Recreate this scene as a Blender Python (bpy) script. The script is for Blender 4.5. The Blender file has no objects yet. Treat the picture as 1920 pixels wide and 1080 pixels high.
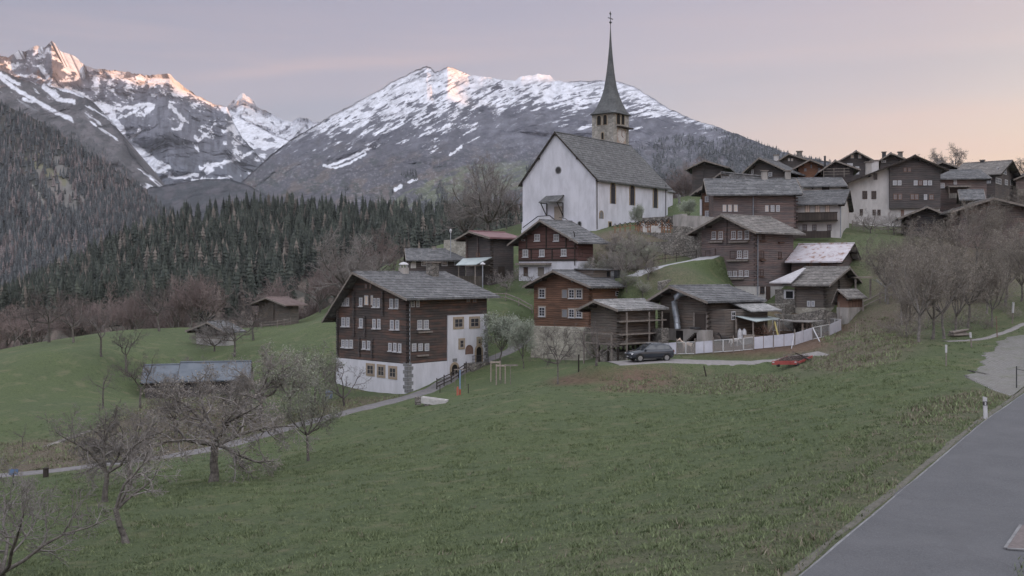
import bpy, math, random
import numpy as np
from mathutils import Vector
R = math.radians
random.seed(7); RNG = np.random.default_rng(7)
F, HZ = 1950.0, 510.0            # focal length and horizon row of the photograph (1920 px wide)
sc = bpy.context.scene
COL = sc.collection

def P(px, py, D):
    return np.array([(px-960)/F*D, D, (HZ-py)/F*D])

# ------------------------------------------------------------------ noise
_perm = np.random.default_rng(3).permutation(256); _perm = np.concatenate([_perm, _perm, _perm])
_gr = np.random.default_rng(4).normal(size=(256, 3)); _gr /= np.linalg.norm(_gr, axis=1)[:, None]
def perlin(x, y, z=0.0):
    x, y, z = np.broadcast_arrays(np.asarray(x, float), np.asarray(y, float), np.asarray(z, float))
    xi, yi, zi = np.floor(x).astype(int), np.floor(y).astype(int), np.floor(z).astype(int)
    xf, yf, zf = x-xi, y-yi, z-zi
    fd = lambda t: t*t*t*(t*(t*6-15)+10)
    u, v, w = fd(xf), fd(yf), fd(zf)
    def g(i, j, k):
        h = _perm[_perm[_perm[(xi+i) & 255]+((yi+j) & 255)]+((zi+k) & 255)]
        G = _gr[h]
        return G[..., 0]*(xf-i)+G[..., 1]*(yf-j)+G[..., 2]*(zf-k)
    L = lambda a, b, t: a+(b-a)*t
    return L(L(L(g(0,0,0), g(1,0,0), u), L(g(0,1,0), g(1,1,0), u), v),
             L(L(g(0,0,1), g(1,0,1), u), L(g(0,1,1), g(1,1,1), u), v), w)*1.6
def fbm(x, y, z=0.0, o=5, gain=.5):
    s, a, f = 0, 1.0, 1.0
    for i in range(o):
        s = s+a*perlin(x*f+i*7.3, y*f-i*3.1, np.asarray(z)*f); a *= gain; f *= 2.03
    return s
def ridged(x, y, z=0.0, o=5, gain=.5):
    s, a, f = 0, 1.0, 1.0
    for i in range(o):
        s = s+a*(1-2*np.abs(perlin(x*f+i*7.3, y*f-i*3.1, np.asarray(z)*f))); a *= gain; f *= 2.03
    return s
def sstep(a, b, x):
    t = np.clip((x-a)/(b-a), 0, 1); return t*t*(3-2*t)
def dist_poly(px, py, pts):
    d = np.full(np.shape(px), 1e9)
    for (x0, y0), (x1, y1) in zip(pts[:-1], pts[1:]):
        dx, dy = x1-x0, y1-y0
        t = np.clip(((px-x0)*dx+(py-y0)*dy)/(dx*dx+dy*dy+1e-9), 0, 1)
        d = np.minimum(d, np.hypot(px-x0-t*dx, py-y0-t*dy))
    return d
def in_poly(px, py, poly):
    ins = np.zeros(np.shape(px), bool); n = len(poly)
    for i in range(n):
        x0, y0 = poly[i]; x1, y1 = poly[(i+1) % n]
        c = ((y0 > py) != (y1 > py)) & (px < (x1-x0)*(py-y0)/((y1-y0) if y1 != y0 else 1e-9)+x0)
        ins ^= c
    return ins

# ------------------------------------------------------------------ materials
def newmat(name):
    m = bpy.data.materials.new(name); m.use_nodes = True
    nt = m.node_tree; nt.nodes.clear()
    out = nt.nodes.new('ShaderNodeOutputMaterial'); b = nt.nodes.new('ShaderNodeBsdfPrincipled')
    nt.links.new(b.outputs[0], out.inputs[0]); b.inputs['Roughness'].default_value = .9
    if 'Specular IOR Level' in b.inputs: b.inputs['Specular IOR Level'].default_value = .25
    return m, nt, b
def N(nt, t, **kw):
    n = nt.nodes.new('ShaderNode'+t)
    for k, v in kw.items():
        if hasattr(n, k): setattr(n, k, v)
        else: n.inputs[k.replace('_', ' ')].default_value = v
    return n
def LK(nt, a, b): nt.links.new(a, b)
def posn(nt, scale=(1, 1, 1), rot=(0, 0, 0), obj=False):
    mp = nt.nodes.new('ShaderNodeMapping'); mp.inputs['Scale'].default_value = scale; mp.inputs['Rotation'].default_value = rot
    if obj: LK(nt, nt.nodes.new('ShaderNodeTexCoord').outputs['Object'], mp.inputs[0])
    else: LK(nt, nt.nodes.new('ShaderNodeNewGeometry').outputs['Position'], mp.inputs[0])
    return mp.outputs[0]
def ramp(nt, fac, stops):
    r = nt.nodes.new('ShaderNodeValToRGB'); LK(nt, fac, r.inputs[0]); e = r.color_ramp.elements
    while len(e) > 1: e.remove(e[-1])
    e[0].position = stops[0][0]; e[0].color = (*stops[0][1], 1)
    for p, c in stops[1:]:
        q = e.new(p); q.color = (*c, 1)
    return r.outputs[0]
def noise(nt, vec, scale, detail=4, rough=.55):
    n = nt.nodes.new('ShaderNodeTexNoise'); n.inputs['Scale'].default_value = scale
    n.inputs['Detail'].default_value = detail; n.inputs['Roughness'].default_value = rough
    LK(nt, vec, n.inputs['Vector']); return n.outputs[0]
def mixc(nt, f, a, b, mode='MIX'):
    m = nt.nodes.new('ShaderNodeMix'); m.data_type = 'RGBA'; m.blend_type = mode
    for s, v in ((0, f), (6, a), (7, b)):
        if isinstance(v, (int, float)): m.inputs[s].default_value = v
        elif isinstance(v, tuple): m.inputs[s].default_value = (*v, 1)
        else: LK(nt, v, m.inputs[s])
    return m.outputs[2]
def math_(nt, op, a, b=None, c=None):
    m = nt.nodes.new('ShaderNodeMath'); m.operation = op
    for i, v in enumerate((a, b, c)):
        if v is None: continue
        if isinstance(v, (int, float)): m.inputs[i].default_value = v
        else: LK(nt, v, m.inputs[i])
    return m.outputs[0]
def bump(nt, b, h, strength=.4, dist=.05):
    n = nt.nodes.new('ShaderNodeBump'); n.inputs['Strength'].default_value = strength; n.inputs['Distance'].default_value = dist
    LK(nt, h, n.inputs['Height']); LK(nt, n.outputs[0], b.inputs['Normal'])
def attr(nt, name):
    a = nt.nodes.new('ShaderNodeAttribute'); a.attribute_name = name; return a

def m_simple(name, c1, c2=None, scale=3, rough=.85, metal=0, bs=.15, bd=.02, stretch=(1, 1, 1)):
    m, nt, b = newmat(name); b.inputs['Roughness'].default_value = rough; b.inputs['Metallic'].default_value = metal
    c2 = c2 or tuple(min(1, v*1.35) for v in c1)
    v = posn(nt, stretch); f = noise(nt, v, scale, 5, .6)
    LK(nt, ramp(nt, f, [(.3, c1), (.7, c2)]), b.inputs['Base Color'])
    bump(nt, b, f, bs, bd)
    return m
def m_logs(name, dark, mid, red, pitch=.24, redamt=.5):
    """squared larch logs laid flat: joints every pitch metres, weathering streaks along the log"""
    m, nt, b = newmat(name); b.inputs['Roughness'].default_value = .8
    v = posn(nt)
    sep = nt.nodes.new('ShaderNodeSeparateXYZ'); LK(nt, v, sep.inputs[0])
    wob = noise(nt, posn(nt, (.25, .25, .6)), 1.5, 2)
    z = math_(nt, 'ADD', math_(nt, 'DIVIDE', sep.outputs[2], pitch), math_(nt, 'MULTIPLY', wob, .5))
    fr = math_(nt, 'FRACT', z)
    tri = math_(nt, 'ABSOLUTE', math_(nt, 'SUBTRACT', fr, .5))          # .5 at the joints
    idx = math_(nt, 'FLOOR', z)
    cx = nt.nodes.new('ShaderNodeCombineXYZ')
    LK(nt, math_(nt, 'MULTIPLY', sep.outputs[0], .35), cx.inputs[0]); LK(nt, math_(nt, 'MULTIPLY', sep.outputs[1], .35), cx.inputs[1]); LK(nt, math_(nt, 'MULTIPLY', idx, 3.7), cx.inputs[2])
    per = noise(nt, cx.outputs[0], .9, 3, .6)                            # tone per log
    st = noise(nt, posn(nt, (.5, .5, 9)), 1.6, 5, .7)                   # streaks
    base = ramp(nt, st, [(.3, dark), (.62, mid), (.8, tuple(v*1.5 for v in mid))])
    rm = ramp(nt, per, [(.42, (0, 0, 0)), (.68, (1, 1, 1))])
    col = mixc(nt, math_(nt, 'MULTIPLY', rm, redamt), base, red)
    big = noise(nt, posn(nt), .35, 3)
    col = mixc(nt, ramp(nt, big, [(.35, (.45,)*3), (.6, (0, 0, 0))]), col, dark)
    joint = ramp(nt, tri, [(.40, (0, 0, 0)), (.48, (.5,)*3)])
    col = mixc(nt, joint, col, (.012, .010, .009))
    LK(nt, col, b.inputs['Base Color'])
    h = math_(nt, 'ADD', math_(nt, 'MULTIPLY', ramp(nt, tri, [(.36, (1,)*3), (.5, (0,)*3)]), 1.0), math_(nt, 'MULTIPLY', st, .5))
    bump(nt, b, h, .8, .05)
    return m
def m_planks(name, c1, c2, pitch=.2):
    m, nt, b = newmat(name)
    v = posn(nt); sep = nt.nodes.new('ShaderNodeSeparateXYZ'); LK(nt, v, sep.inputs[0])
    h0 = math_(nt, 'ADD', math_(nt, 'MULTIPLY', sep.outputs[0], .8), math_(nt, 'MULTIPLY', sep.outputs[1], .6))
    z = math_(nt, 'DIVIDE', h0, pitch); tri = math_(nt, 'ABSOLUTE', math_(nt, 'SUBTRACT', math_(nt, 'FRACT', z), .5))
    cx = nt.nodes.new('ShaderNodeCombineXYZ'); LK(nt, math_(nt, 'MULTIPLY', math_(nt, 'FLOOR', z), 5.3), cx.inputs[0]); LK(nt, math_(nt, 'MULTIPLY', sep.outputs[2], .3), cx.inputs[2])
    per = noise(nt, cx.outputs[0], 1.1, 3)
    col = ramp(nt, per, [(.3, c1), (.7, c2)])
    col = mixc(nt, ramp(nt, tri, [(.42, (0,)*3), (.48, (.8,)*3)]), col, (.02, .017, .015))
    LK(nt, col, b.inputs['Base Color']); bump(nt, b, per, .3, .02)
    return m
def m_slates(name, c1, c2, c3, size=2.2, bs=.5, zs=1.7):
    """stone slab roof: rows of irregular slabs with lichen"""
    m, nt, b = newmat(name); b.inputs['Roughness'].default_value = .75
    v = posn(nt, (1, 1, zs))
    vo = nt.nodes.new('ShaderNodeTexVoronoi'); vo.inputs['Scale'].default_value = size; LK(nt, v, vo.inputs['Vector'])
    sepc = nt.nodes.new('ShaderNodeSeparateColor'); LK(nt, vo.outputs['Color'], sepc.inputs[0])
    col = ramp(nt, sepc.outputs[0], [(0, c1), (.6, c2), (1, c3)])
    li = noise(nt, posn(nt), .8, 5, .65)
    col = mixc(nt, ramp(nt, li, [(.45, (0,)*3), (.7, (.6,)*3)]), col, tuple(v*.55 for v in c1))
    ed = nt.nodes.new('ShaderNodeTexVoronoi'); ed.feature = 'DISTANCE_TO_EDGE'; ed.inputs['Scale'].default_value = size; LK(nt, v, ed.inputs['Vector'])
    col = mixc(nt, ramp(nt, ed.outputs[0], [(0, (.55,)*3), (.08, (0,)*3)]), col, (.03, .03, .03))
    LK(nt, col, b.inputs['Base Color'])
    bump(nt, b, math_(nt, 'ADD', sepc.outputs[1], math_(nt, 'MULTIPLY', li, .6)), bs, .05)
    return m
def m_stone(name, c1, c2, mortar, size=2.4):
    m, nt, b = newmat(name)
    v = posn(nt, (1, 1, 1.6)); wv = noise(nt, posn(nt), 2.5, 2)
    add = nt.nodes.new('ShaderNodeVectorMath'); add.operation = 'ADD'; LK(nt, v, add.inputs[0]); LK(nt, wv, add.inputs[1])
    vo = nt.nodes.new('ShaderNodeTexVoronoi'); vo.inputs['Scale'].default_value = size; LK(nt, add.outputs[0], vo.inputs['Vector'])
    ed = nt.nodes.new('ShaderNodeTexVoronoi'); ed.feature = 'DISTANCE_TO_EDGE'; ed.inputs['Scale'].default_value = size; LK(nt, add.outputs[0], ed.inputs['Vector'])
    sepc = nt.nodes.new('ShaderNodeSeparateColor'); LK(nt, vo.outputs['Color'], sepc.inputs[0])
    col = ramp(nt, sepc.outputs[0], [(0, c1), (1, c2)])
    col = mixc(nt, ramp(nt, ed.outputs[0], [(.02, (1,)*3), (.09, (0,)*3)]), col, mortar)
    big = noise(nt, posn(nt), .5, 5, .6)
    col = mixc(nt, ramp(nt, big, [(.45, (0,)*3), (.75, (.6,)*3)]), col, tuple(v*.5 for v in c1))
    LK(nt, col, b.inputs['Base Color'])
    bump(nt, b, ramp(nt, ed.outputs[0], [(0, (0,)*3), (.15, (1,)*3)]), .7, .06)
    return m
def m_plaster(name, c, dirt=.18):
    m, nt, b = newmat(name)
    f = noise(nt, posn(nt, (1, 1, .35)), .9, 6, .65); g = noise(nt, posn(nt), 14, 3)
    col = ramp(nt, f, [(.35, tuple(v*(1-dirt) for v in c)), (.6, c)])
    sm = noise(nt, posn(nt, (2.5, 2.5, .25)), 1.4, 4, .7)
    col = mixc(nt, ramp(nt, sm, [(.6, (0,)*3), (.85, (.5,)*3)]), col, tuple(v*.55 for v in c))
    LK(nt, col, b.inputs['Base Color']); bump(nt, b, g, .2, .01)
    return m

# ------------------------------------------------------------------ objects
class MB:
    """collects shapes in world space, then links them as one mesh"""
    def __init__(s): s.v = []; s.f = []; s.mi = []; s.cur = 0
    def add(s, vs, fs):
        o = len(s.v); s.v.extend([tuple(map(float, p)) for p in vs]); s.f.extend([tuple(o+i for i in q) for q in fs]); s.mi.extend([s.cur]*len(fs)); return s
    def box(s, c, ax, ay, az):
        """c = one corner; ax, ay, az = edge vectors"""
        c, ax, ay, az = map(lambda q: np.asarray(q, float), (c, ax, ay, az))
        vs = [c, c+ax, c+ax+ay, c+ay, c+az, c+ax+az, c+ax+ay+az, c+ay+az]
        fs = [(0,3,2,1), (4,5,6,7), (0,1,5,4), (1,2,6,5), (2,3,7,6), (3,0,4,7)]
        if np.dot(np.cross(ax, ay), az) < 0: fs = [q[::-1] for q in fs]
        return s.add(vs, fs)
    def cbox(s, c, sx, sy, sz, rz=0.0):
        """centred in x, y, standing on c"""
        ca, sa = math.cos(rz), math.sin(rz); ax = np.array([ca, sa, 0])*sx; ay = np.array([-sa, ca, 0])*sy
        return s.box(np.asarray(c, float)-ax/2-ay/2, ax, ay, (0, 0, sz))
    def prism(s, poly, ext):
        n = len(poly); poly = [np.asarray(p, float) for p in poly]; ext = np.asarray(ext, float)
        nrm = sum((np.cross(poly[i], poly[(i+1) % n]) for i in range(n)), np.zeros(3))
        if np.dot(nrm, ext) > 0: poly = poly[::-1]
        vs = poly+[p+ext for p in poly]
        fs = [tuple(range(n)), tuple(range(2*n-1, n-1, -1))]
        fs += [((i+1) % n, i, n+i, n+(i+1) % n) for i in range(n)]
        return s.add(vs, fs)
    def tube(s, pts, rad, n=8, cap=True):
        pts = [np.asarray(p, float) for p in pts]
        if isinstance(rad, (int, float)): rad = [rad]*len(pts)
        vs = []
        for i, p in enumerate(pts):
            d = pts[min(i+1, len(pts)-1)]-pts[max(i-1, 0)]; d = d/(np.linalg.norm(d)+1e-9)
            u = np.cross(d, (0, 0, 1) if abs(d[2]) < .9 else (1, 0, 0)); u /= np.linalg.norm(u); w = np.cross(d, u)
            vs += [p+rad[i]*(math.cos(2*math.pi*k/n)*u+math.sin(2*math.pi*k/n)*w) for k in range(n)]
        fs = []
        for i in range(len(pts)-1):
            fs += [(i*n+k, (i+1)*n+k, (i+1)*n+(k+1) % n, i*n+(k+1) % n)[::-1] for k in range(n)]
        if cap:
            fs.append(tuple(range(n))); fs.append(tuple((len(pts)-1)*n+k for k in range(n))[::-1])
        return s.add(vs, fs)
    def build(s, name, mats, parent=None, base=None, smooth=False):
        if not isinstance(mats, (list, tuple)): mats = [mats]
        if base is None: base = np.array(parent['_b']) if parent is not None and '_b' in parent else np.zeros(3)
        vv = np.array(s.v)-np.asarray(base)
        me = bpy.data.meshes.new(name); me.from_pydata(vv.tolist(), [], s.f); me.update()
        for m in mats: me.materials.append(m)
        if len(mats) > 1: me.polygons.foreach_set('material_index', s.mi)
        if smooth: me.polygons.foreach_set('use_smooth', [True]*len(me.polygons))
        o = bpy.data.objects.new(name, me); COL.objects.link(o)
        if parent is not None:
            o.parent = parent; o['_b'] = [float(q) for q in base]
        else: o.location = base
        return o
def tag(o, label=None, cat=None, group=None, kind=None):
    if label: o['label'] = label
    if cat: o['category'] = cat
    if group: o['group'] = group
    if kind: o['kind'] = kind
    return o
def thing(name, label, cat, loc, group=None):
    o = bpy.data.objects.new(name, None); COL.objects.link(o); o.empty_display_size = .2
    o.location = [float(q) for q in loc]; o['_b'] = [float(q) for q in loc]
    return tag(o, label, cat, group)
def raw_mesh(name, V, Fc, mat, smooth=False, attrs=None, parent=None, link=True, mi=None):
    """numpy arrays to mesh; Fc is (n,3) or (n,4)"""
    me = bpy.data.meshes.new(name); V = np.ascontiguousarray(V, np.float32); Fc = np.ascontiguousarray(Fc, np.int32)
    k = Fc.shape[1]
    me.vertices.add(len(V)); me.vertices.foreach_set('co', V.ravel())
    me.loops.add(Fc.size); me.loops.foreach_set('vertex_index', Fc.ravel())
    me.polygons.add(len(Fc)); me.polygons.foreach_set('loop_start', np.arange(0, Fc.size, k, dtype=np.int32))
    if smooth: me.polygons.foreach_set('use_smooth', np.ones(len(Fc), bool))
    for m in (mat if isinstance(mat, (list, tuple)) else [mat]): me.materials.append(m)
    if mi is not None: me.polygons.foreach_set('material_index', np.asarray(mi, np.int32))
    me.update(calc_edges=True)
    for n, a in (attrs or {}).items():
        a = np.asarray(a, np.float32)
        if a.ndim == 1:
            q = me.attributes.new(n, 'FLOAT', 'POINT'); q.data.foreach_set('value', a)
        else:
            q = me.attributes.new(n, 'FLOAT_COLOR', 'POINT')
            q.data.foreach_set('color', np.concatenate([a, np.ones((len(a), 1), np.float32)], 1).ravel())
    me.validate()
    if not link: return me
    o = bpy.data.objects.new(name, me); COL.objects.link(o)
    if parent is not None: o.parent = parent
    return o
def grid_faces(nr, nc):
    i = np.arange(nr-1)[:, None]*nc+np.arange(nc-1)[None, :]
    return np.stack([i, i+1, i+nc+1, i+nc], -1).reshape(-1, 4)

# ------------------------------------------------------------------ camera, sun, sky
cam = bpy.data.cameras.new('Camera'); co = bpy.data.objects.new('Camera', cam); COL.objects.link(co)
co.rotation_euler = (R(90), 0, 0); cam.sensor_width = 36; cam.lens = F/1920*36
cam.shift_y = -(540-HZ)/1920; cam.clip_start = .5; cam.clip_end = 60000; sc.camera = co
SAZ, SEL = R(97), R(3.0)          # sun: clockwise from the view axis, height
sdir = np.array([math.sin(SAZ)*math.cos(SEL), math.cos(SAZ)*math.cos(SEL), math.sin(SEL)])
sl = bpy.data.lights.new('Sun', 'SUN'); so = bpy.data.objects.new('Sun', sl); COL.objects.link(so)
sl.energy = 9.0; sl.angle = R(.5); sl.color = (1.0, .43, .15)
so.rotation_euler = Vector(tuple(-sdir)).to_track_quat('-Z', 'Y').to_euler()
w = bpy.data.worlds.new('World'); sc.world = w; w.use_nodes = True
nt = w.node_tree; nt.nodes.clear()
wo = nt.nodes.new('ShaderNodeOutputWorld'); bg = nt.nodes.new('ShaderNodeBackground'); LK(nt, bg.outputs[0], wo.inputs[0])
sky = nt.nodes.new('ShaderNodeTexSky'); sky.sky_type = 'NISHITA'; sky.sun_disc = False
sky.sun_elevation = SEL; sky.sun_rotation = SAZ; sky.altitude = 1200
tc = nt.nodes.new('ShaderNodeTexCoord'); sp = nt.nodes.new('ShaderNodeSeparateXYZ'); LK(nt, tc.outputs['Generated'], sp.inputs[0])
X, Y, Z = sp.outputs
az = math_(nt, 'ADD', math_(nt, 'MULTIPLY', X, 1.0), .5)                # 0 left of the view, 1 right of it
lo = ramp(nt, az, [(.05, (.35, .32, .42)), (.35, (.42, .37, .43)), (.62, (.63, .485, .47)), (.85, (.88, .56, .37)), (1, (.95, .60, .33))])
mid_ = ramp(nt, az, [(.05, (.175, .20, .31)), (.35, (.255, .26, .36)), (.62, (.41, .375, .43)), (.85, (.57, .455, .44)), (1, (.75, .6, .5))])
hi = ramp(nt, az, [(.05, (.12, .16, .28)), (.45, (.215, .245, .37)), (.75, (.31, .31, .41)), (1, (.37, .35, .415))])
c = mixc(nt, ramp(nt, Z, [(.07, (0,)*3), (.16, (1,)*3)]), lo, mid_)
c = mixc(nt, ramp(nt, Z, [(.14, (0,)*3), (.27, (1,)*3)]), c, hi)
c = mixc(nt, ramp(nt, Z, [(.27, (0,)*3), (.45, (1,)*3)]), c, (.425, .435, .475))
# thin pink streaks of high cloud low over the ridges
mp = nt.nodes.new('ShaderNodeMapping'); mp.inputs['Scale'].default_value = (1.6, 1.6, 17); mp.inputs['Rotation'].default_value = (0, R(-3), 0); LK(nt, tc.outputs['Generated'], mp.inputs[0])
cn = noise(nt, mp.outputs[0], 1.7, 5, .55)
cl = math_(nt, 'MULTIPLY', ramp(nt, cn, [(.47, (0,)*3), (.66, (1,)*3)]), ramp(nt, Z, [(.05, (1,)*3), (.24, (.10,)*3), (.4, (0,)*3)]))
c = mixc(nt, math_(nt, 'MULTIPLY', cl, .5), c, (.74, .48, .40))
# one longer streak left of the middle mountain and fainter ones to the right
for x0_, z0_, sl_, wx_, wz_, k_ in ((-.235, .183, .13, .055, .0055, .38), (-.12, .196, .06, .06, .006, .16), (.36, .135, .02, .10, .010, .35), (.40, .112, -.02, .08, .006, .3)):
    dzz = math_(nt, 'DIVIDE', math_(nt, 'SUBTRACT', math_(nt, 'SUBTRACT', Z, z0_), math_(nt, 'MULTIPLY', math_(nt, 'SUBTRACT', X, x0_), sl_)), wz_)
    dxx = math_(nt, 'DIVIDE', math_(nt, 'SUBTRACT', X, x0_), wx_)
    e_ = math_(nt, 'POWER', 2.718, math_(nt, 'MULTIPLY', math_(nt, 'ADD', math_(nt, 'MULTIPLY', dzz, dzz), math_(nt, 'MULTIPLY', dxx, dxx)), -1.0))
    c = mixc(nt, math_(nt, 'MULTIPLY', math_(nt, 'MULTIPLY', e_, k_), math_(nt, 'MULTIPLY_ADD', cn, 1.6, -.1)), c, (.80, .50, .42))
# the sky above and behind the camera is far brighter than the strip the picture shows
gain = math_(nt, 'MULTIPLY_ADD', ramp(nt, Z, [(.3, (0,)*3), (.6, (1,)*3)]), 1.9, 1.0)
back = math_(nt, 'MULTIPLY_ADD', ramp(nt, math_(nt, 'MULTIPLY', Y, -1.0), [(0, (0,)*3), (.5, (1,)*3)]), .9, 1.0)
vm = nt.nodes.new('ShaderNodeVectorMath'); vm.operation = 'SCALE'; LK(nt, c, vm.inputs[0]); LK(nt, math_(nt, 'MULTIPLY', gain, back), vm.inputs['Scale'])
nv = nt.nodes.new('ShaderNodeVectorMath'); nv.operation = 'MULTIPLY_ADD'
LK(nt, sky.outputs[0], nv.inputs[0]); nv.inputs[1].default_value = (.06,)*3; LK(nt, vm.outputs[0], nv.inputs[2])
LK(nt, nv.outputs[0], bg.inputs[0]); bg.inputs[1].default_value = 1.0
sc.view_settings.exposure = .06; sc.view_settings.view_transform = 'Standard'; sc.view_settings.look = 'None'
# ------------------------------------------------------------------ near terrain: thin-plate surface through measured points
CP = [(1475,1080,22.2),(1700,1080,22.4),(1905,1080,23),(1847,785,46),(1920,745,54),(1800,960,29),(1905,900,33),
 (1200,1080,25),(960,1080,28),(650,1080,33),(400,1080,36),(0,1080,38),(237,1018,43),(197,945,52),(400,905,62),(578,865,69),
 (700,830,74),(960,900,50),(960,800,70),(820,768,88),(960,735,86),(1050,720,93),(1200,800,66),(1215,712,92),(1175,680,96),(1240,677,97),(1260,668,99),
 (1340,690,94),(1480,692,88),(1400,760,70),(1400,900,42),(1600,860,42),(1740,800,44.5),(1600,760,58),(1640,700,70),(1774,685,68),
 (1722,640,82),(1820,655,80),(1899,610,96),(1920,640,85),(1850,700,68),(1780,730,58),(1580,640,95),(1640,575,112),(1850,560,112),(1920,520,120),
 (1300,662,100),(1520,648,97),(1575,612,112),(1440,612,112),(1330,640,104),(1400,628,104),(1450,580,116),(1600,590,112),(1415,575,122),
 (1100,672,110),(1000,668,112),(1230,668,104),(1105,645,118),(1050,520,134),(960,524,140),(920,535,138),(870,512,150),(760,520,150),
 (1180,438,140),(1117,432,150),(1000,432,158),(1250,430,146),(1262,492,128),(1200,500,128),(1225,502,124),(1310,489,124),(1280,522,118),(1160,510,130),(1250,560,115),
 (1560,447,133),(1490,450,134),(1640,432,148),(1700,428,150),(1740,410,155),(1850,395,165),(1900,440,140),(1700,490,125),(1620,520,122),(1800,480,125),
 (1600,345,190),(1500,350,180),(1325,365,178),(1300,412,150),(1290,416,146),(1290,514,118),(1265,512,119),(1250,412,163),(1200,418,157),(1325,398,162),(1300,503,121),(1310,520,118),(280,750,115),(340,752,108),(310,742,122),(430,742,108),(1800,335,200),(1900,360,190),
 (0,670,125),(190,667,122),(90,643,140),(295,622,150),(340,614,160),(193,765,100),(0,760,102),(130,828,88),(20,850,83),(250,775,92),
 (100,875,78),(250,840,81),(0,895,76),(185,878,76),(350,858,78),(500,815,86),(600,790,90),(720,757,97),(765,738,105),(850,702,110),(640,745,108),
 (960,660,119),(985,640,123),(0,935,64),(440,668,128),(400,650,138),(560,606,165),(625,592,165),(480,642,145),(370,740,112),(500,730,112),
 (650,565,178),(700,530,195),(950,545,134),(950,592,124),(915,442,170),(860,460,175)]
pts = [P(*c) for c in CP]
W = [(-60,195,-15),(-30,200,-13),(-100,200,-16),(-140,200,-18),(-60,240,-24),(-100,240,-26),(-150,245,-30),(0,240,-14),(-20,300,-36),(-100,310,-40),(-200,300,-45),(-250,200,-35),
     (60,260,10),(110,260,16),(170,260,18),(40,220,10),(160,200,20),(220,260,22),(200,150,12),(200,60,5),(120,60,1),(60,40,-4.5),(40,25,-6),(30,5,-6.6),(0,0,-7.0),(-10,8,-8.6),
     (-25,10,-11),(-60,10,-16),(-60,60,-17),(-100,60,-20),(-120,120,-20),(-100,150,-17),(0,-30,-6),(60,-30,-4),(-80,-30,-17),(-220,0,-30),(220,0,8),(100,0,-2),(-250,100,-32),
     (60,85,-3),(75,110,0),(90,140,5),(250,350,20),(-250,350,-50),(0,350,-40),(80,330,0)]
pts += [np.array(q, float) for q in W]
pts = np.array(pts); pw = pts.copy()
def _wp(x, y): return x, y                # plain plan coordinates
n = len(pts); d2 = ((pts[:, None, :2]-pts[None, :, :2])**2).sum(-1); S = 1e4
K = .5*(d2/S)*np.log(d2/S+1e-12); K += np.eye(n)*2e-4
A = np.zeros((n+3, n+3)); A[:n, :n] = K; A[:n, n] = 1; A[:n, n+1:] = pts[:, :2]/100; A[n, :n] = 1; A[n+1:, :n] = pts[:, :2].T/100
sol = np.linalg.solve(A, np.concatenate([pts[:, 2], np.zeros(3)]))
gx = np.concatenate([np.arange(-260, -60, 2.5), np.arange(-60, 80, 1.0), np.arange(80, 241, 2.5)])
gy = np.concatenate([np.arange(-40, 15, 2.5), np.arange(15, 160, 1.0), np.arange(160, 361, 2.5)])
GX, GY = np.meshgrid(gx, gy)
def tps(x, y):
    sh = x.shape; x = x.ravel(); y = y.ravel(); out = sol[n]+sol[n+1]*x/100+sol[n+2]*y/100
    for i in range(n):
        r2 = ((x-pts[i, 0])**2+(y-pts[i, 1])**2)/S; out += sol[i]*.5*r2*np.log(r2+1e-12)
    return out.reshape(sh)
GZ = tps(GX, GY)
GZ += .10*fbm(GX*.12, GY*.12, o=3)+.05*fbm(GX*.5, GY*.5, o=2)
# level strips under the road and paths are cut into the surface so that the strips lie on it
def strip_pts(pl, wd, step=1.0):
    """pl: [(px,py,D)], returns centre points resampled in plan, with unit normals"""
    q = np.array([P(*c)[:2] for c in pl]); s = np.concatenate([[0], np.cumsum(np.hypot(*np.diff(q, axis=0).T))])
    m = max(2, int(s[-1]/step)); t = np.linspace(0, s[-1], m); x = np.interp(t, s, q[:, 0]); y = np.interp(t, s, q[:, 1])
    for _ in range(3):
        x[1:-1] = (x[:-2]+x[2:]+2*x[1:-1])/4; y[1:-1] = (y[:-2]+y[2:]+2*y[1:-1])/4
    return x, y
GZ0 = GZ
def gh(x, y):
    x = np.asarray(x, float); y = np.asarray(y, float)
    i = np.clip(np.searchsorted(gx, x)-1, 0, len(gx)-2); j = np.clip(np.searchsorted(gy, y)-1, 0, len(gy)-2)
    u = np.clip((x-gx[i])/(gx[i+1]-gx[i]), 0, 1); v = np.clip((y-gy[j])/(gy[j+1]-gy[j]), 0, 1)
    return (GZ[j, i]*(1-u)+GZ[j, i+1]*u)*(1-v)+(GZ[j+1, i]*(1-u)+GZ[j+1, i+1]*u)*v
def on(px, D, dz=0.0):
    """the ground point under picture column px at depth D"""
    x = (px-960)/F*D; return np.array([x, D, float(gh(x, D))+dz])
def hit(px, py, D0=20, D1=250):
    """first ground point seen at a pixel"""
    Ds = np.arange(D0, D1, .25); x = (px-960)/F*Ds; z = (HZ-py)/F*Ds; g = gh(x, Ds); k = np.argmax(g >= z)
    if not (g >= z).any(): k = len(Ds)-1
    return np.array([x[k], Ds[k], g[k]])
def flatten(poly_pts, half, soft=1.5, zc=None):
    """make the ground level across a strip: height of the centre line"""
    global GZ
    x, y = poly_pts; z = gh(x, y); k = np.ones(7)/7; zz = np.convolve(np.pad(z, 3, mode='edge'), k, 'valid')
    if zc is not None: zz = zc(x, y)
    best = np.full(GX.shape, 1e9); hz = np.zeros(GX.shape)
    for a, b, c_ in zip(x, y, zz):
        d = np.hypot(GX-a, GY-b); m = d < best; best[m] = d[m]; hz[m] = c_
    wgt = 1-sstep(half, half+soft, best); GZ = GZ*(1-wgt)+hz*wgt
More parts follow.
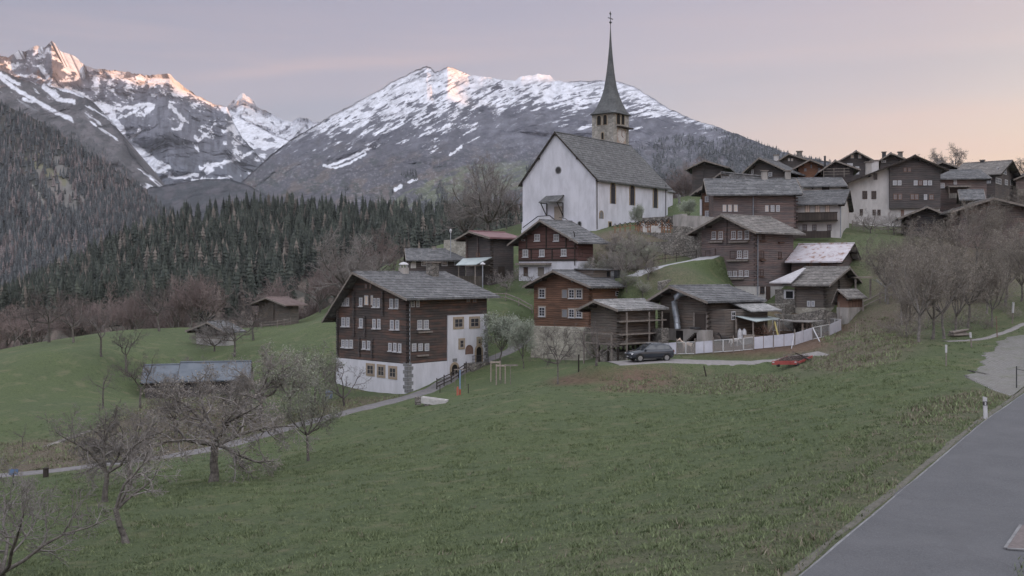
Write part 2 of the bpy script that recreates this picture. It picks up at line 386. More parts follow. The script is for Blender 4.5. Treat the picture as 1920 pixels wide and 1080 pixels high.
# road (left edge from the picture, about 4.3 m wide)
ledge = [(5.9-.63*14, 22.2-1.0*14), (5.9, 22.2), (20.9, 46.2), (26.5, 54.6), (40, 76), (60, 104)]
rc = np.array(ledge, float); dr = np.gradient(rc, axis=0); dr /= np.linalg.norm(dr, axis=1)[:, None]; rn = np.stack([dr[:, 1], -dr[:, 0]], 1)
ROADW = 2.3
rcx = rc+rn*ROADW
def resample(q, step):
    s = np.concatenate([[0], np.cumsum(np.hypot(*np.diff(q, axis=0).T))]); t = np.linspace(0, s[-1], max(2, int(s[-1]/step)))
    return np.interp(t, s, q[:, 0]), np.interp(t, s, q[:, 1])
road_c = resample(rcx, 1.0); flatten(road_c, 3.2, 1.8, lambda x, y: np.interp(y, [0, 60, 110], [-6.50, -6.50, -5.4]))
PATH = [(-120,905,76),(0,897,76.5),(100,886,76.5),(185,878,77),(280,868,78),(350,858,79),(430,838,82),(500,817,86),(600,792,91),(720,757,98),(790,729,103),(850,700,109),(905,680,113),(960,661,119),(990,640,124)]
path_c = strip_pts(PATH, 2); flatten(path_c, 1.2, 1.0)
YARD = [(1150,682,96),(1240,677,97),(1320,684,96),(1400,688,94),(1480,684,92),(1545,678,92)]
yard_c = strip_pts(YARD, 2); flatten(yard_c, 2.2, 1.4)
TRACK = [(1770,646,84),(1830,638,86),(1870,628,90),(1930,612,97)]
track_c = strip_pts(TRACK, 2); flatten(track_c, .6, .8)
RAMP = [(1180,520,121),(1225,503,124),(1265,494,124.5),(1312,486,125),(1340,480,127)]
ramp_c = strip_pts(RAMP, 2); flatten(ramp_c, 1.5, 1.2, lambda x, y: np.interp(x, [13.6, 16.85, 19.5, 22.6, 24.7], [-.6, .45, 1.0, 1.5, 1.95]))
def strip(name, c, hw, mat, dz=.035, cross=5, jag=.12, seed=1):
    x, y = c; x = np.array(x); y = np.array(y); t = np.stack([np.gradient(x), np.gradient(y)], 1); t /= np.linalg.norm(t, axis=1)[:, None]; nn = np.stack([t[:, 1], -t[:, 0]], 1)
    m = len(x); xs = np.linspace(0, m-1, (m-1)*3+1); x = np.interp(xs, range(m), x); y = np.interp(xs, range(m), y); nn = np.stack([np.interp(xs, range(m), nn[:, k]) for k in (0, 1)], 1)
    hw = np.broadcast_to(np.asarray(hw, float), (2,)); u = np.linspace(-1, 1, cross*2+1)
    e0 = hw[0]+jag*fbm(xs*.23+seed, seed*3.3, o=3); e1 = hw[1]+jag*fbm(xs*.23+seed*5, seed*1.3, o=3)
    off = np.where(u[None] < 0, u[None]*e0[:, None], u[None]*e1[:, None])
    PX = x[:, None]+nn[:, 0:1]*off; PY = y[:, None]+nn[:, 1:2]*off; PZ = gh(PX, PY)+dz
    PZ[:, 0] -= dz+.05; PZ[:, -1] -= dz+.05
    V = np.stack([PX, PY, PZ], -1).reshape(-1, 3); Fc = grid_faces(len(x), len(u))
    return tag(raw_mesh(name, V, Fc, mat, smooth=True), kind='structure')

# ground colour zones (real differences of cover: dry bank, leaf litter, garden, bare yard)
gpx = GX/np.maximum(GY, 1)*F+960; gpy = HZ-GZ/np.maximum(GY, 1)*F
front = GY > 15
def zone(poly, soft=1.2, D0=0, D1=400):
    m = in_poly(gpx, gpy, poly) & front & (GY > D0) & (GY < D1); m = m.astype(float)
    for _ in range(int(soft*2)):
        q = np.pad(m, 1, mode='edge'); m = (q[:-2, 1:-1]+q[2:, 1:-1]+q[1:-1, :-2]+q[1:-1, 2:]+q[1:-1, 1:-1])/5
    return m
dry = zone([(1640,690),(1560,700),(1500,690),(1555,625),(1600,590),(1700,600),(1720,640),(1700,665)], 2)*1.0
dry += zone([(1160,705),(1260,697),(1360,700),(1500,706),(1480,735),(1350,740),(1200,735),(1140,725)], 1.2)*.38
dry += zone([(1900,725),(1840,725),(1760,745),(1690,770),(1630,820),(1560,900),(1640,880),(1750,800),(1890,745)], 1.5)*.45
dry += zone([(0,830),(140,822),(260,770),(300,730),(420,740),(500,790),(430,835),(340,855),(180,876),(0,893)], 1.2)*1.2
dry += zone([(640,748),(760,742),(600,786),(500,812),(480,800),(560,770)], 1)*.9
dry += zone([(1150,430),(1310,430),(1310,470),(1220,500),(1180,520),(1100,500),(1110,440)], 2)*1.1
dry += zone([(1180,520),(1225,500),(1312,505),(1312,560),(1230,575),(1200,545)], 1)*.55
dry += zone([(1620,600),(1640,470),(1920,420),(1920,520),(1850,560),(1780,590),(1700,610)], 3)*.9
dry += zone([(900,1085),(1150,1010),(1450,900),(1600,840),(1700,830),(1560,960),(1475,1085)], 4)*.38
# the strip of rough verge along the road
bd = np.full(GX.shape, 1e9)
for a, b in zip(*resample(rc, 1.0)): bd = np.minimum(bd, np.hypot(GX-a, GY-b))
dry += np.clip(1-np.abs(bd-1.0)/1.2, 0, 1)*.35*(GX < 30)
dry += sstep(185, 215, GY)*1.0
dry += sstep(30, 60, GX)*sstep(60, 80, GY)*.3
litter = zone([(1130,735),(1160,700),(1200,690),(1262,699),(1250,722),(1200,735)], 1)
soil = zone([(1360,655),(1365,630),(1440,610),(1570,600),(1590,615),(1550,650),(1500,662),(1330,662)], .8)
soil += zone([(1230,668),(1235,648),(1420,640),(1430,655),(1300,662)], .8)
soil += zone([(1020,710),(1120,700),(1150,716),(1030,724)], .8)*.8
soil += zone([(1420,600),(1430,570),(1560,590),(1560,610)], 1)*.7
m_ground, nt, b = newmat('meadow')
dz, li, so_ = attr(nt, 'dry').outputs['Fac'], attr(nt, 'litter').outputs['Fac'], attr(nt, 'soil').outputs['Fac']
pv = posn(nt)
n1 = noise(nt, pv, 2.2, 6, .7); n2 = noise(nt, pv, .16, 5, .6); n3 = noise(nt, posn(nt, (1, 1, 1)), 9, 5, .75); n4 = noise(nt, pv, .55, 4, .6)
g = ramp(nt, n3, [(.28, (.046, .062, .028)), (.5, (.102, .134, .058)), (.72, (.178, .210, .098))])
g = mixc(nt, ramp(nt, n2, [(.38, (0,)*3), (.62, (.7,)*3)]), g, (.094, .122, .062))
g = mixc(nt, ramp(nt, n1, [(.30, (.65,)*3), (.46, (0,)*3)]), g, (.040, .054, .032))
g = mixc(nt, ramp(nt, n4, [(.53, (0,)*3), (.70, (.6,)*3)]), g, (.185, .175, .105))
dn = math_(nt, 'MULTIPLY', dz, math_(nt, 'MULTIPLY_ADD', n1, 2.4, -.35)); dcl = nt.nodes.new('ShaderNodeClamp'); LK(nt, dn, dcl.inputs[0])
dc = ramp(nt, n3, [(.3, (.07, .058, .046)), (.5, (.15, .122, .095)), (.7, (.25, .21, .16))])
g = mixc(nt, dcl.outputs[0], g, dc)
lc = ramp(nt, n3, [(.3, (.09, .06, .045)), (.7, (.26, .17, .13))])
l2 = nt.nodes.new('ShaderNodeClamp'); LK(nt, math_(nt, 'MULTIPLY', li, math_(nt, 'MULTIPLY_ADD', n1, 3, -.4)), l2.inputs[0])
g = mixc(nt, l2.outputs[0], g, lc)
sc2 = ramp(nt, n1, [(.3, (.10, .065, .045)), (.7, (.19, .13, .095))])
s2 = nt.nodes.new('ShaderNodeClamp'); LK(nt, math_(nt, 'MULTIPLY', so_, 1.2), s2.inputs[0])
g = mixc(nt, s2.outputs[0], g, sc2)
LK(nt, g, b.inputs['Base Color']); bump(nt, b, math_(nt, 'ADD', math_(nt, 'MULTIPLY', n3, .9), math_(nt, 'MULTIPLY', n1, 2.0)), 1.0, .22)
V = np.stack([GX, GY, GZ], -1).reshape(-1, 3); nr, nc = GX.shape
fc = grid_faces(nr, nc)
# skirt down to the valley floor
edge = np.concatenate([np.arange(nc), np.arange(nr)*nc+nc-1, (nr-1)*nc+np.arange(nc)[::-1], (np.arange(nr)*nc)[::-1]])
sk = V[edge].copy(); sk[:, 2] = -90; sk[:, :2] += (sk[:, :2]-np.array([0, 150]))*.35
k0 = len(V); ne = len(edge); a = np.arange(ne-1)
fc = np.concatenate([fc, np.stack([edge[:-1], k0+a, k0+a+1, edge[1:]], 1)]); V = np.concatenate([V, sk])
pad = lambda q: np.concatenate([q.ravel(), np.ones(ne)])
tag(raw_mesh('ground', V, fc, m_ground, smooth=True, attrs={'dry': pad(np.clip(dry, 0, 1.4)), 'litter': np.concatenate([litter.ravel(), np.zeros(ne)]), 'soil': np.concatenate([np.clip(soil, 0, 1).ravel(), np.zeros(ne)])}), kind='structure')
m_far = m_simple('valley floor', (.05, .06, .04), (.10, .09, .06), .01, bs=0)
tag(MB().add([(-11900,-5900,-88), (11900,-5900,-88), (11900,14900,-88), (-11900,14900,-88)], [(0,1,2,3)]).build('valley_floor', m_far), kind='structure')

# road, paths, paved square
m_asph, nt, b = newmat('asphalt'); b.inputs['Roughness'].default_value = .85
f1 = noise(nt, posn(nt), 18, 5, .85); f2 = noise(nt, posn(nt), .5, 5, .6); vo = nt.nodes.new('ShaderNodeTexVoronoi'); vo.inputs['Scale'].default_value = 25; LK(nt, posn(nt), vo.inputs['Vector'])
c = ramp(nt, f1, [(.3, (.050, .051, .056)), (.7, (.108, .109, .117))]); c = mixc(nt, ramp(nt, f2, [(.4, (0,)*3), (.65, (.65,)*3)]), c, (.100, .100, .107))
c = mixc(nt, ramp(nt, vo.outputs['Distance'], [(.10, (.6,)*3), (.18, (0,)*3)]), c, (.26, .255, .26))
ck = nt.nodes.new('ShaderNodeTexVoronoi'); ck.feature = 'DISTANCE_TO_EDGE'; ck.inputs['Scale'].default_value = .22; wv = noise(nt, posn(nt), 1.2, 5, .7); ad = nt.nodes.new('ShaderNodeVectorMath'); ad.operation = 'ADD'; LK(nt, posn(nt), ad.inputs[0]); LK(nt, wv, ad.inputs[1]); LK(nt, ad.outputs[0], ck.inputs['Vector'])
c = mixc(nt, ramp(nt, ck.outputs[0], [(.001, (.28,)*3), (.004, (0,)*3)]), c, (.045, .045, .048)); c = mixc(nt, ramp(nt, noise(nt, posn(nt, (1, .6, 1), (0, 0, .6)), .9, 3, .5), [(.55, (0,)*3), (.6, (.22,)*3)]), c, (.07, .07, .075))
LK(nt, c, b.inputs['Base Color']); bump(nt, b, f1, .35, .01)
m_path = m_simple('path tarmac', (.11, .105, .108), (.18, .17, .172), 2.2, bs=.3)
m_gravel = m_simple('gravel yard', (.15, .14, .137), (.25, .235, .23), 3.0, bs=.5, bd=.03)
m_edge = m_simple('road edge', (.12, .12, .125), (.22, .22, .225), 2.5, bs=.3)
strip('road', road_c, (ROADW, ROADW), m_asph, .04, cross=8, jag=.10)
x, y = road_c; tx, ty = np.gradient(x), np.gradient(y); L_ = np.hypot(tx, ty); nx_, ny_ = ty/L_, -tx/L_
strip('road_verge', (x-nx_*(ROADW+.02), y-ny_*(ROADW+.02)), (.16, .16), m_simple('verge dirt', (.07, .066, .056), (.125, .118, .10), 4, bs=.5), .03, cross=2, jag=.16, seed=7)
strip('road_edge_line', (x-nx_*(ROADW-.22), y-ny_*(ROADW-.22)), (.10, .09), m_edge, .05, cross=1, jag=.07, seed=4)
strip('sidewalk', (x+nx_*(ROADW+.75), y+ny_*(ROADW+.75)), (.62, .7), m_simple('kerb concrete', (.22, .21, .21), (.32, .31, .3), 5), .13, cross=3, jag=.01)
strip('path', path_c, (.9, .9), m_path, .05, jag=.2, seed=3)
strip('yard', yard_c, (2.3, 2.0), m_gravel, .05, cross=6, jag=.35, seed=6)
strip('track', track_c, (.45, .45), m_gravel, .04, cross=3, jag=.2, seed=9)
strip('lane', ramp_c, (1.5, 1.4), m_simple('concrete lane', (.26, .26, .27), (.36, .36, .37), 2), .06, jag=.1, seed=2)
# paved square of setts by the road, ragged left edge where grass has grown in
m_sett, nt, b = newmat('stone setts')
br = nt.nodes.new('ShaderNodeTexBrick'); br.inputs['Scale'].default_value = 1; br.inputs['Brick Width'].default_value = .34; br.inputs['Row Height'].default_value = .22
br.inputs['Mortar Size'].default_value = .03; br.inputs['Color1'].default_value = (.155, .15, .152, 1); br.inputs['Color2'].default_value = (.205, .198, .202, 1); br.inputs['Mortar'].default_value = (.085, .082, .06, 1)
LK(nt, posn(nt, rot=(0, 0, R(-33))), br.inputs['Vector'])
gn = noise(nt, posn(nt), .8, 5, .7)
c = mixc(nt, ramp(nt, gn, [(.5, (0,)*3), (.68, (.6,)*3)]), br.outputs[0], (.09, .10, .06))
LK(nt, c, b.inputs['Base Color']); bump(nt, b, br.outputs['Fac'], -.25, .02)
u = np.linspace(0, 1, 60); v = np.linspace(0, 1, 30)
A0, A1, B0, B1 = P(1812, 712, 62)[:2], P(1884, 630, 88)[:2], P(1925, 752, 56)[:2]+(0, 0), P(2150, 630, 92)[:2]
A1 = A1+(0, 0); U, Vv = np.meshgrid(u, v, indexing='ij')
Lx = A0[0]+(A1[0]-A0[0])*u-.4*np.sin(u*math.pi); Ly = A0[1]+(A1[1]-A0[1])*u
Lx = Lx+.9*fbm(u*14, 3.1, o=4); Ry = 54.0+(92.0-54.0)*u; Rx = np.interp(Ry, rc[:, 1], rc[:, 0])-.25
PX = Lx[:, None]+(Rx-Lx)[:, None]*Vv; PY = Ly[:, None]+(Ry-Ly)[:, None]*Vv+(.15*fbm(v*9, 7.7, o=4))[None]*(1-u[:, None]); PZ = gh(PX, PY)+.045; PZ[:, 0] -= .1
PZ[0] -= .1; PZ[-1] -= .1
tag(raw_mesh('paved_square', np.stack([PX, PY, PZ], -1).reshape(-1, 3), grid_faces(60, 30)[:, ::-1], m_sett, smooth=True), kind='structure')

# ------------------------------------------------------------------ mountains
def curve(pl):
    a = np.array(pl, float); return lambda px, k: np.interp(px, a[:, 0], a[:, k])
def mountain(name, crest, foot, x0, x1, nx, ny, relief, mat, cover, jag=1.2, back=1500, seed=0, fr=.0016, sil=3.0, power=1.0):
    """surface between a foot line and a crest line, each given as (column, row, depth); it has
    relief along its depth and a far side that falls away behind the crest"""
    cf, ff = curve(crest), curve(foot); px = np.linspace(x0, x1, nx); t = np.linspace(0, 1, ny)**power
    cy0 = cf(px, 1); jg = -jag*ridged(px*.05+seed, seed*2.2, o=5, gain=.6)*sil/3; cy = cy0+jg; cd = cf(px, 2); fy = ff(px, 1); fd = ff(px, 2)
    kk = np.ones(61)/61; cds = np.convolve(np.pad(cd, 30, mode='edge'), kk, 'valid'); loc = cd-cds; loc = np.convolve(np.pad(loc, 4, mode='edge'), np.ones(9)/9, 'valid')
    py = fy[None]+(cy0-fy)[None]*t[:, None]+jg[None]*sstep(.982, 1, t)[:, None]; pw_ = px[None]+60*(1-t[:, None])*fbm(px[None]*.012, t[:, None]*4+seed, o=2)
    D = fd[None]+(cds-fd)[None]*t[:, None]+np.interp(pw_, px, loc)*.65*sstep(.72, .97, t)[:, None]
    xx = (px[None]-960)/F*D; zz = (HZ-py)/F*D
    rel = ridged(xx*fr+seed*1.7+.35*fbm(xx*fr*.7, zz*fr*.9, seed, o=3), D*fr*.45, zz*fr*.8, o=6, gain=.46)*.75
    wt = np.sin(np.clip(t, 0, 1)*math.pi)[:, None]**.5*.9+.1
    D2 = D+rel*relief*wt
    V = np.stack([(px[None]-960)/F*D2, D2, (HZ-py)/F*D2], -1)
    pyv = py.copy()
    bk = []
    for j in range(1, 5):
        r = V[-1].copy(); r[:, 1] += back*j/4*(1+.0*j); r[:, 2] -= (r[:, 2]+88)*(j/4.0)**1.2; bk.append(r)
    ft = V[0].copy(); ft[:, 2] = -95; ft[:, 1] -= 60
    VV = np.concatenate([ft[None], V, np.array(bk)]); PYV = np.concatenate([py[:1], py, np.repeat(py[-1:], 4, 0)])
    TT = np.concatenate([t[:1], t, np.ones(4)]); PXV = np.broadcast_to(px[None], PYV.shape)
    colr = cover(PXV, PYV, np.broadcast_to(TT[:, None], PYV.shape), VV, cy)
    o = raw_mesh(name, VV.reshape(-1, 3), grid_faces(*PYV.shape), mat, smooth=True, attrs={'cover': colr.reshape(-1, 3)})
    tag(o, kind='structure')
    def surf(p, tt):
        p = np.asarray(p, float); yy = np.interp(p, px, fy)+(np.interp(p, px, cy)-np.interp(p, px, fy))*tt; DD = np.interp(p, px, fd)+(np.interp(p, px, cd)-np.interp(p, px, fd))*tt
        x_, z_ = (p-960)/F*DD, (HZ-yy)/F*DD
        w_ = np.sin(np.clip(tt, 0, 1)*math.pi)**.5*.9+.1
        Dd = DD+ridged(x_*fr+seed*1.7+.35*fbm(x_*fr*.7, z_*fr*.9, seed, o=3), DD*fr*.45, z_*fr*.8, o=6, gain=.46)*.75*relief*w_
        return np.stack([(p-960)/F*Dd, Dd, (HZ-yy)/F*Dd], -1)
    return surf
def m_cover(name, fine=.02, amt=.35, bs=.6, bd=8.0):
    m, nt, b = newmat(name)
    a = attr(nt, 'cover'); f = noise(nt, posn(nt, (1, .22, 1)), fine, 6, .7)
    c = mixc(nt, amt, a.outputs['Color'], ramp(nt, f, [(.3, (.35,)*3), (.5, (1,)*3), (.7, (1.5,)*3)]), 'MULTIPLY')
    LK(nt, c, b.inputs['Base Color']); bump(nt, b, f, bs, bd); return m
MC = m_cover('mountain cover', .03, .55, 1.0, 12.0)
ROCK = np.array([.110, .112, .136]); ROCKD = np.array([.052, .053, .068]); SNOW = np.array([.57, .58, .63])
def lerp3(a, b, t): return a+(b-a)*t[..., None]
GUL = [([(0,144),(26,165),(65,188),(99,207),(135,225)],4.5),([(0,138),(34,157)],4),([(83,163),(109,186),(140,191)],5.5),([(60,140),(95,158),(120,168),(156,180)],3.0),
 ([(125,167),(156,180),(177,193),(206,217),(226,243),(242,269),(260,295),(286,313),(307,321)],6.5),([(177,193),(216,206),(255,201),(286,196)],5.5),
 ([(200,203),(215,225),(232,245)],7),([(221,222),(260,206)],2.5),([(245,274),(250,256),(262,245)],4),([(250,275),(286,303),(312,313)],8),
 ([(320,199),(338,219),(346,222),(336,240),(323,243)],4.5),([(268,217),(286,200)],4),([(240,303),(252,312),(265,317)],5),([(294,316),(331,334),(369,327)],4),
 ([(360,336),(406,337),(431,331)],3),([(375,316),(401,308),(443,300),(477,284)],4),([(388,322),(402,310),(415,312)],6),([(362,269),(374,285)],3),([(366,258),(375,264)],4),
 ([(380,260),(392,245),(402,232)],2.5),([(375,245),(385,257)],2.5),([(420,269),(424,271)],3),([(269,356),(290,367)],3.0),([(300,390),(322,401)],2.8),
 ([(64,100),(80,95),(90,92)],4),([(75,125),(95,150)],5),([(98,82),(112,100),(125,108),(140,115)],4.5),([(155,121),(175,131),(190,135)],4),([(195,135),(228,143)],4),([(230,150),(250,155)],4),
 ([(295,140),(315,148),(335,162),(365,180),(400,197)],3.5),([(258,148),(275,150)],3),([(45,185),(60,190)],3),([(170,228),(180,237)],2),([(88,247),(96,250)],2)]
def cov_left(px, py, t, V, cy):
    wx = 3.5*fbm(px*.05, py*.05, 1.3, o=3); wy = 3.5*fbm(px*.05, py*.05, 9.3, o=3)
    dc = py-cy[None]
    n = fbm(px*.035, py*.05, 2.2, o=6, gain=.62); st = ridged(px*.03+py*.015, py*.06-px*.025, 4.1, o=5, gain=.6)
    s = sstep(.50, .68, n*.5+st*.34-np.clip(dc/150, 0, 1.5)*.48+.26*np.exp(-dc/26.0))
    for pl, w_ in GUL:
        d = dist_poly(px+wx, py+wy, pl); s = np.maximum(s, 1-sstep(w_*.55, w_*.95, d+3.0*fbm(px*.12, py*.12, 5, o=5, gain=.62)))
    r = lerp3(ROCK, ROCKD, sstep(-.3, .6, fbm(px*.08, py*.022, 7.7, o=6, gain=.65)))
    low = sstep(255, 330, py); r = lerp3(r, r*np.array([.75, .8, .82]), low)
    s = s*(1-.6*sstep(330, 420, py))
    return lerp3(r, np.broadcast_to(SNOW, r.shape), s)
LC = [(-40,112,5500),(0,105,5600),(15,110,5650),(35,97,5850),(48,99,5950),(60,91,5700),(70,87,5750),(82,92,5900),(90,86,5780),(97,78,5700),(104,84,5800),(112,96,5880),(120,101,5960),(140,107,6120),(150,118,6240),(158,124,6320),(168,128,6200),(180,132,6150),(230,135,6250),(250,140,6300),(280,144,6400),(300,141,6420),(318,141,6480),(328,152,6560),(345,165,6650),(370,182,6750),(400,197,6850),(425,202,6900),(438,232,6900),(455,262,6800),(475,282,6700),(490,300,6600),(600,330,6500)]
mountain('left_mountain', LC, [(-40,430,4200),(100,430,4200),(300,420,4000),(600,430,4000)], -40, 560, 760, 420, 330, MC, cov_left, jag=1.8, seed=1.3, fr=.0019)
def cov_far(px, py, t, V, cy):
    st = ridged(px*.06+py*.03, py*.05-px*.05, 1.1, o=5, gain=.65); s = sstep(.15, .5, st*.5+fbm(px*.07, py*.1, 2, o=5)*.4)
    r = lerp3(ROCK*.95, ROCKD, sstep(-.3, .5, fbm(px*.1, py*.05, 7.7, o=5)))
    return lerp3(r, np.broadcast_to(SNOW*.96, r.shape), s)
mountain('far_peak', [(400,215,10500),(425,205,11000),(437,192,11000),(447,182,11000),(455,177,11000),(463,184,11000),(475,191,11000),(480,201,11000),(500,212,11000),(512,216,11000),(520,222,11000),(535,229,10800),(548,231,10800),(560,224,10600),(575,225,10500),(590,231,10400),(600,232,10400),(680,250,10000)],
         [(400,320,9400),(700,320,9400)], 405, 680, 320, 130, 300, MC, cov_far, jag=2.2, seed=4.1, fr=.0022, back=2500)
def cov_glac(px, py, t, V, cy):
    n = fbm(px*.04, py*.09, 3, o=5, gain=.6); s = 1-sstep(.25, .5, n+sstep(268, 300, py)*.8)*.95
    r = np.broadcast_to(ROCK*.9, px.shape+(3,)); return lerp3(r, np.broadcast_to(SNOW, r.shape), s)
mountain('snow_field', [(420,207,9000),(432,214,9000),(470,232,8800),(510,252,8600),(545,265,8500),(600,282,8300)], [(420,345,7000),(600,345,7000)], 420, 600, 200, 130, 120, MC, cov_glac, jag=.7, seed=6.1, back=800)
DPAT = [([(612,312),(640,303),(665,292),(690,281)],3.0),([(606,310),(628,315),(655,306),(685,289)],2.6),([(740,356),(752,349)],4),([(766,342),(780,336)],3),([(845,290),(865,275)],2.6)]
def cov_mid(px, py, t, V, cy):
    a = R(27); lw = px*math.cos(a)-(-py)*math.sin(a)*-1; u = px*math.cos(a)-py*math.sin(a); v = px*math.sin(a)+py*math.cos(a)
    tr = sstep(850, 1150, px)          # the streaks lie flatter to the right
    a2 = R(12); u2 = px*math.cos(a2)-py*math.sin(a2); v2 = px*math.sin(a2)+py*math.cos(a2)
    n1 = fbm(u*.026, v*.125, 2.0, o=7, gain=.68); n2 = fbm(u2*.022, v2*.14, 8.0, o=7, gain=.66); n = n1*(1-tr)+n2*tr
    g = fbm(px*.02, py*.03, 12.0, o=5, gain=.6)
    line = np.interp(px, [430,560,600,660,720,800,870,900,960,1050,1100,1150,1200,1260,1320,1400,1500], [290,246,246,248,236,224,212,200,188,196,200,196,206,214,232,248,266])
    fall = np.interp(px, [430,600,800,900,1100,1300,1500], [16,24,40,38,36,18,10])
    q = (py-line)/fall; dc = py-cy[None]
    s = sstep(-.10, .12, -q*.50+n*1.0+g*.25-.06+.16*sstep(860, 980, px)*(1-sstep(-.3, .8, q)))
    s = s*(1-sstep(1.3, 2.6, q))
    rk = np.maximum(0, 1-np.abs(dc-10)/16)*sstep(.22, .34, n)*np.interp(px, [600,700,780,830,860,1000,1180,1350], [.6,.9,1,.9,.5,.2,.6,.8])
    rb = sstep(.30, .42, fbm(u*.03+9, v*.13, 3.3, o=5, gain=.6)); s = s*(1-rk)*(1-.85*rb*sstep(8, 20, dc))
    dark = (1-sstep(8, 24, dist_poly(px+6*g, py+6*g, [(940,262),(985,240),(1030,222)])))*.9
    s = s*(1-dark)
    for pl, w_ in DPAT:
        d = dist_poly(px, py, pl); s = np.maximum(s, 1-sstep(w_*.6, w_, d+2.2*fbm(px*.15, py*.2, 5, o=5, gain=.6)))
    rock = lerp3(ROCKD*1.3, ROCK, sstep(-.4, .6, fbm(u*.05, v*.1, 6.6, o=5)))
    brown = np.array([.092, .078, .076]); grn = np.array([.030, .037, .038]); viol = np.array([.062, .061, .074])
    low = sstep(250, 330, py+30*g)
    lc = lerp3(viol, np.broadcast_to(brown, rock.shape), sstep(-.1, .5, fbm(u*.02+5, v*.05, 1.1, o=5)))
    trees = sstep(.0, .30, fbm(px*.06, py*.10, 4.4, o=6, gain=.7)-.55+np.interp(py, [230,300,380,430], [-.2,.25,.45,.6])+np.interp(px, [430,700,1000,1200,1500], [.12,-.05,.12,.45,.6]))
    lc = lerp3(lc, np.broadcast_to(grn, rock.shape), trees*.8)
    pas = in_poly(px, py, [(725,388),(760,360),(870,310),(990,300),(1000,345),(900,380),(800,392)]).astype(float)*sstep(-.5, .2, n)
    lc = lerp3(lc, np.broadcast_to(np.array([.10, .12, .062]), rock.shape), pas*.6)
    spk = sstep(.38, .55, fbm(px*.16, py*.2, 9.9, o=4, gain=.7))*sstep(1.0, 2.5, q)*(1-sstep(4, 5.5, q))*.15
    r = lerp3(rock, lc, low); s = np.maximum(s, spk)
    return lerp3(r, np.broadcast_to(SNOW, r.shape), s)
MCREST = [(420,378,3800),(450,345,3900),(480,318,4000),(510,290,4100),(545,264,4200),(575,246,4250),(600,231,4300),(625,216,4350),(655,201,4400),(690,183,4450),(720,166,4500),(735,155,4500),(760,143,4500),(785,131,4500),(800,125,4500),(808,127,4500),(815,136,4500),(825,133,4480),(840,127,4400),(848,128,4480),(862,135,4600),(880,141,4720),(900,145,4600),(915,147,4620),(930,149,4760),(940,151,4600),(965,153,4650),(975,146,4560),(985,144,4640),(1010,141,4740),(1030,143,4860),(1040,151,4880),(1060,156,4650),(1085,154,4650),(1100,153,4600),(1140,153,4500),(1160,155,4450),(1190,165,4350),(1215,180,4250),(1245,200,4150),(1290,222,4000),(1340,238,3850),(1380,252,3700),(1420,268,3550),(1460,283,3400),(1490,293,3300),(1560,306,3200),(1700,340,3000),(2000,420,2800)]
MFOOT = [(420,440,1900),(600,440,1700),(1000,445,1500),(1500,440,1500),(2000,440,1500)]
surf_mid = mountain('middle_mountain', MCREST, MFOOT, 420, 1990, 1500, 430, 160, MC, cov_mid, jag=1.5, seed=2.4, fr=.0022, sil=3)
def cov_dark(c1, c2, pale=None):
    def f(px, py, t, V, cy):
        r = lerp3(np.array(c1), np.array(c2), sstep(-.3, .5, fbm(px*.04, py*.06, 3.1, o=6, gain=.65)))
        if pale is not None:
            for pl, w_, cc in pale:
                d = dist_poly(px+4*fbm(px*.06, py*.06, 8, o=3), py, pl)
                m = (1-sstep(w_*.5, w_, d+w_*.45*fbm(px*.10, py*.06, 5, o=4, gain=.65)))
                r = lerp3(r, np.broadcast_to(np.array(cc), r.shape), m*.95)
        return r
    return f
def cov_spur(px, py, t, V, cy):
    r = cov_dark((.055, .053, .056), (.100, .092, .098))(px, py, t, V, cy); s = np.zeros(px.shape); wx = 3*fbm(px*.05, py*.05, 1.3, o=3)
    for pl, w_ in GUL[:4]+[([(170,228),(182,238)],2.5), ([(45,186),(62,191)],3.5)]:
        s = np.maximum(s, 1-sstep(w_*.6, w_*1.0, dist_poly(px+wx, py+wx, pl)+1.5*fbm(px*.12, py*.12, 5, o=3)))
    a = R(-33); u = px*math.cos(a)-py*math.sin(a); v = px*math.sin(a)+py*math.cos(a)
    s = np.maximum(s, sstep(.35, .5, fbm(u*.02, v*.12, 2.5, o=5, gain=.6))*(1-sstep(15, 60, py-cy[None]))*.9)
    return lerp3(r, np.broadcast_to(SNOW, r.shape), s)
surf_S = mountain('spur', [(-40,120,4600),(0,132,4500),(40,150,4400),(85,162,4300),(125,168,4200),(160,182,4100),(180,197,4000),(205,223,3900),(228,252,3800),(247,291,3700),(273,321,3600),(300,348,3500),(330,378,3400),(400,420,3300)],
         [(-40,440,2600),(400,460,2600)], -40, 400, 430, 260, 120, MC, cov_spur, jag=1.2, seed=8.4, fr=.003)
mountain('valley_rise', [(250,372,2900),(280,352,2950),(300,350,3000),(330,345,3000),(380,337,3000),(430,337,3000),(470,350,3000),(500,368,2900),(560,395,2800),(640,420,2600)],
         [(250,450,2100),(640,450,2100)], 255, 640, 300, 90, 60, MC, cov_dark((.032, .036, .043), (.066, .062, .072)), jag=1.0, seed=5.5, fr=.004)
PALE = [([(70,318),(86,345),(104,368)],9,(.13,.12,.11)),([(108,302),(118,335),(128,365),(134,395)],14,(.13,.124,.116)),([(60,350),(85,390),(100,430)],7,(.20,.19,.17)),([(150,370),(165,395)],8,(.17,.16,.15)),
        ([(55,300),(85,318),(120,340)],10,(.125,.12,.075)),([(70,295),(60,302)],8,(.13,.12,.08)),([(105,340),(112,380)],9,(.16,.14,.13))]
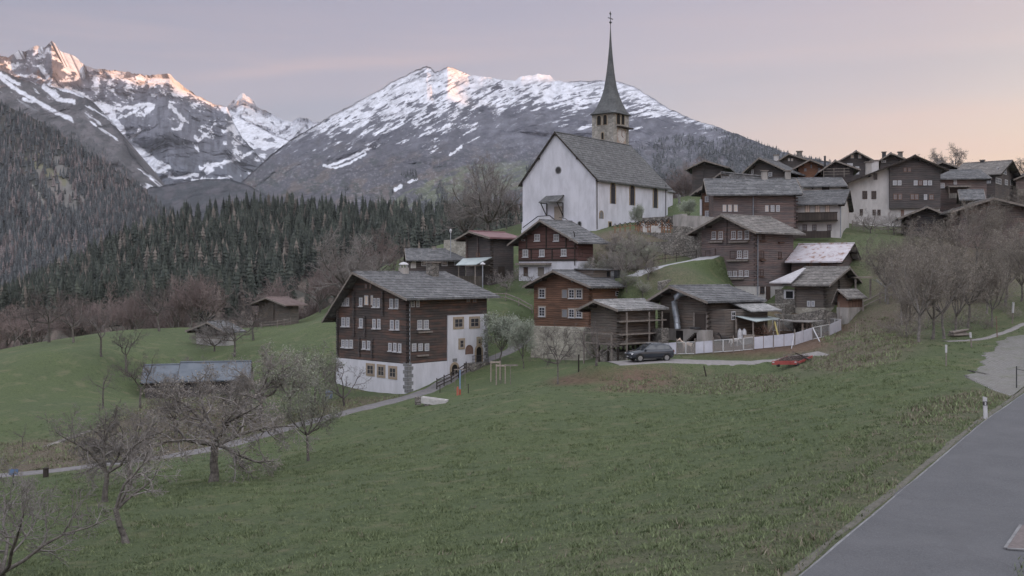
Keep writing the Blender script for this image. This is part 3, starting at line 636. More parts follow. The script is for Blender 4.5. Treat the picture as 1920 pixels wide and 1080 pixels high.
surf_A = mountain('wooded_slope', [(-60,150,2300),(-40,165,2300),(0,196,2200),(40,212,2150),(80,232,2100),(110,252,2050),(140,268,2000),(165,288,1950),(200,310,1900),(240,338,1850),(280,368,1800),(305,392,1750),(330,410,1700),(400,425,1700)],
         [(-60,600,1000),(100,590,1000),(400,560,1050)], -60, 400, 320, 200, 45, m_cover('wooded slope cover', .05, .4, .4, 3), cov_dark((.030, .033, .028), (.070, .058, .050), PALE), jag=1.5, seed=9.1, fr=.006, back=700)
FCR = [(-60,610,640),(0,592,660),(60,560,700),(130,520,740),(180,494,770),(230,466,790),(290,440,800),(350,424,800),(450,406,800),(560,402,800),(640,412,780),(720,416,760),(850,420,740),(1000,426,720),(1400,440,700)]
surf_F = mountain('forest_hill', FCR, [(-60,625,440),(600,600,440),(700,560,440),(850,520,440),(1000,490,440),(1400,480,440)], -60, 1400, 260, 80, 10, m_cover('forest floor', .2, .5, .5, 1), cov_dark((.05, .048, .04), (.13, .105, .088)), jag=1.0, seed=3.9, fr=.012, back=500)
# unseen eastern range at right, crest shaped so sunlight reaches only the summits
ax_s = np.array([math.sin(SAZ), math.cos(SAZ)]); ax_t = np.array([-math.cos(SAZ), math.sin(SAZ)])
lcf, mcf = curve(LC), curve(MCREST)
tgt = [(p_, r_, float(lcf(p_, 2))) for p_, r_ in ((0,152),(40,158),(70,166),(100,172),(150,160),(200,150),(300,162),(350,182),(400,208),(425,216))]
tgt += [(p_, r_, float(mcf(p_, 2))) for p_, r_ in ((600,222),(700,170),(840,137),(910,151),(1030,150))]+[(452,190,11000),(500,212,11000)]
q = np.array([P(*c_) for c_ in tgt]); S0 = 7300.0
tS = q[:, :2]@ax_s; tT = q[:, :2]@ax_t; tH = q[:, 2]+(S0-tS)*math.tan(SEL); o_ = np.argsort(tT)
tT = np.concatenate([[-5000, 0, 2500, 3600], tT[o_], [11500]]); tH = np.concatenate([[800, 950, 1050, 1150], tH[o_], [tH[o_][-1]]])
tt = np.linspace(-4800, 10800, 500); Hs = np.interp(tt, tT, tH); k = np.ones(9)/9; Hs = np.convolve(np.pad(Hs, 4, mode='edge'), k, 'valid')
Hs = Hs+14*fbm(tt*.004, 2.2, o=4)
uu = np.linspace(-1, 1, 61); SS = S0+np.where(uu < 0, uu*3300, uu*2500)
prof = (1-np.abs(uu))**.9; SGr, TGr = np.meshgrid(SS, tt, indexing='ij')
ZE = -90+(Hs[None]+90)*prof[:, None]+130*ridged(SGr*.0012, TGr*.0012, 1, o=5)*(np.sin(np.abs(uu)*math.pi)[:, None])-90*np.sin(np.abs(uu)*math.pi)[:, None]
EV = np.stack([SGr*ax_s[0]+TGr*ax_t[0], SGr*ax_s[1]+TGr*ax_t[1], ZE], -1)
ec = lerp3(np.array([.04, .05, .04]), np.broadcast_to(SNOW, EV.shape), sstep(700, 1300, ZE+200*fbm(SGr*.003, TGr*.003, 4)))
tag(raw_mesh('sun_blocking_range', EV.reshape(-1, 3), grid_faces(*SGr.shape), MC, smooth=True, attrs={'cover': ec.reshape(-1, 3)}), kind='structure')
# ------------------------------------------------------------------ trees
def m_veg(name, c1, c2, rough=.9, scale=.8, pertree=.25):
    m, nt, b = newmat(name); b.inputs['Roughness'].default_value = rough
    f = noise(nt, posn(nt), scale, 4, .7); oi = nt.nodes.new('ShaderNodeObjectInfo')
    c = ramp(nt, f, [(.35, c1), (.65, c2)])
    g = math_(nt, 'MULTIPLY_ADD', oi.outputs['Random'], pertree*2, 1-pertree)
    vm = nt.nodes.new('ShaderNodeVectorMath'); vm.operation = 'SCALE'; LK(nt, c, vm.inputs[0]); LK(nt, g, vm.inputs['Scale'])
    LK(nt, vm.outputs[0], b.inputs['Base Color']); return m
M_BARK = m_veg('orchard bark', (.060, .053, .048), (.16, .145, .13), scale=5, pertree=.15)
M_BARKG = m_veg('grey bark', (.09, .082, .075), (.19, .175, .16), scale=5, pertree=.15)
M_TWIG = m_veg('grey brown twigs', (.15, .134, .126), (.25, .23, .218), scale=1)
M_TWIGR = m_veg('reddish twigs', (.15, .118, .11), (.24, .19, .18), scale=.5)
M_TWIGD = m_veg('dark twigs', (.07, .06, .057), (.13, .115, .108), scale=1)
M_TWIGB = m_veg('brown grey twigs', (.13, .113, .100), (.21, .188, .168), scale=.5)
M_BUD = m_veg('pale spring buds', (.15, .16, .12), (.23, .245, .185), scale=1.5)
M_BUDB = m_veg('brown buds', (.17, .15, .125), (.27, .245, .2), scale=1.5)
M_BLOS = m_veg('blossom', (.23, .26, .20), (.38, .41, .34), scale=1.5)
M_NEED = m_veg('needles', (.024, .030, .025), (.062, .070, .055), scale=.3, pertree=.4)
M_LARCH = m_veg('bare larch', (.09, .08, .068), (.15, .13, .11), scale=.3, pertree=.3)
def tubes(segs, n):
    """segs: (m,8) p0,p1,r0,r1 to prism mesh arrays"""
    s = np.asarray(segs, float); p0, p1, r0, r1 = s[:, :3], s[:, 3:6], s[:, 6], s[:, 7]
    d = p1-p0; d /= np.linalg.norm(d, axis=1)[:, None]+1e-9
    ref = np.where(np.abs(d[:, 2:3]) < .9, [[0, 0, 1.]], [[1., 0, 0]]); u = np.cross(d, ref); u /= np.linalg.norm(u, axis=1)[:, None]; w_ = np.cross(d, u)
    a = np.arange(n)*2*math.pi/n; ring = np.cos(a)[None, :, None]*u[:, None]+np.sin(a)[None, :, None]*w_[:, None]
    V = np.concatenate([p0[:, None]+ring*r0[:, None, None], p1[:, None]+ring*r1[:, None, None]], 1).reshape(-1, 3)
    k = np.arange(n); f = np.stack([k, (k+1) % n, n+(k+1) % n, n+k], -1)[::-1]
    Fc = (np.arange(len(s))[:, None, None]*2*n+f[None]).reshape(-1, 4)
    return V, Fc
def grow(seed, H, trunk=.3, lean=(0, 0), limbs=5, spread=1.0, up=.35, r0=.18, kids=(6, 6, 5), droop=0.0, wander=.22, twist=1.0, crown_h=1.0, two=None):
    """returns limb segments and twig segments"""
    rg = random.Random(seed); big, small, tips = [], [], []
    def branch(p, d, L, r, lev, nseg):
        pts_ = [p]; rad = [r]
        for i in range(nseg):
            wv = np.array([rg.gauss(0, 1), rg.gauss(0, 1), rg.gauss(0, .7)])*wander*twist
            tgt_up = up if lev < 3 else up*.5
            d = d+wv+np.array([0, 0, (tgt_up-droop*(i/nseg))*.25]); d = d/np.linalg.norm(d)
            p = p+d*L/nseg; pts_.append(p); rad.append(r*(1-.75*(i+1)/nseg))
        dst = big if lev <= 1 else small
        for i in range(nseg): dst.append((*pts_[i], *pts_[i+1], rad[i], rad[i+1]))
        if lev >= 2: tips.append(pts_[-1])
        if lev-1 >= len(kids) or lev < 1: return pts_, rad
        for k in range(kids[lev-1]):
            t = .2+.8*(k+rg.random())/kids[lev-1]; i = min(int(t*nseg), nseg-1); f = t*nseg-i
            q = pts_[i]*(1-f)+pts_[i+1]*f; dd = pts_[i+1]-pts_[i]; dd = dd/np.linalg.norm(dd)
            a = np.array([rg.gauss(0, 1) for _ in range(3)]); a -= a@dd*dd; a /= np.linalg.norm(a)+1e-9
            nd = dd*rg.uniform(.35, .8)+a*rg.uniform(.6, 1.0); nd /= np.linalg.norm(nd)
            branch(q, nd, L*rg.uniform(.38, .62)*(1.1-.5*t), max(.006, rad[i]*.6), lev+1, max(2, 4-lev+1))
        return pts_, rad
    th = H*trunk; n0 = 4; p = np.zeros(3); tp = [p]
    for i in range(n0):
        p = p+np.array([lean[0]/n0+rg.gauss(0, .04), lean[1]/n0+rg.gauss(0, .04), th/n0]); tp.append(p)
    rr = [r0*1.35, r0*1.05, r0*.95, r0*.9, r0*.85]
    for i in range(n0): big.append((*tp[i], *tp[i+1], rr[i], rr[i+1]))
    a0 = rg.random()*6.28; CH = (H-th)*crown_h
    for k in range(limbs):
        a = a0+6.28*k/limbs+rg.gauss(0, .3); e = rg.uniform(.25, 1.1) if k else 1.35
        sp_ = spread*(.9+.2*rg.random()); d = np.array([math.cos(a)*math.cos(e)*sp_, math.sin(a)*math.cos(e)*sp_, math.sin(e)]); L = CH*np.linalg.norm(d)*rg.uniform(.75, .95); d /= np.linalg.norm(d)
        branch(tp[-1]-np.array([0, 0, rg.random()*th*.12]), d, L, r0*.62, 1, 5)
    return np.array(big), np.array(small), np.array(tips)
def leafbits(tips, per, size, rgn, spread=.25):
    c_ = np.repeat(tips, per, 0)+rgn.normal(size=(len(tips)*per, 3))*spread; n_ = len(c_)
    a = rgn.normal(size=(n_, 3)); a /= np.linalg.norm(a, axis=1)[:, None]; b_ = rgn.normal(size=(n_, 3)); b_ -= (a*b_).sum(1)[:, None]*a; b_ /= np.linalg.norm(b_, axis=1)[:, None]
    s_ = size*rgn.uniform(.6, 1.3, n_)[:, None]
    V = np.stack([c_-a*s_, c_+b_*s_, c_+a*s_, c_-b_*s_], 1).reshape(-1, 3); return V, np.arange(4*n_).reshape(-1, 4)
def tree_proto(seed, mats, buds=None, per=1, bsize=.04, bspread=.12, tr=.9, **kw):
    big, small, tips = grow(seed, **kw)
    sm = small.copy(); sm[:, 6:8] = np.maximum(sm[:, 6:8]*tr, .009)
    tv, tf = tubes(np.concatenate([big[:, :6], big[:, 6:8]*.75], 1), 7); cv, cf_ = tubes(sm, 3); mi = np.zeros(len(cf_), int); m2 = [mats[1]]
    if buds:
        lv, lf = leafbits(tips, per, bsize, np.random.default_rng(seed), bspread); cf_ = np.concatenate([cf_, lf+len(cv)]); cv = np.concatenate([cv, lv]); mi = np.concatenate([mi, np.ones(len(lf), int)]); m2.append(buds)
    H = max(cv[:, 2].max(), .1)
    return dict(t=raw_mesh('trunk', tv, tf, mats[0], smooth=True, link=False), c=raw_mesh('crown', cv, cf_, m2, link=False, mi=mi if buds else None), H=H)
def put_tree(proto, loc, H, label, group=None, rz=None, name='bare_tree', cat='tree', wide=1.0):
    s_ = H/proto['H']; o = thing(name, label, cat, loc, group); o.scale = (s_*wide, s_*wide, s_)
    o.rotation_euler = (0, 0, random.random()*6.28 if rz is None else rz)
    for k, nm in (('t', 'trunk'), ('c', 'crown')):
        c_ = bpy.data.objects.new(nm, proto[k]); COL.objects.link(c_); c_.parent = o
    return o
OR = (M_BARK, M_TWIG); OD = (M_BARK, M_TWIGD)
PR = {
 'apple1': tree_proto(11, OR, M_BUDB, 1, .03, H=6.5, trunk=.30, limbs=6, spread=1.25, up=.25, r0=.24, kids=(8, 8, 7), droop=.5, wander=.28),
 'apple2': tree_proto(12, OR, M_BUDB, 1, .03, H=6, trunk=.28, limbs=5, spread=1.1, up=.3, r0=.20, kids=(8, 7, 7), wander=.30, lean=(.2, 0)),
 'lean': tree_proto(13, OR, H=5, trunk=.30, limbs=3, spread=1.0, up=.35, r0=.17, kids=(6, 5, 5), wander=.24, lean=(-.45, .1)),
 'low': tree_proto(14, OR, H=4.5, trunk=.2, limbs=6, spread=1.7, up=.2, r0=.16, kids=(8, 7, 7), wander=.25),
 'sparse': tree_proto(15, OD, H=4.5, trunk=.45, limbs=4, spread=1.1, up=.1, r0=.11, kids=(4, 3, 2), wander=.3),
 'orch1': tree_proto(16, OD, None, H=6, trunk=.33, limbs=5, spread=1.2, up=.3, r0=.16, kids=(7, 6, 5), wander=.26),
 'orch2': tree_proto(17, OD, None, H=6, trunk=.35, limbs=3, spread=1.3, up=.35, r0=.15, kids=(7, 6, 5), wander=.26),
 'green': tree_proto(18, (M_BARK, M_TWIG), M_BUD, 2, .055, .2, H=6.5, trunk=.3, limbs=6, spread=.8, up=.6, r0=.16, kids=(7, 6, 5), wander=.2),
 'blos': tree_proto(19, (M_BARK, M_TWIG), M_BLOS, 6, .065, .22, H=6, trunk=.25, limbs=6, spread=1.0, up=.55, r0=.13, kids=(7, 6, 5), wander=.2),
 'belt1': tree_proto(20, (M_BARKG, M_TWIGR), None, tr=1.6, H=9, trunk=.2, limbs=7, spread=.9, up=.5, r0=.18, kids=(8, 6, 5), wander=.2),
 'belt2': tree_proto(21, (M_BARKG, M_TWIGR), None, tr=1.6, H=9, trunk=.15, limbs=8, spread=.6, up=.8, r0=.15, kids=(8, 6, 5), wander=.18),
 'grove1': tree_proto(22, (M_BARKG, M_TWIGB), M_BUDB, 1, .04, .15, H=9, trunk=.26, limbs=7, spread=.75, up=.55, r0=.17, kids=(8, 7, 6), wander=.2),
 'grove2': tree_proto(23, (M_BARKG, M_TWIGB), M_BUDB, 1, .04, .15, H=9, trunk=.2, limbs=6, spread=.55, up=.75, r0=.15, kids=(7, 7, 5), wander=.2),
 'linden': tree_proto(24, (M_BARK, M_TWIG), None, tr=1.1, H=14, trunk=.18, limbs=9, spread=.85, up=.5, r0=.42, kids=(9, 8, 7), wander=.18),
 'bush': tree_proto(25, (M_BARKG, M_TWIG), M_BUDB, 3, .05, .12, H=2.5, trunk=.06, limbs=9, spread=1.3, up=.6, r0=.05, kids=(6, 5), wander=.2),
 'blackt': tree_proto(26, (M_TWIGD, M_TWIGD), None, H=4.2, trunk=.2, limbs=5, spread=1.3, up=.45, r0=.15, kids=(6, 5, 3), wander=.28),
}
def T(kind, px, D, H, label, group=None, name='apple_tree', **kw):
    return put_tree(PR[kind], on(px, D, -.05), H, label, group, name=name, **kw)
T('lean', 237, 43, 4.6, 'small leaning fruit tree with forked pale trunk, nearest in the lower left meadow', 'fruit trees on the near meadow', rz=.2)
T('apple2', 197, 53, 5.4, 'twiggy bare fruit tree standing just behind the small leaning one', 'fruit trees on the near meadow', rz=1.0)
T('apple1', 243, 63, 5.2, 'bare fruit tree with short thick trunk beside the left path', 'fruit trees on the near meadow', rz=2.0)
T('low', 5, 35, 5.0, 'low spreading bare tree cut off by the lower left corner of the photo', 'fruit trees on the near meadow', rz=.4)
T('apple1', 400, 62, 7.4, 'largest broad bare apple tree with stout trunk in the near meadow', 'fruit trees on the near meadow', rz=4.0, wide=1.12)
T('green', 578, 69, 6.6, 'slim tree with forked dark trunk and pale green buds below the path', 'fruit trees on the near meadow', rz=1.2, wide=.75)
T('green', 545, 92, 7.2, 'pale greenish budding tree behind the path, left of the white plinth', 'trees along the path', name='budding_tree', wide=1.1)
T('apple1', 490, 90, 7.0, 'dense brown twiggy tree in front of the blue grey shed roof end', 'trees along the path', name='bare_tree')
T('green', 590, 104, 6.6, 'grey green budding tree standing against the left edge of the big chalet', 'trees along the path', name='budding_tree')
T('apple2', 440, 86, 5.5, 'bare bushy tree right behind the largest apple tree', 'trees along the path', name='bare_tree')
T('apple2', 330, 84, 5.2, 'bare tree standing in the brown garden behind the left path', 'trees along the path', name='bare_tree')
T('orch2', 262, 95, 5.6, 'gnarled bare tree on the terrace edge left of the long sheds', 'trees along the path', name='bare_tree')
T('blackt', 645, 99, 4.6, 'black bare tree with curving limbs against the white plinth of the big chalet', name='bare_tree', rz=1.9)
T('sparse', 193, 100, 4.4, 'sparse tree with cross like branches alone on the left meadow', name='pruned_tree', rz=.3)
T('sparse', 42, 86, 2.0, 'short dead stub of a tree at the lower edge of the left meadow', name='dead_tree', rz=2)
G1 = 'orchard trees on the left meadow'
for px, D, H, kd, lb in ((190,122,6.4,'orch2','bare orchard tree with three steep limbs, left of a pair on the left meadow'),(235,122,5.8,'orch2','bare orchard tree with wide fork, right of a pair on the left meadow'),
    (138,136,6.4,'orch1','bare orchard tree leaning left at the top edge of the left meadow'),(92,142,8.5,'orch1','tall bare tree with straight trunk at the left meadow edge'),
    (60,146,6.5,'orch2','bare tree with slanting trunk at far left meadow edge'),(298,151,7.5,'orch1','round crowned bare tree on the crest of the left meadow'),
    (440,128,6.2,'orch1','bare tree with thick trunk on the slope right of the open shed'),(322,118,4.6,'low','low wide bare tree behind the long shed roofs'),
    (402,133,4.6,'low','bare tree directly in front of the open shed'),(475,148,6.6,'orch1','bare tree between the open shed and the log barn'),(360,122,4.6,'apple2','tangled bare tree left of the open shed behind the roofs')):
    T(kd, px, D, H, lb, G1, name='orchard_tree')
G2 = 'bare trees in the belt behind the left meadow'
rb = random.Random(5)
for i in range(100):
    px = rb.uniform(-30, 640); D = rb.uniform(165, 235) if px < 420 else rb.uniform(178, 235)
    T(rb.choice(['belt1', 'belt2', 'belt1']), px, D, rb.uniform(7, 10.5), 'bare reddish brown tree in the wooded belt between meadow and forest', G2, name='bare_tree')
T('linden', 915, 168, 14.5, 'tall bare linden standing left of the white church', name='linden_tree', rz=.5, wide=.9)
T('linden', 872, 176, 9.5, 'lower bare tree left of the tall linden', name='bare_tree', rz=2.5)
T('belt1', 950, 172, 7.5, 'bare brownish tree close to the church gable', name='bare_tree')
T('linden', 655, 172, 13.5, 'large bare tree rising behind the left half of the big chalet roof', name='bare_tree', rz=3, wide=1.1)
G3 = 'bare bushy trees behind the big chalet'
for px, D, H, lb in ((600,178,8,'bare bushy tree left behind the big chalet gable'),(712,182,9,'bare tree behind the ridge of the big chalet'),(738,176,6,'small bare tree left of the long low house'),(628,190,10,'bare tree left of the large one behind the big chalet'),(690,196,10,'bare tree right of the large one behind the big chalet')):
    T('belt1', px, D, H, lb, G3, name='bare_tree')
T('blos', 938, 111, 5.8, 'white blossoming tree hiding the right corner of the big chalet', name='blossoming_tree', wide=.95)
T('blos', 982, 106, 5.4, 'thin trunked budding tree right of the white blossoming tree', name='blossoming_tree', wide=.7)
T('orch1', 1046, 93, 6.0, 'dark bare fruit tree with fan of branches before the pale stone wall', name='fruit_tree', rz=2.2, wide=.62)
T('blackt', 1118, 95, 4.2, 'pale thin shrub in front of the raised granary', name='shrub')
T('low', 950, 133, 3.6, 'small pruned fruit tree beside the rail fence', name='fruit_tree', wide=.7)
T('low', 1012, 131, 3.4, 'small bare espalier tree before the white plinth', name='fruit_tree', wide=.8)
G4 = 'bushes on the slope below the churchyard'
rb = random.Random(8)
for i, (px, D, H) in enumerate([(1205,118,2.4),(1105,127,3.2),(1130,124,3.4),(1165,121,3.2),(1190,129,4.6),(1170,132,4.4),(1100,131,3.4),(1120,129,4.0),(1140,127,4.2),(1160,126,4.6),(1175,124,4.4),(1195,126,4.8),(1212,124,4.2),(1150,133,3.4),(1185,131,3.2),(1215,120,2.6),(1175,119,2.8),(1140,121,2.8)]):
    T('apple2' if i % 2 else 'green', px, D, H, 'tangled brownish bush on the steep slope under the churchyard wall', G4, name='bush', wide=1.1)
G5 = 'trees of the roadside grove on the right'
for px, D, H, kd, lb in ((1722,82,8.4,'grove1','slender bare tree leaning left, front edge of the right grove'),(1748,86,8.8,'grove2','straight bare tree second from the left in the right grove'),
    (1770,88,8.4,'grove1','bare tree with rough trunk in the middle of the right grove'),(1792,92,8.6,'grove2','bare tree beside the log pile in the right grove'),
    (1815,97,8.6,'grove1','bare tree right of the log pile in the right grove'),(1850,104,8.6,'grove2','bare tree on the slope above the two white posts'),
    (1885,108,8.8,'grove1','bare tree near the right edge of the grove'),(1915,110,9.2,'grove2','bare tree cut by the right edge of the photo'),(1945,104,9,'grove1','bare tree leaning in from beyond the right photo edge'),
    (1690,104,8.6,'grove1','bare brown tree at the left end of the grove behind the fence'),(1665,112,7.8,'grove1','bare tree left of the grove beside the clothes line'),
    (1712,112,8.4,'grove2','bare tree in the back row of the grove, left'),(1745,116,8.4,'grove1','bare tree in the back row of the grove, centre'),(1790,118,8.6,'grove2','bare tree in the back row of the grove, below the gabled barn'),
    (1830,122,8.6,'grove1','bare tree in the back row of the grove, right'),(1875,126,8.2,'grove2','bare tree in the back row before the long barn roof'),(1910,130,8.6,'grove1','rearmost bare tree at the right photo edge'),
    (1700,92,6,'grove2','short bare tree between two taller ones at the grove front'),(1860,96,6.5,'grove1','short bare tree over the grassy bank on the right')):
    T(kd, px, D, H, lb, G5, name='grove_tree', wide=rb.uniform(.85, 1.1))
G6 = 'bushes at the foot of the right grove'
for i in range(16):
    px = rb.uniform(1660, 1925); T('bush', px, rb.uniform(88, 120), rb.uniform(1.2, 2.4), 'low brown scrub at the foot of the right grove', G6, name='shrub')
T('apple1', 1752, 240, (HZ-277)/F*240-float(gh((1752-960)/F*240, 240)), 'left crown of the two round trees on the skyline', 'skyline trees', name='skyline_tree', wide=.75)
T('apple1', 1787, 238, (HZ-264)/F*238-float(gh((1787-960)/F*238, 238)), 'right and taller crown of the two round trees on the skyline', 'skyline trees', name='skyline_tree', wide=.75)
T('apple1', 1930, 240, (HZ-288)/F*240-float(gh((1930-960)/F*240, 240)), 'bare tree on the skyline at the right photo edge', 'skyline trees', name='skyline_tree')
T('low', 1632, 137, 3.4, 'small bare tree in front of the white gable wall', name='fruit_tree'); T('low', 1676, 138, 3.6, 'knotty bare tree before the white plinth of the brown gabled house', name='fruit_tree')
T('low', 1565, 128, 2.4, 'small bare shrub below the balcony house', name='shrub'); T('blos', 1293, 150, 3.2, 'little pale blossoming tree right of the church choir', name='blossoming_tree')
T('blos', 1197, 141, 4.0, 'thin shrub with pale buds against the church side wall', name='shrub', wide=.6)
G7 = 'bushes on the hill behind the church'
for i in range(9):
    T('belt1', 1255+i*10, 205+rb.uniform(-8, 12), rb.uniform(6, 10), 'brown bare tree on the rise behind the church choir', G7, name='bare_tree')

# conifers: layered drooping branches
def conifer(seed, layers, nb, H=18., Rr=2.6, q=1):
    rg = np.random.default_rng(seed); V, Fc = [], []
    for i in range(layers):
        f = i/(layers-1); z = H*(.10+.88*f); rr = Rr*(1-f)**.72*(.8+.35*rg.random())+.2
        for k in range(nb):
            a = 6.283*(k+rg.random()*.8)/nb; r_ = rr*rg.uniform(.7, 1.15); dz = r_*rg.uniform(.35, .6); ww = rr*rg.uniform(.28, .45)+.05
            c_, s_ = math.cos(a), math.sin(a); o = len(V); h_ = H/layers*1.2
            V += [(0, 0, z+h_), (c_*r_*.55-s_*ww, s_*r_*.55+c_*ww, z-dz*.3), (c_*r_, s_*r_, z-dz), (c_*r_*.55+s_*ww, s_*r_*.55-c_*ww, z-dz*.3)]; Fc.append((o, o+1, o+2, o+3))
    return np.array(V), np.array(Fc)
CF = []
for sd, rr, mt in ((1, 3.6, M_NEED), (2, 4.0, M_NEED), (3, 3.2, M_NEED), (4, 3.2, M_LARCH)):
    V, Fc = conifer(sd, 16, 12, Rr=rr); me = raw_mesh('crown', V, Fc, mt, link=False)
    tv, tf = tubes(np.array([(0, 0, -1, 0, 0, 17, .28, .04)]), 5); CF.append((raw_mesh('trunk', tv, tf, M_BARKG, link=False), me))
def scatter(surf, n_, x0, x1, t0, t1, seed, ok=None):
    rg = np.random.default_rng(seed); px = rg.uniform(x0, x1, n_); t = rg.uniform(t0, t1, n_)
    if ok is not None: k_ = ok(px, t, rg); px, t = px[k_], t[k_]
    return surf(px, t)
fp = scatter(surf_F, 4600, -60, 1010, 0.02, 1.0, 5)
# thinner to the right of x=520 near the foot, where rocks and bare trees show
ppx = fp[:, 0]/fp[:, 1]*F+960; ppy = HZ-fp[:, 2]/fp[:, 1]*F
edge_ = np.interp(ppx, [380, 480, 600, 700, 860], [620, 560, 520, 500, 470])+16*fbm(ppx*.03, ppy*.03, 2, o=3); keep = (ppx < 380) | (ppy < edge_) | (RNG.random(len(ppx)) < .10); fp = fp[keep]
o_ = np.argsort(fp[:, 1]); near, farf = fp[o_[:290]], fp[o_[290:]]
for i, p_ in enumerate(near):
    lar = random.random() < .16; tr_, cr_ = CF[3] if lar else CF[i % 3]
    if lar: o = thing('larch_tree', 'pale bare larch among the dark conifers at the near edge of the forest', 'tree', p_, 'larches at the near edge of the forest')
    else: o = thing('conifer_tree', 'dark green conifer at the near edge of the dense forest on the hill', 'tree', p_, 'conifers at the near edge of the forest')
    s_ = random.uniform(.75, 1.2)*(.95 if lar else 1); o.scale = (s_*random.uniform(.85, 1.2),)*2+(s_,); o.rotation_euler = (0, 0, random.random()*6.28)
    for nm, me in (('trunk', tr_), ('crown', cr_)):
        c_ = bpy.data.objects.new(nm, me); COL.objects.link(c_); c_.parent = o
def forest(name, label, P_, layers, nb, hs, mats, larch=.12, seed=1, H=18., Rr=2.7):
    rg = np.random.default_rng(seed); protos = [conifer(s_+40, layers, nb, H=H, Rr=Rr*1.45) for s_ in range(4)]; Vs, Fs, Ms, Ts = [], [], [], []; o = 0
    for p_ in P_:
        v, f = protos[rg.integers(4)]; a = rg.random()*6.28; s_ = rg.uniform(*hs); wd = s_*rg.uniform(.8, 1.25)
        ca, sa = math.cos(a)*wd, math.sin(a)*wd
        Vs.append(np.stack([v[:, 0]*ca-v[:, 1]*sa, v[:, 0]*sa+v[:, 1]*ca, v[:, 2]*s_], 1)+p_); Fs.append(f+o); o += len(v); Ms.append(np.full(len(f), 1 if rg.random() < larch+.35*max(0, float(fbm(p_[0]*.004, p_[2]*.008, 3.0, o=2))) else 0)); Ts.append(np.full(len(v), rg.uniform(.55, 1.5)))
    ob = raw_mesh(name, np.concatenate(Vs), np.concatenate(Fs), mats, mi=np.concatenate(Ms), attrs={'tone': np.concatenate(Ts)}); return tag(ob, label, 'forest', kind='stuff')
def m_tone(name, c1, c2, scale):
    m = m_veg(name, c1, c2, scale=scale, pertree=0); nt = m.node_tree; b = nt.nodes['Principled BSDF']; src = b.inputs['Base Color'].links[0].from_socket
    vm = nt.nodes.new('ShaderNodeVectorMath'); vm.operation = 'SCALE'; LK(nt, src, vm.inputs[0]); LK(nt, attr(nt, 'tone').outputs['Fac'], vm.inputs['Scale']); LK(nt, vm.outputs[0], b.inputs['Base Color']); return m
M_LARCHF = m_tone('far bare larch', (.09, .08, .07), (.145, .128, .11), .3)
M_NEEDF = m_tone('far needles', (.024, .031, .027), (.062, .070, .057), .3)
M_NEEDF2 = m_tone('haze tinted needles', (.050, .057, .062), (.100, .106, .108), .1)  # haze painted into the needles: lighter and bluer than the near forest
forest('conifer_forest', 'dense dark conifer forest covering the hill behind the village', farf, 11, 9, (.65, 1.15), [M_NEEDF, M_LARCHF], .12, 2)
pal = [c_[0] for c_ in PALE]
def okA(px, t, rg):
    pa = np.array([[p_[0], p_[1]] for p_ in zip(px, np.interp(px, [-60,0,80,140,200,280,330,400], [160,196,232,268,310,368,410,425])*t+(1-t)*595)])
    d = np.minimum.reduce([dist_poly(pa[:, 0], pa[:, 1], q_[0])-q_[1]*.75 for q_ in PALE])
    return ((d > 0) | (rg.random(len(px)) < .3)) & (rg.random(len(px)) < .45+.55*sstep(-.1, .15, fbm(px*.02, pa[:, 1]*.02, 3.3, o=3)))
pa = scatter(surf_A, 12000, -55, 400, .0, .99, 9, okA)
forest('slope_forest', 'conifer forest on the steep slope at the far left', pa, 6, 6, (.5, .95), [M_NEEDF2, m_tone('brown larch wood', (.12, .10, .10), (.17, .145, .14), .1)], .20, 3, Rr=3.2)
def okM(px, t, rg):
    dens = sstep(.08, .3, fbm(px*.03, t*3, 6.3, o=4, gain=.6)+np.interp(px, [430,700,1000,1200,1500], [-.05,-.15,-.02,.25,.6])); return (rg.random(len(px)) < dens*.9) & (t < np.interp(px, [430,800,1000,1200,1260,1330,1450], [.3,.4,.45,.62,.78,.97,1.0]))
pm = scatter(surf_mid, 34000, 430, 1560, .03, 1.0, 12, okM)
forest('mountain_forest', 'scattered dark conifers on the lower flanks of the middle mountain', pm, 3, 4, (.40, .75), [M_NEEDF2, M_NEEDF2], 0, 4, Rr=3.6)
psp = scatter(surf_S, 12000, -40, 330, .02, .72, 21, lambda px, t, rg: rg.random(len(px)) < .15+.85*sstep(-.05, .2, fbm(px*.03, t*4, 2.2, o=3)-t*.35+.12))
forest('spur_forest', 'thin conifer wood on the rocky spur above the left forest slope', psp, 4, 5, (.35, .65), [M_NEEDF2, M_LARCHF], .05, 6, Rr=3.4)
rb = random.Random(11)
for i in range(70):
    px = rb.uniform(480, 850); D = rb.uniform(200, 330); 
    p_ = on(px, D, -.3)
    T('belt1' if i % 3 else 'belt2', px, D, rb.uniform(7, 11), 'bare brown tree on the rocky slope below the conifer forest', 'bare trees below the conifer forest', name='bare_tree')

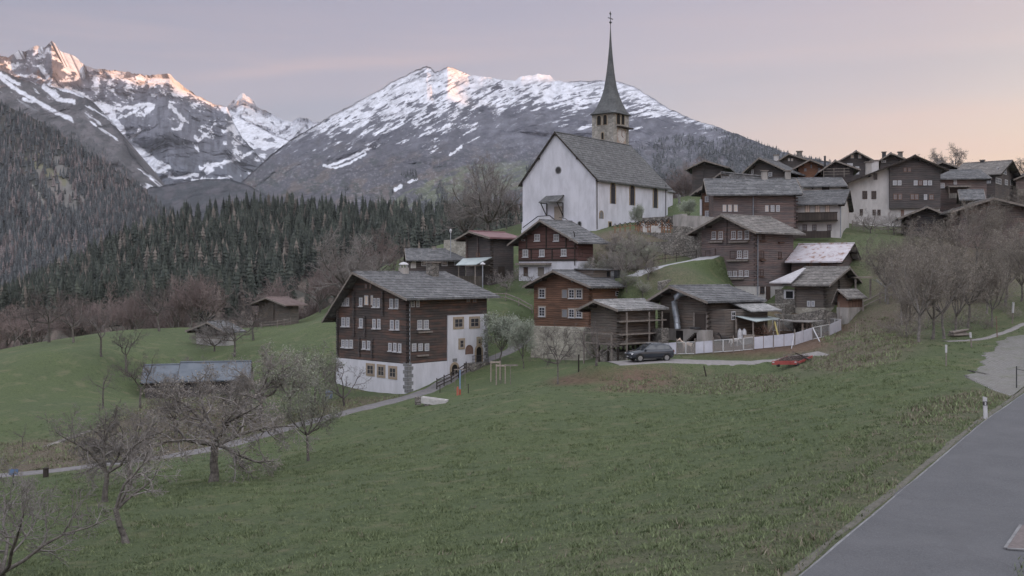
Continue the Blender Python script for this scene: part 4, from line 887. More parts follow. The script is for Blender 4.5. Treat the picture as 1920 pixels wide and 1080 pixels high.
# ------------------------------------------------------------------ grass tufts
def grass(name, label, n_, D0, D1, h, seed, mat, x0=-60, x1=1960, size=1.0, msk=None, blades=5):
    rg = np.random.default_rng(seed); D = D0+(D1-D0)*rg.random(n_)**.9; px = rg.uniform(x0, x1, n_); x = (px-960)/F*D
    k_ = np.ones(n_, bool)
    re = np.interp(D, rc[:, 1], rc[:, 0]); k_ &= (x < re-.02) | (x > re+2*ROADW+.2)
    for c_, hw in ((path_c, 1.2), (yard_c, 2.1), (track_c, .4)):
        for a, b_ in zip(*c_): k_ &= np.hypot(x-a, D-b_) > hw
    sq = (D > 54) & (D < 90) & (px > 1790); k_ &= ~(sq & (x > np.interp(D, [54, 62, 88], [rc[3][0]-1, A0[0], A1[0]])-.8+rg.normal(size=n_)*.5))
    cl_ = fbm(x*.5, D*.5, 3, o=3); k_ &= (rg.random(n_) < .55+.6*cl_)
    if msk is not None: k_ &= msk(x, D, px)
    x, D = x[k_], D[k_]; z = gh(x, D); m = len(x)
    b_ = np.repeat(np.stack([x, D, z-.02], 1), blades, 0)+np.concatenate([rg.normal(size=(m*blades, 2))*.06*size, np.zeros((m*blades, 1))], 1)
    hh = h*rg.uniform(.5, 1.3, m*blades)*np.repeat(.7+.6*sstep(-.4, .5, cl_[k_]), blades); an = rg.random(m*blades)*6.28; lean = rg.normal(size=(m*blades, 2))*.45
    ww = .012*size*rg.uniform(.7, 1.5, m*blades)
    e = np.stack([np.cos(an)*ww, np.sin(an)*ww, 0*ww], 1); tp = b_+np.stack([lean[:, 0]*hh, lean[:, 1]*hh, hh], 1)
    V = np.stack([b_-e, b_+e, tp], 1).reshape(-1, 3)
    return tag(raw_mesh(name, V, np.arange(len(V)).reshape(-1, 3), mat), label, 'grass', kind='stuff')
M_GR = m_veg('grass blades', (.105, .132, .068), (.195, .230, .120), scale=1.3); M_GRD = m_veg('dry grass', (.14, .125, .09), (.27, .24, .18), scale=2)
grass('meadow_grass', 'short green grass of the near meadow', 70000, 20, 75, .11, 1, M_GR, size=1.6)
grass('meadow_clumps', 'taller darker grass clumps dotted over the near meadow', 14000, 21, 95, .085, 8, m_veg('clump blades', (.062, .086, .036), (.125, .155, .072), scale=1.0), size=1.7, blades=10)
grass('dry_grass', 'dry straw coloured grass tufts on the banks', 12000, 20, 60, .16, 2, M_GRD, size=2.0, msk=lambda x, D, px: (np.abs(x-np.interp(D, rc[:, 1], rc[:, 0])+1.0) < 1.2) & (RNG.random(len(x)) < .5) | (RNG.random(len(x)) < .05))
def bankm(x, D, px):
    py = HZ-gh(x, D)/D*F; m = np.zeros(len(x), bool)
    for pl in ([(1640,690),(1560,700),(1500,690),(1555,625),(1600,590),(1700,600),(1720,640),(1700,665)], [(1130,705),(1260,697),(1500,706),(1480,735),(1350,740),(1125,735)], [(1900,725),(1760,745),(1630,820),(1560,900),(1640,880),(1750,800),(1890,745)],
               [(0,830),(140,822),(260,770),(300,730),(420,740),(500,790),(430,835),(340,855),(180,876),(0,893)], [(640,748),(760,742),(600,786),(500,812),(480,800),(560,770)], [(1150,430),(1310,430),(1310,470),(1220,500),(1180,520),(1100,500)]): m |= in_poly(px, py, pl)
    return m
grass('rough_growth', 'rough brown and green growth on banks and garden', 60000, 45, 140, .2, 3, M_GRD, size=3.0, msk=bankm)
grass('rough_green', 'tufts of green weeds on the banks', 50000, 45, 140, .2, 4, M_GR, size=3.0, msk=bankm)
# ------------------------------------------------------------------ building materials
W_BIG = m_logs('weathered larch logs', (0.040, 0.037, 0.037), (0.092, 0.077, 0.071), (0.193, 0.105, 0.078), .27, .75)
W_RED = m_logs('red brown larch logs', (0.066, 0.043, 0.033), (0.178, 0.098, 0.066), (0.242, 0.127, 0.082), .25, .6)
W_DRK = m_logs('dark larch logs', (0.075, 0.066, 0.068), (0.177, 0.147, 0.142), (0.290, 0.168, 0.138), .25, .4)
W_BLK = m_logs('black brown logs', (0.046, 0.046, 0.047), (0.113, 0.100, 0.099), (0.179, 0.122, 0.106), .27, .3)
W_BRN = m_logs('brown stained timber', (0.072, 0.041, 0.037), (0.122, 0.066, 0.058), (0.144, 0.074, 0.065), .5, .4)
W_GRY = m_logs('silver grey logs', (0.073, 0.065, 0.059), (0.170, 0.149, 0.133), (0.194, 0.133, 0.101), .27, .4)
W_ORG = m_logs('pale orange logs', (.13, .065, .040), (.26, .135, .085), (.28, .15, .1), .25, .4)
PLK = m_planks('reddish boards', (.085, .048, .036), (.19, .12, .09)); PLKD = m_planks('dark boards', (.03, .026, .023), (.07, .055, .048)); PLKG = m_planks('grey boards', (.10, .09, .08), (.2, .18, .16))
BEAM = m_simple('dark beam', (.022, .018, .016), (.05, .04, .034), 4); BEAML = m_simple('grey beam', (.13, .115, .10), (.24, .21, .19), 4); BEAMB = m_simple('brown beam', (.07, .04, .03), (.13, .08, .06), 4)
S_GRY = m_slates('grey stone slabs', (.095, .097, .102), (.138, .139, .145), (.185, .185, .19)); S_BRN = m_slates('brownish stone slabs', (.13, .122, .115), (.185, .172, .162), (.24, .222, .21))
S_LGT = m_slates('pale stone slabs', (.20, .20, .20), (.265, .26, .26), (.33, .325, .32)); S_CH = m_slates('church stone slabs', (.084, .085, .087), (.118, .119, .121), (.155, .155, .157), 2.6, .4)
S_SPI = m_slates('spire shingles', (.082, .086, .089), (.11, .114, .117), (.142, .146, .148), 5, .4, 2.5)
MET = m_simple('blue grey sheet metal', (.085, .10, .12), (.135, .152, .175), .8, rough=.75, bs=.1); METR = m_simple('red brown sheet roof', (.13, .07, .075), (.19, .11, .11), 1, rough=.6)
METT = m_simple('pale turquoise sheet roof', (.26, .31, .32), (.38, .42, .42), 1.2, rough=.5); METG = m_simple('grey sheet roof', (.30, .29, .30), (.42, .41, .43), 1.5, rough=.5); ZINC = m_simple('zinc', (.20, .22, .25), (.33, .35, .38), 2, rough=.4, metal=.4)
m, nt, b = newmat('rusting tin roof'); f = noise(nt, posn(nt, (1, 1, 1)), 1.3, 5, .75)
LK(nt, ramp(nt, f, [(.35, (.44, .42, .45)), (.55, (.36, .33, .35)), (.62, (.22, .13, .10)), (.75, (.16, .085, .06))]), b.inputs['Base Color']); b.inputs['Roughness'].default_value = .6; TIN = m
PL_W = m_plaster('white lime plaster', (.54, .54, .58)); PL_CH = m_plaster('church plaster', (.56, .56, .61), .2); PL_G = m_plaster('cream plaster', (.47, .45, .44), .25); PL_S = m_plaster('grey render', (.34, .32, .30), .4)
ST = m_stone('rubble wall', (.13, .12, .11), (.30, .28, .25), (.07, .065, .06), 2.4); STY = m_stone('yellowish rubble wall', (.25, .235, .195), (.44, .42, .36), (.30, .285, .25), 2.0); STT = m_stone('tower masonry', (.24, .225, .20), (.42, .40, .36), (.28, .265, .25), 1.7)
STQ = m_simple('grey quoin stone', (.13, .13, .135), (.22, .22, .22), 5); TUF = m_simple('yellow tuff surround', (.24, .19, .135), (.35, .285, .21), 4)
WHT = m_simple('white paint', (.37, .37, .385), (.48, .48, .495), 6, rough=.5, bs=0); RW = m_simple('red brown window wood', (.13, .08, .065), (.19, .125, .10), 6); NAT = m_simple('pale window wood', (.235, .195, .165), (.33, .285, .245), 6); DRW = m_simple('dark window wood', (.05, .035, .03), (.09, .06, .05), 6)
def m_glass(name, c, rough=.12, spec=.5):
    m, nt, b = newmat(name); b.inputs['Base Color'].default_value = (*c, 1); b.inputs['Roughness'].default_value = rough; b.inputs['Specular IOR Level'].default_value = spec; return m
GL = m_glass('dark window glass', (.045, .047, .055)); GLC = m_glass('curtained window glass', (.26, .27, .30)); GLP = m_glass('half curtained glass', (.20, .205, .22)); GLW = m_glass('dawn reflection glass', (.62, .50, .40)); GLD = m_glass('black glass', (.018, .018, .02))  # the warm pane colour paints in the sunrise sky mirrored by the glass
BLK = m_simple('blackness of open doors', (.012, .011, .011), (.02, .018, .017), 3); IRON = m_simple('dark iron', (.03, .03, .032), (.055, .055, .06), 5, rough=.5)

class House:
    """a gabled building fitted to picture measurements: xc, yb, D = near corner column, base row, depth;
    th = direction of the right wall from the view plane; xl, xr = columns of the far corners"""
    def __init__(s, name, label, cat, xc, yb, D, th, xl, xr, ye, peak, gable='L', group=None, oe=.9, og=.8, tk=.22, ye2=None, zg=None, wr=None, wl=None):
        s.C = P(xc, yb, D); s.r = np.array([math.cos(R(th)), math.sin(R(th)), 0]); s.l = np.array([-math.sin(R(th)), math.cos(R(th)), 0])
        k = (xl-960)/F; s.wl = wl or (k*s.C[1]-s.C[0])/(s.l[0]-k*s.l[1]); k = (xr-960)/F; s.wr = wr or (k*s.C[1]-s.C[0])/(s.r[0]-k*s.r[1])
        s.ze = (HZ-ye)/F*D; s.zb = s.C[2]; s.gable = gable; s.tk = tk; s.oe = oe; s.og = og
        s.g = s.l if gable == 'L' else s.r; s.k = s.r if gable == 'L' else s.l; s.wg = s.wl if gable == 'L' else s.wr; s.wk = s.wr if gable == 'L' else s.wl
        if peak[0] is None: s.sp = peak[2]*s.wg; s.zp = (HZ-peak[1])/F*(s.C+s.g*s.sp)[1]-tk      # ridge row given instead of a gable point
        else: q = s.face(gable, *peak); s.sp, s.zp = float(np.clip(q[0], .3, s.wg-.3)), q[1]-tk
        s.ze2 = s.ze if ye2 is None else s.face(gable, xl if gable == 'L' else xr, ye2)[1]
        s.o = thing(name, label, cat, s.C, group); s.under = 4.0
        s.nL, s.nR = -s.r, -s.l
    def face(s, f, px, py):
        """picture point to (distance along the wall, height)"""
        d = np.array([(px-960)/F, 1.0, (HZ-py)/F]); nrm = s.r if f == 'L' else s.l; ax = s.l if f == 'L' else s.r
        c0 = s.C.copy(); c0[2] = 0; t = (c0@nrm)/(d@nrm); p = d*t; return (p-c0)@ax, p[2]
    def pt(s, f, a, z, out=0.0):
        ax, nn = (s.l, s.nL) if f == 'L' else (s.r, s.nR); q = s.C+ax*a+nn*out; q[2] = z; return q
    def zat(s, a):
        """height of the roof underside over distance a along the gable wall"""
        return np.interp(a, [0, s.sp, s.wg], [s.ze, s.zp, s.ze2]) if 0 <= a <= s.wg else (s.ze+(s.zp-s.ze)*a/s.sp if a < 0 else s.ze2+(s.zp-s.ze2)*(s.wg-a)/(s.wg-s.sp))
    def wall(s, mat, z0=None, z1=None, name='wall', u=(0, 1), grow=0.0, k=(0, 1), parent=None):
        """solid storey block between two heights (z1 None: up into the gable)"""
        z0 = s.zb-s.under if z0 is None else z0; a0, a1 = u[0]*s.wg-grow, u[1]*s.wg+grow; b0, b1 = k[0]*s.wk-grow, k[1]*s.wk+grow
        base = s.C.copy(); base[2] = 0; q = lambda a, z: base+s.g*a+s.k*b0+np.array([0, 0, z])
        if z1 is None:
            poly = [q(a0, z0), q(a1, z0), q(a1, s.zat(min(a1, s.wg)))]
            if a0 < s.sp < a1: poly.append(q(s.sp, s.zp))
            poly.append(q(a0, s.zat(max(a0, 0))))
        else: poly = [q(a0, z0), q(a1, z0), q(a1, z1), q(a0, z1)]
        return MB().prism(poly, s.k*(b1-b0)).build(name, mat, parent or s.o)
    def roof(s, mat, oe=None, og=None, name='roof', edge=BEAML, k=(0, 1), og2=None, ridge=True, oe2=None):
        oe = s.oe if oe is None else oe; og = s.og if og is None else og; og2 = og if og2 is None else og2; oe2 = oe if oe2 is None else oe2; t = s.tk
        base = s.C.copy(); base[2] = 0; q = lambda a, z, b_: base+s.g*a+s.k*b_+np.array([0, 0, z])
        za, zb_ = s.zat(-oe), s.zat(s.wg+oe2); b0 = k[0]*s.wk-og; b1 = k[1]*s.wk+og2; m = MB(); rg = random.Random(int(s.C[0]*10))
        e = .004
        # each slope in rows of slabs, every row lapping the one below: a stepped stone roof
        for (aa, zz, sg) in ((-oe, za, 1), (s.wg+oe2, zb_, -1)):
            L_ = math.hypot(s.sp-aa, s.zp-zz); nrow = 1 if mat in (MET, METR, METT, METG, TIN) else max(3, int(L_/.55)); 
            for i in range(nrow):
                f0, f1 = i/nrow, min(1.0, (i+1.12)/nrow); a0, a1 = aa+(s.sp-aa)*f0, aa+(s.sp-aa)*f1; z0_, z1_ = zz+(s.zp-zz)*f0, zz+(s.zp-zz)*f1
                up = .055*(1+.3*rg.random()); lo_ = .0
                j0, j1 = b0-rg.random()*.05, b1+rg.random()*.05
                poly = [q(a0, z0_+e*2, j0), q(a0, z0_+t*.72+up, j0), q(a1, z1_+t*.72+e*i*.0, j0), q(a1, z1_+e*2, j0)]; m.prism(poly, s.k*(j1-j0))
        ro = m.build(name, mat, s.o)
        if ridge:
            m = MB(); m.tube([q(s.sp, s.zp+t*.8, b0-.03), q(s.sp, s.zp+t*.8, b1+.03)], .13, 6); m.build('ridge_cap', mat, ro)
        if edge is not None:
            for bb, ex in ((b0-.075, .07), (b1+.005, .07)):
                for aa, zz in ((-oe, za), (s.wg+oe2, zb_)):
                    MB().prism([q(aa, zz-.06, bb), q(aa, zz+t*.85, bb), q(s.sp, s.zp+t*.85, bb), q(s.sp, s.zp-.06, bb)], s.k*ex).build('verge_board', edge, ro)
            n_ = 5                                    # purlin ends under the front gable
            for i in range(n_):
                a = -oe*.5+(s.wg+oe)*i/(n_-1); 
                if i == n_//2: a = s.sp
                z_ = s.zat(a)-.10
                c_ = q(a, z_-.2, b0+.02); MB().box(c_-s.g*.11, s.g*.22, s.k*(og+.3), (0, 0, .24)).build('purlin', BEAM, ro)
        s.rf = ro; s.b0, s.b1 = b0, b1; return ro
    def box(s, name, f, x0, y0, x1, y1, o0, o1, mat, parent=None, label=None):
        """box over a picture rectangle on a wall, from o0 to o1 metres proud of it"""
        xm, ym = (x0+x1)/2, (y0+y1)/2; a0, a1 = s.face(f, x0, ym)[0], s.face(f, x1, ym)[0]; z1, z0 = s.face(f, xm, y0)[1], s.face(f, xm, y1)[1]
        ax, nn = (s.l, s.nL) if f == 'L' else (s.r, s.nR)
        o = MB().box(s.pt(f, a0, z0, o0), ax*(a1-a0), nn*(o1-o0), (0, 0, z1-z0)).build(name, mat, parent or s.o)
        if label: o['label'] = label
        return o
    def win(s, f, x0, y0, x1, y1, fr=WHT, gl=GLC, nx=2, ny=3, sill=None, label=None, surround=None, arch=False, fw=.09, name='window', grow=0.0):
        xm, ym = (x0+x1)/2, (y0+y1)/2; a0, a1 = sorted((s.face(f, x0, ym)[0], s.face(f, x1, ym)[0])); z1, z0 = s.face(f, xm, y0)[1], s.face(f, xm, y1)[1]
        ax, nn = (s.l, s.nL) if f == 'L' else (s.r, s.nR); B = lambda m_, a, b_, c0, c1, o0, o1: m_.box(s.pt(f, a, c0, o0), ax*(b_-a), nn*(o1-o0), (0, 0, c1-c0))
        g0 = grow
        m = MB(); w_ = fw; o1 = g0+.07
        if arch:
            n_ = 10; am = (a0+a1)/2; ra = (a1-a0)/2; zs = z1-ra
            ring = lambda rr: [s.pt(f, am+rr*math.cos(math.pi*i/n_), zs+rr*1.0*math.sin(math.pi*i/n_), g0+.004) for i in range(n_+1)]
            outr, inr = ring(ra+w_), ring(ra)
            for i in range(n_): m.prism([outr[i], outr[i+1], inr[i+1], inr[i]], nn*.07)
            B(m, a0-w_, a0, z0, zs, g0+.004, g0+.074); B(m, a1, a1+w_, z0, zs, g0+.004, g0+.074)
            fo = m.build(name, fr, s.o); MB().prism([s.pt(f, a0, z0, g0+.003)]+[s.pt(f, a1, z0, g0+.003)]+[s.pt(f, am+ra*math.cos(math.pi*i/n_), zs+ra*math.sin(math.pi*i/n_), g0+.003) for i in range(n_+1)], nn*.02).build('pane', gl, fo)
            if nx > 1:
                mm = MB(); B(mm, am-.03, am+.03, z0, z1, g0+.024, g0+.05); B(mm, a0, a1, zs-.03, zs+.03, g0+.026, g0+.052); mm.build('glazing_bar', DRW, fo)
            return fo
        if surround is not None:
            sm_ = MB(); q_ = .16
            B(sm_, a0-q_, a1+q_, z1, z1+q_, g0+.002, g0+.05); B(sm_, a0-q_, a1+q_, z0-q_, z0, g0+.002, g0+.05); B(sm_, a0-q_, a0, z0, z1, g0+.002, g0+.05); B(sm_, a1, a1+q_, z0, z1, g0+.002, g0+.05)
        B(m, a0, a1, z1-w_, z1, g0+.003, o1); B(m, a0, a1, z0, z0+w_, g0+.003, o1); B(m, a0, a0+w_, z0+w_, z1-w_, g0+.003, o1); B(m, a1-w_, a1, z0+w_, z1-w_, g0+.003, o1)
        iw, ih = a1-a0-2*w_, z1-z0-2*w_
        for i in range(1, nx): a = a0+w_+iw*i/nx; B(m, a-.025, a+.025, z0+w_, z1-w_, g0+.03, g0+.062)
        for i in range(1, ny): z = z0+w_+ih*i/ny; B(m, a0+w_, a1-w_, z-.02, z+.02, g0+.026, g0+.056)
        fo = m.build(name, fr, s.o)
        if label: fo['label'] = label
        m = MB(); B(m, a0+w_*.5, a1-w_*.5, z0+w_*.5, z1-w_*.5, g0+.005, g0+.022); m.build('pane', gl, fo)
        if surround is not None: sm_.build('frame', surround, fo)
        if sill is not None:
            m = MB(); B(m, a0-.08, a1+.08, z0-.09, z0-.003, g0+.004, g0+.16); m.build('sill', sill, fo)
        return fo
    def wins(s, f, lst, **kw):
        for q in lst: s.win(f, *q, **kw)
    def logends(s, f, lst, mat=None, w_=.22, out=.24):
        """the vertical rows of projecting cross-wall log ends"""
        for x, y0, y1 in lst:
            a = s.face(f, x, (y0+y1)/2)[0]; z1, z0 = s.face(f, x, y0)[1], s.face(f, x, y1)[1]; ax, nn = (s.l, s.nL) if f == 'L' else (s.r, s.nR); m = MB(); z = z0; rg = random.Random(int(x))
            while z < z1: m.box(s.pt(f, a-w_/2, z, .003), ax*w_, nn*out*rg.uniform(.75, 1.1), (0, 0, .21)); z += .25
            m.build('log_ends', mat or W_BLK, s.o)
    def corner(s, z0, z1, mat=None):
        m = MB(); z = z0; i = 0
        while z < z1-.1:
            if i % 2: m.box(s.pt('L', 0, z, .0)+s.nR*.001, s.nR*.28, s.l*.24, (0, 0, .2))
            else: m.box(s.pt('R', 0, z, .0)+s.nL*.001, s.nL*.28, s.r*.24, (0, 0, .2))
            z += .24; i += 1
        m.build('corner_log_ends', mat or W_BLK, s.o)
    def chimney(s, px, py0, py1, along, w_=.7, mat=PL_S, cap=True, capm=BEAML, off=0.0, label=None, dome=False):
        """chimney standing on the roof at fraction 'along' of the ridge, off metres down the near slope; rows give top and foot"""
        base = s.C.copy(); base[2] = 0; c_ = base+s.g*(s.sp-off)+s.k*(s.wk*along); k_ = (px-960)/F
        # slide along the ridge so that the column matches
        if abs(s.k[0]) > abs(s.g[0]): t = (k_*c_[1]-c_[0])/(s.k[0]-k_*s.k[1]); c_ = c_+s.k*t
        else: t = (k_*c_[1]-c_[0])/(s.g[0]-k_*s.g[1]); c_ = c_+s.g*t; off = off-t
        D = c_[1]; zr = s.zat(s.sp-off); z1 = max((HZ-py0)/F*D, zr+.6)
        m = MB().box(np.array([*(c_-s.g*w_/2-s.k*w_/2)[:2], zr-.4]), s.g*w_, s.k*w_, (0, 0, z1-zr+.4-(.16 if cap else 0)))
        o = m.build('chimney', mat, s.rf)
        if label: o['label'] = label
        if cap:
            m = MB(); q = w_*.68; top = np.array([*c_[:2], z1])
            if dome:
                for i in range(8): a = i*math.pi/4; m.cbox(top+np.array([math.cos(a), math.sin(a), 0])*w_*.5-np.array([0, 0, .16]), .07, .07, .3)
                m.tube([top+np.array([0, 0, .14]), top+np.array([0, 0, .22]), top+np.array([0, 0, .38]), top+np.array([0, 0, .46])], [w_*.66, w_*.64, w_*.42, .05], 14)
            else: m.box(top-s.g*q-s.k*q-np.array([0, 0, .158]), s.g*2*q, s.k*2*q, (0, 0, .12))
            m.build('chimney_cap', capm, s.rf) if not dome else m.build('chimney_cap', WHT, s.rf)
        return o
    def gutter(s, f, x, y0, y1, mat=ZINC):
        a = s.face(f, x, (y0+y1)/2)[0]; z1, z0 = s.face(f, x, y0)[1], s.face(f, x, y1)[1]
        MB().tube([s.pt(f, a-.6, z1+.35, s.oe), s.pt(f, a, z1, .15), s.pt(f, a, z0, .15)], .06, 7).build('drainpipe', mat, s.o)

# ------------------------------------------------------------------ 1 the big chalet
h = House('timber_chalet', 'largest dark log chalet with white plinth and wide stone slab roof beside the path', 'house', 765, 738, 105, 47, 632, 913, 556, (677, 509), oe=1.5, og=1.3, ye2=585)
h.og = 1.0; zs = h.face('L', 765, 683)[1]
h.wall(PL_W, None, zs, 'plinth', grow=.08); h.wall(W_BIG, zs+.002, None, 'timber_wall'); h.roof(S_GRY, oe=1.15, og=1.15, og2=.9)
h.corner(zs+.1, h.ze-.1)
h.wins('L', [(684,554,691,572),(696,554,700,572)], nx=1, ny=3, gl=GLW, sill=None)
h.wins('L', [(642,558,648,573),(649.5,558,655,573),(674,558,680,574),(699,559,705,576),(707,559,713,576),(731,560,738,578),(741,560,748,578),
             (641,595,648,612),(650,595,656,612),(674,597,681,614),(699,598,705,616),(708,598,714,616),(732,600,739,618),(742,600,749,618),
             (641,637,647,651),(648.5,637,654,652),(656,637,662,652),(680,639,686,654),(689,639,695,655),(729,643,735,658),(738,643,744,659),(747,644,753,660)], fr=WHT, gl=GLC, nx=1, ny=3, sill=WHT, fw=.10)
h.wins('L', [(684.5,532,689,541),(693,532,697,541)], fr=RW, gl=GLP, nx=1, ny=2, fw=.07)
h.wins('L', [(689.5,684,702,702),(710,686,722,705),(731.5,689,744,708)], fr=NAT, gl=GL, nx=2, ny=2, surround=TUF, fw=.10, grow=.08)
h.logends('L', [(665,548,630),(719,546,592),(685.5,594,632),(675,635,668),(699,637,671),(634,560,668)])
h.wins('R', [(770,563,777,576),(780,563,786,576)], gl=GLP, nx=1, ny=3); h.wins('R', [(782,600,791,617),(794,600,803,617)], nx=2, ny=3, sill=WHT)
h.wins('R', [(772,644,780,659),(784,644,792,658),(796,644,804,658)], nx=2, ny=3, sill=None, fr=WHT); h.wins('R', [(873,556,882,568),(885,556,894,568)], fr=RW, gl=GLP, nx=2, ny=2)
h.box('flower_board', 'R', 782, 621, 809, 624, .01, .22, BEAML); h.box('flower_board', 'R', 781, 665, 802, 668, .01, .22, BEAML)
wh = h.box('plaster_wall', 'R', 838, 590, 912, 740, .002, .12, PL_W, label='tall white plastered bay on the right side'); 
h.wins('R', [(850,597,866,614),(880,596,896,613)], fr=NAT, gl=GL, nx=2, ny=2, surround=TUF, grow=.12); h.win('R', 860, 637, 868, 652, fr=NAT, gl=GL, nx=1, ny=2, surround=TUF, grow=.12)
h.win('R', 872, 648, 884, 664, fr=RW, gl=RW, nx=1, ny=1, arch=True, grow=.12, name='niche'); h.win('R', 891, 650, 901, 679, fr=TUF, gl=BLK, nx=1, arch=True, grow=.12, fw=.2, name='door', label='arched dark entrance door at the top of the steps'); h.win('R', 845, 683, 856, 706, fr=TUF, gl=BLK, nx=1, arch=True, grow=.12, fw=.24, name='door', label='low arched cellar door')
h.win('R', 894, 634, 900, 645, fr=TUF, gl=GL, nx=1, ny=2, grow=.12, surround=TUF)
m = MB(); z = h.zb+.1; i = 0
while z < zs-.2:
    w2 = .62 if i % 2 else .4; m.box(h.pt('L', -.12, z, .085), h.l*(w2+.12), h.nL*.05, (0, 0, .34)); m.box(h.pt('R', -.135, z, .085), h.r*((1.02-w2)+.12), h.nR*.05, (0, 0, .34)); z += .38; i += 1
m.build('quoins', STQ, h.o)
m = MB(); z = h.face('R', 905, 700)[1]; i = 0
while z < h.face('R', 905, 596)[1]: w2 = .55 if i % 2 else .35; m.box(h.pt('R', h.wr-w2, z, .122), h.r*(w2+.03), h.nR*.04, (0, 0, .34)); z += .4; i += 1
m.build('quoins', STQ, h.o); h.gutter('R', 766.5, 563, 684)
h.chimney(757, 499, 0, .5, .8, PL_S, dome=True, off=-.5, label='round white capped chimney'); h.chimney(811, 490, 0, .8, 1.0, ST, off=-.5)
m = MB()                                                       # landing, steps and balustrade in front of the arched door
a0, a1 = h.face('R', 868, 690)[0], h.face('R', 908, 690)[0]; zl = h.face('R', 890, 679)[1]
m.box(h.pt('R', a0, zl-2.5, .125), h.r*(a1-a0), h.nR*1.3, (0, 0, 2.5)); ld = m.build('landing', ST, h.o)
m = MB(); m.box(h.pt('R', a0, zl+.82, 1.38), h.r*(a1-a0)*.75, h.nR*.05, (0, 0, .05)); m.box(h.pt('R', a0, zl+.45, 1.38), h.r*(a1-a0)*.75, h.nR*.04, (0, 0, .03))
for i in range(13): m.box(h.pt('R', a0+(a1-a0)*.75*i/12, zl+.002, 1.385), h.r*.03, h.nR*.03, (0, 0, .82))
m.build('railing', IRON, ld)
h.box('plaque', 'R', 847, 672, 855, 678, .122, .17, STQ)
BIGC = h

# ------------------------------------------------------------------ 2 the red brown chalet with dormer and its garden wall
h = House('timber_chalet', 'red brown log chalet with dormer and pale window frames above the yellowish garden wall', 'house', 1107, 650, 116, 47, 1001, 1207, 535, (1047, 506), oe=.9, og=.9)
h.wall(W_RED); h.roof(S_GRY, oe=.85, og=1.0, og2=.8); h.corner(h.zb, h.ze-.1, W_RED)
h.wins('L', [(1011,542,1022,558),(1011,576,1022,593)], fr=WHT, gl=GL, nx=2, ny=3, surround=NAT, sill=WHT, fw=.07)
h.wins('L', [(1067,543,1077,559),(1081,543,1091,559),(1067,580,1077,595),(1081,580,1091,595)], fr=WHT, gl=GL, nx=2, ny=3, surround=NAT, sill=WHT, fw=.06)
h.wins('L', [(1054,543,1064,559),(1054,580,1064,595)], fr=NAT, gl=GLP, nx=1, ny=1, fw=.05)
h.wins('R', [(1154,546,1160,555),(1165,546,1170,555),(1176,546,1181,555),(1183,546,1187,555)], fr=WHT, gl=GLD, nx=1, ny=2, fw=.05)
m = MB(); b_ = h.C.copy()
for i in range(22): a = -.6+(h.wr+1.2)*i/21; m.box(h.pt('R', a, h.zat(-.75)-.16, .0), h.r*.12, h.nR*.78, (0, 0, .13))
m.build('rafter_ends', BEAML, h.rf)
# shed dormer, set on the near slope
a0, a1 = h.wr*.30, h.wr*.62; base = h.C.copy(); base[2] = 0; q = lambda g_, k_, z_: base+h.g*g_+h.k*k_+np.array([0, 0, z_])
gm = h.sp*.42; m = MB().prism([q(gm, a0, h.zat(gm)+.1), q(gm, a0, h.zat(gm)+1.05), q(h.sp*.98, a0, h.zp+.25), q(h.sp*.98, a0, h.zp-.3)], h.k*(a1-a0)); dm = m.build('dormer', W_GRY, h.rf)
MB().prism([q(gm-.35, a0-.25, h.zat(gm)+1.06), q(gm-.35, a0-.25, h.zat(gm)+1.2), q(h.sp, a0-.25, h.zp+.40), q(h.sp, a0-.25, h.zp+.27)], h.k*(a1-a0+.5)).build('dormer_roof', S_GRY, dm)
MB().box(q(gm, a1-.75, h.zat(gm)+.3)-h.g*.03, h.k*.55, h.g*.028, (0, 0, .62)).build('dormer_window', GLD, dm)
h.chimney(1157, 504, 0, .66, .5, IRON, off=1.2)
REDC = h

# ------------------------------------------------------------------ 3 raised granary with open galleries
h = House('granary', 'small grey log granary with open front galleries left of the parked car', 'barn', 1160, 668, 103, 40, 1108, 1229, 578, (1128, 562), oe=.8, og=.9)
zf = h.face('R', 1190, 642)[1]; h.wall(W_GRY, zf-.3, None, 'log_wall'); h.roof(S_LGT, oe=1.0, og=1.1, og2=.9); h.corner(zf, h.ze-.1, W_GRY)
h.wall(ST, None, zf-.9, 'stone_base', u=(.1, .9), k=(.1, .6))
m = MB()
for a in (.15, .5, .85):
    for kk in (.1, .5, .9): m.tube([h.pt('R', h.wr*kk, h.zb-2, -h.wl*a), h.pt('R', h.wr*kk, zf-.3, -h.wl*a)], .14, 8)
m.build('stilts', BEAM, h.o)
for zz_, nm in ((h.face('R', 1190, 601)[1], 'upper'), (h.face('R', 1190, 625)[1], 'mid'), (zf, 'low')):
    MB().box(h.pt('R', -.9, zz_-.06, .95), h.r*(h.wr+1.4), h.nR*.12, (0, 0, .14)).box(h.pt('R', -.3, zz_-.05, .0), h.r*(h.wr+.3), h.nR*.94, (0, 0, .06)).build('gallery_rail', BEAML, h.o)
for a, y0, y1 in ((.02, 602, 680), (.62, 575, 640), (.98, 570, 655)):
    MB().cbox(h.pt('R', h.wr*a, h.zb-1, 1.0), .13, .13, h.ze-h.zb+.6, R(40)).build('gallery_post', BEAML, h.o)
for a in (0., .5, 1.):
    MB().cbox(h.pt('L', h.wl*a, h.zb-2.5, 1.0), .13, .13, zf-h.zb+3.6, R(40)).build('gallery_post', BEAML, h.o)
MB().box(h.pt('L', -.2, zf+.9, .97), h.l*(h.wl+.4), h.nL*.1, (0, 0, .12)).box(h.pt('L', -.2, zf-.1, .97), h.l*(h.wl+.4), h.nL*.1, (0, 0, .12)).build('gallery_rail', BEAML, h.o)

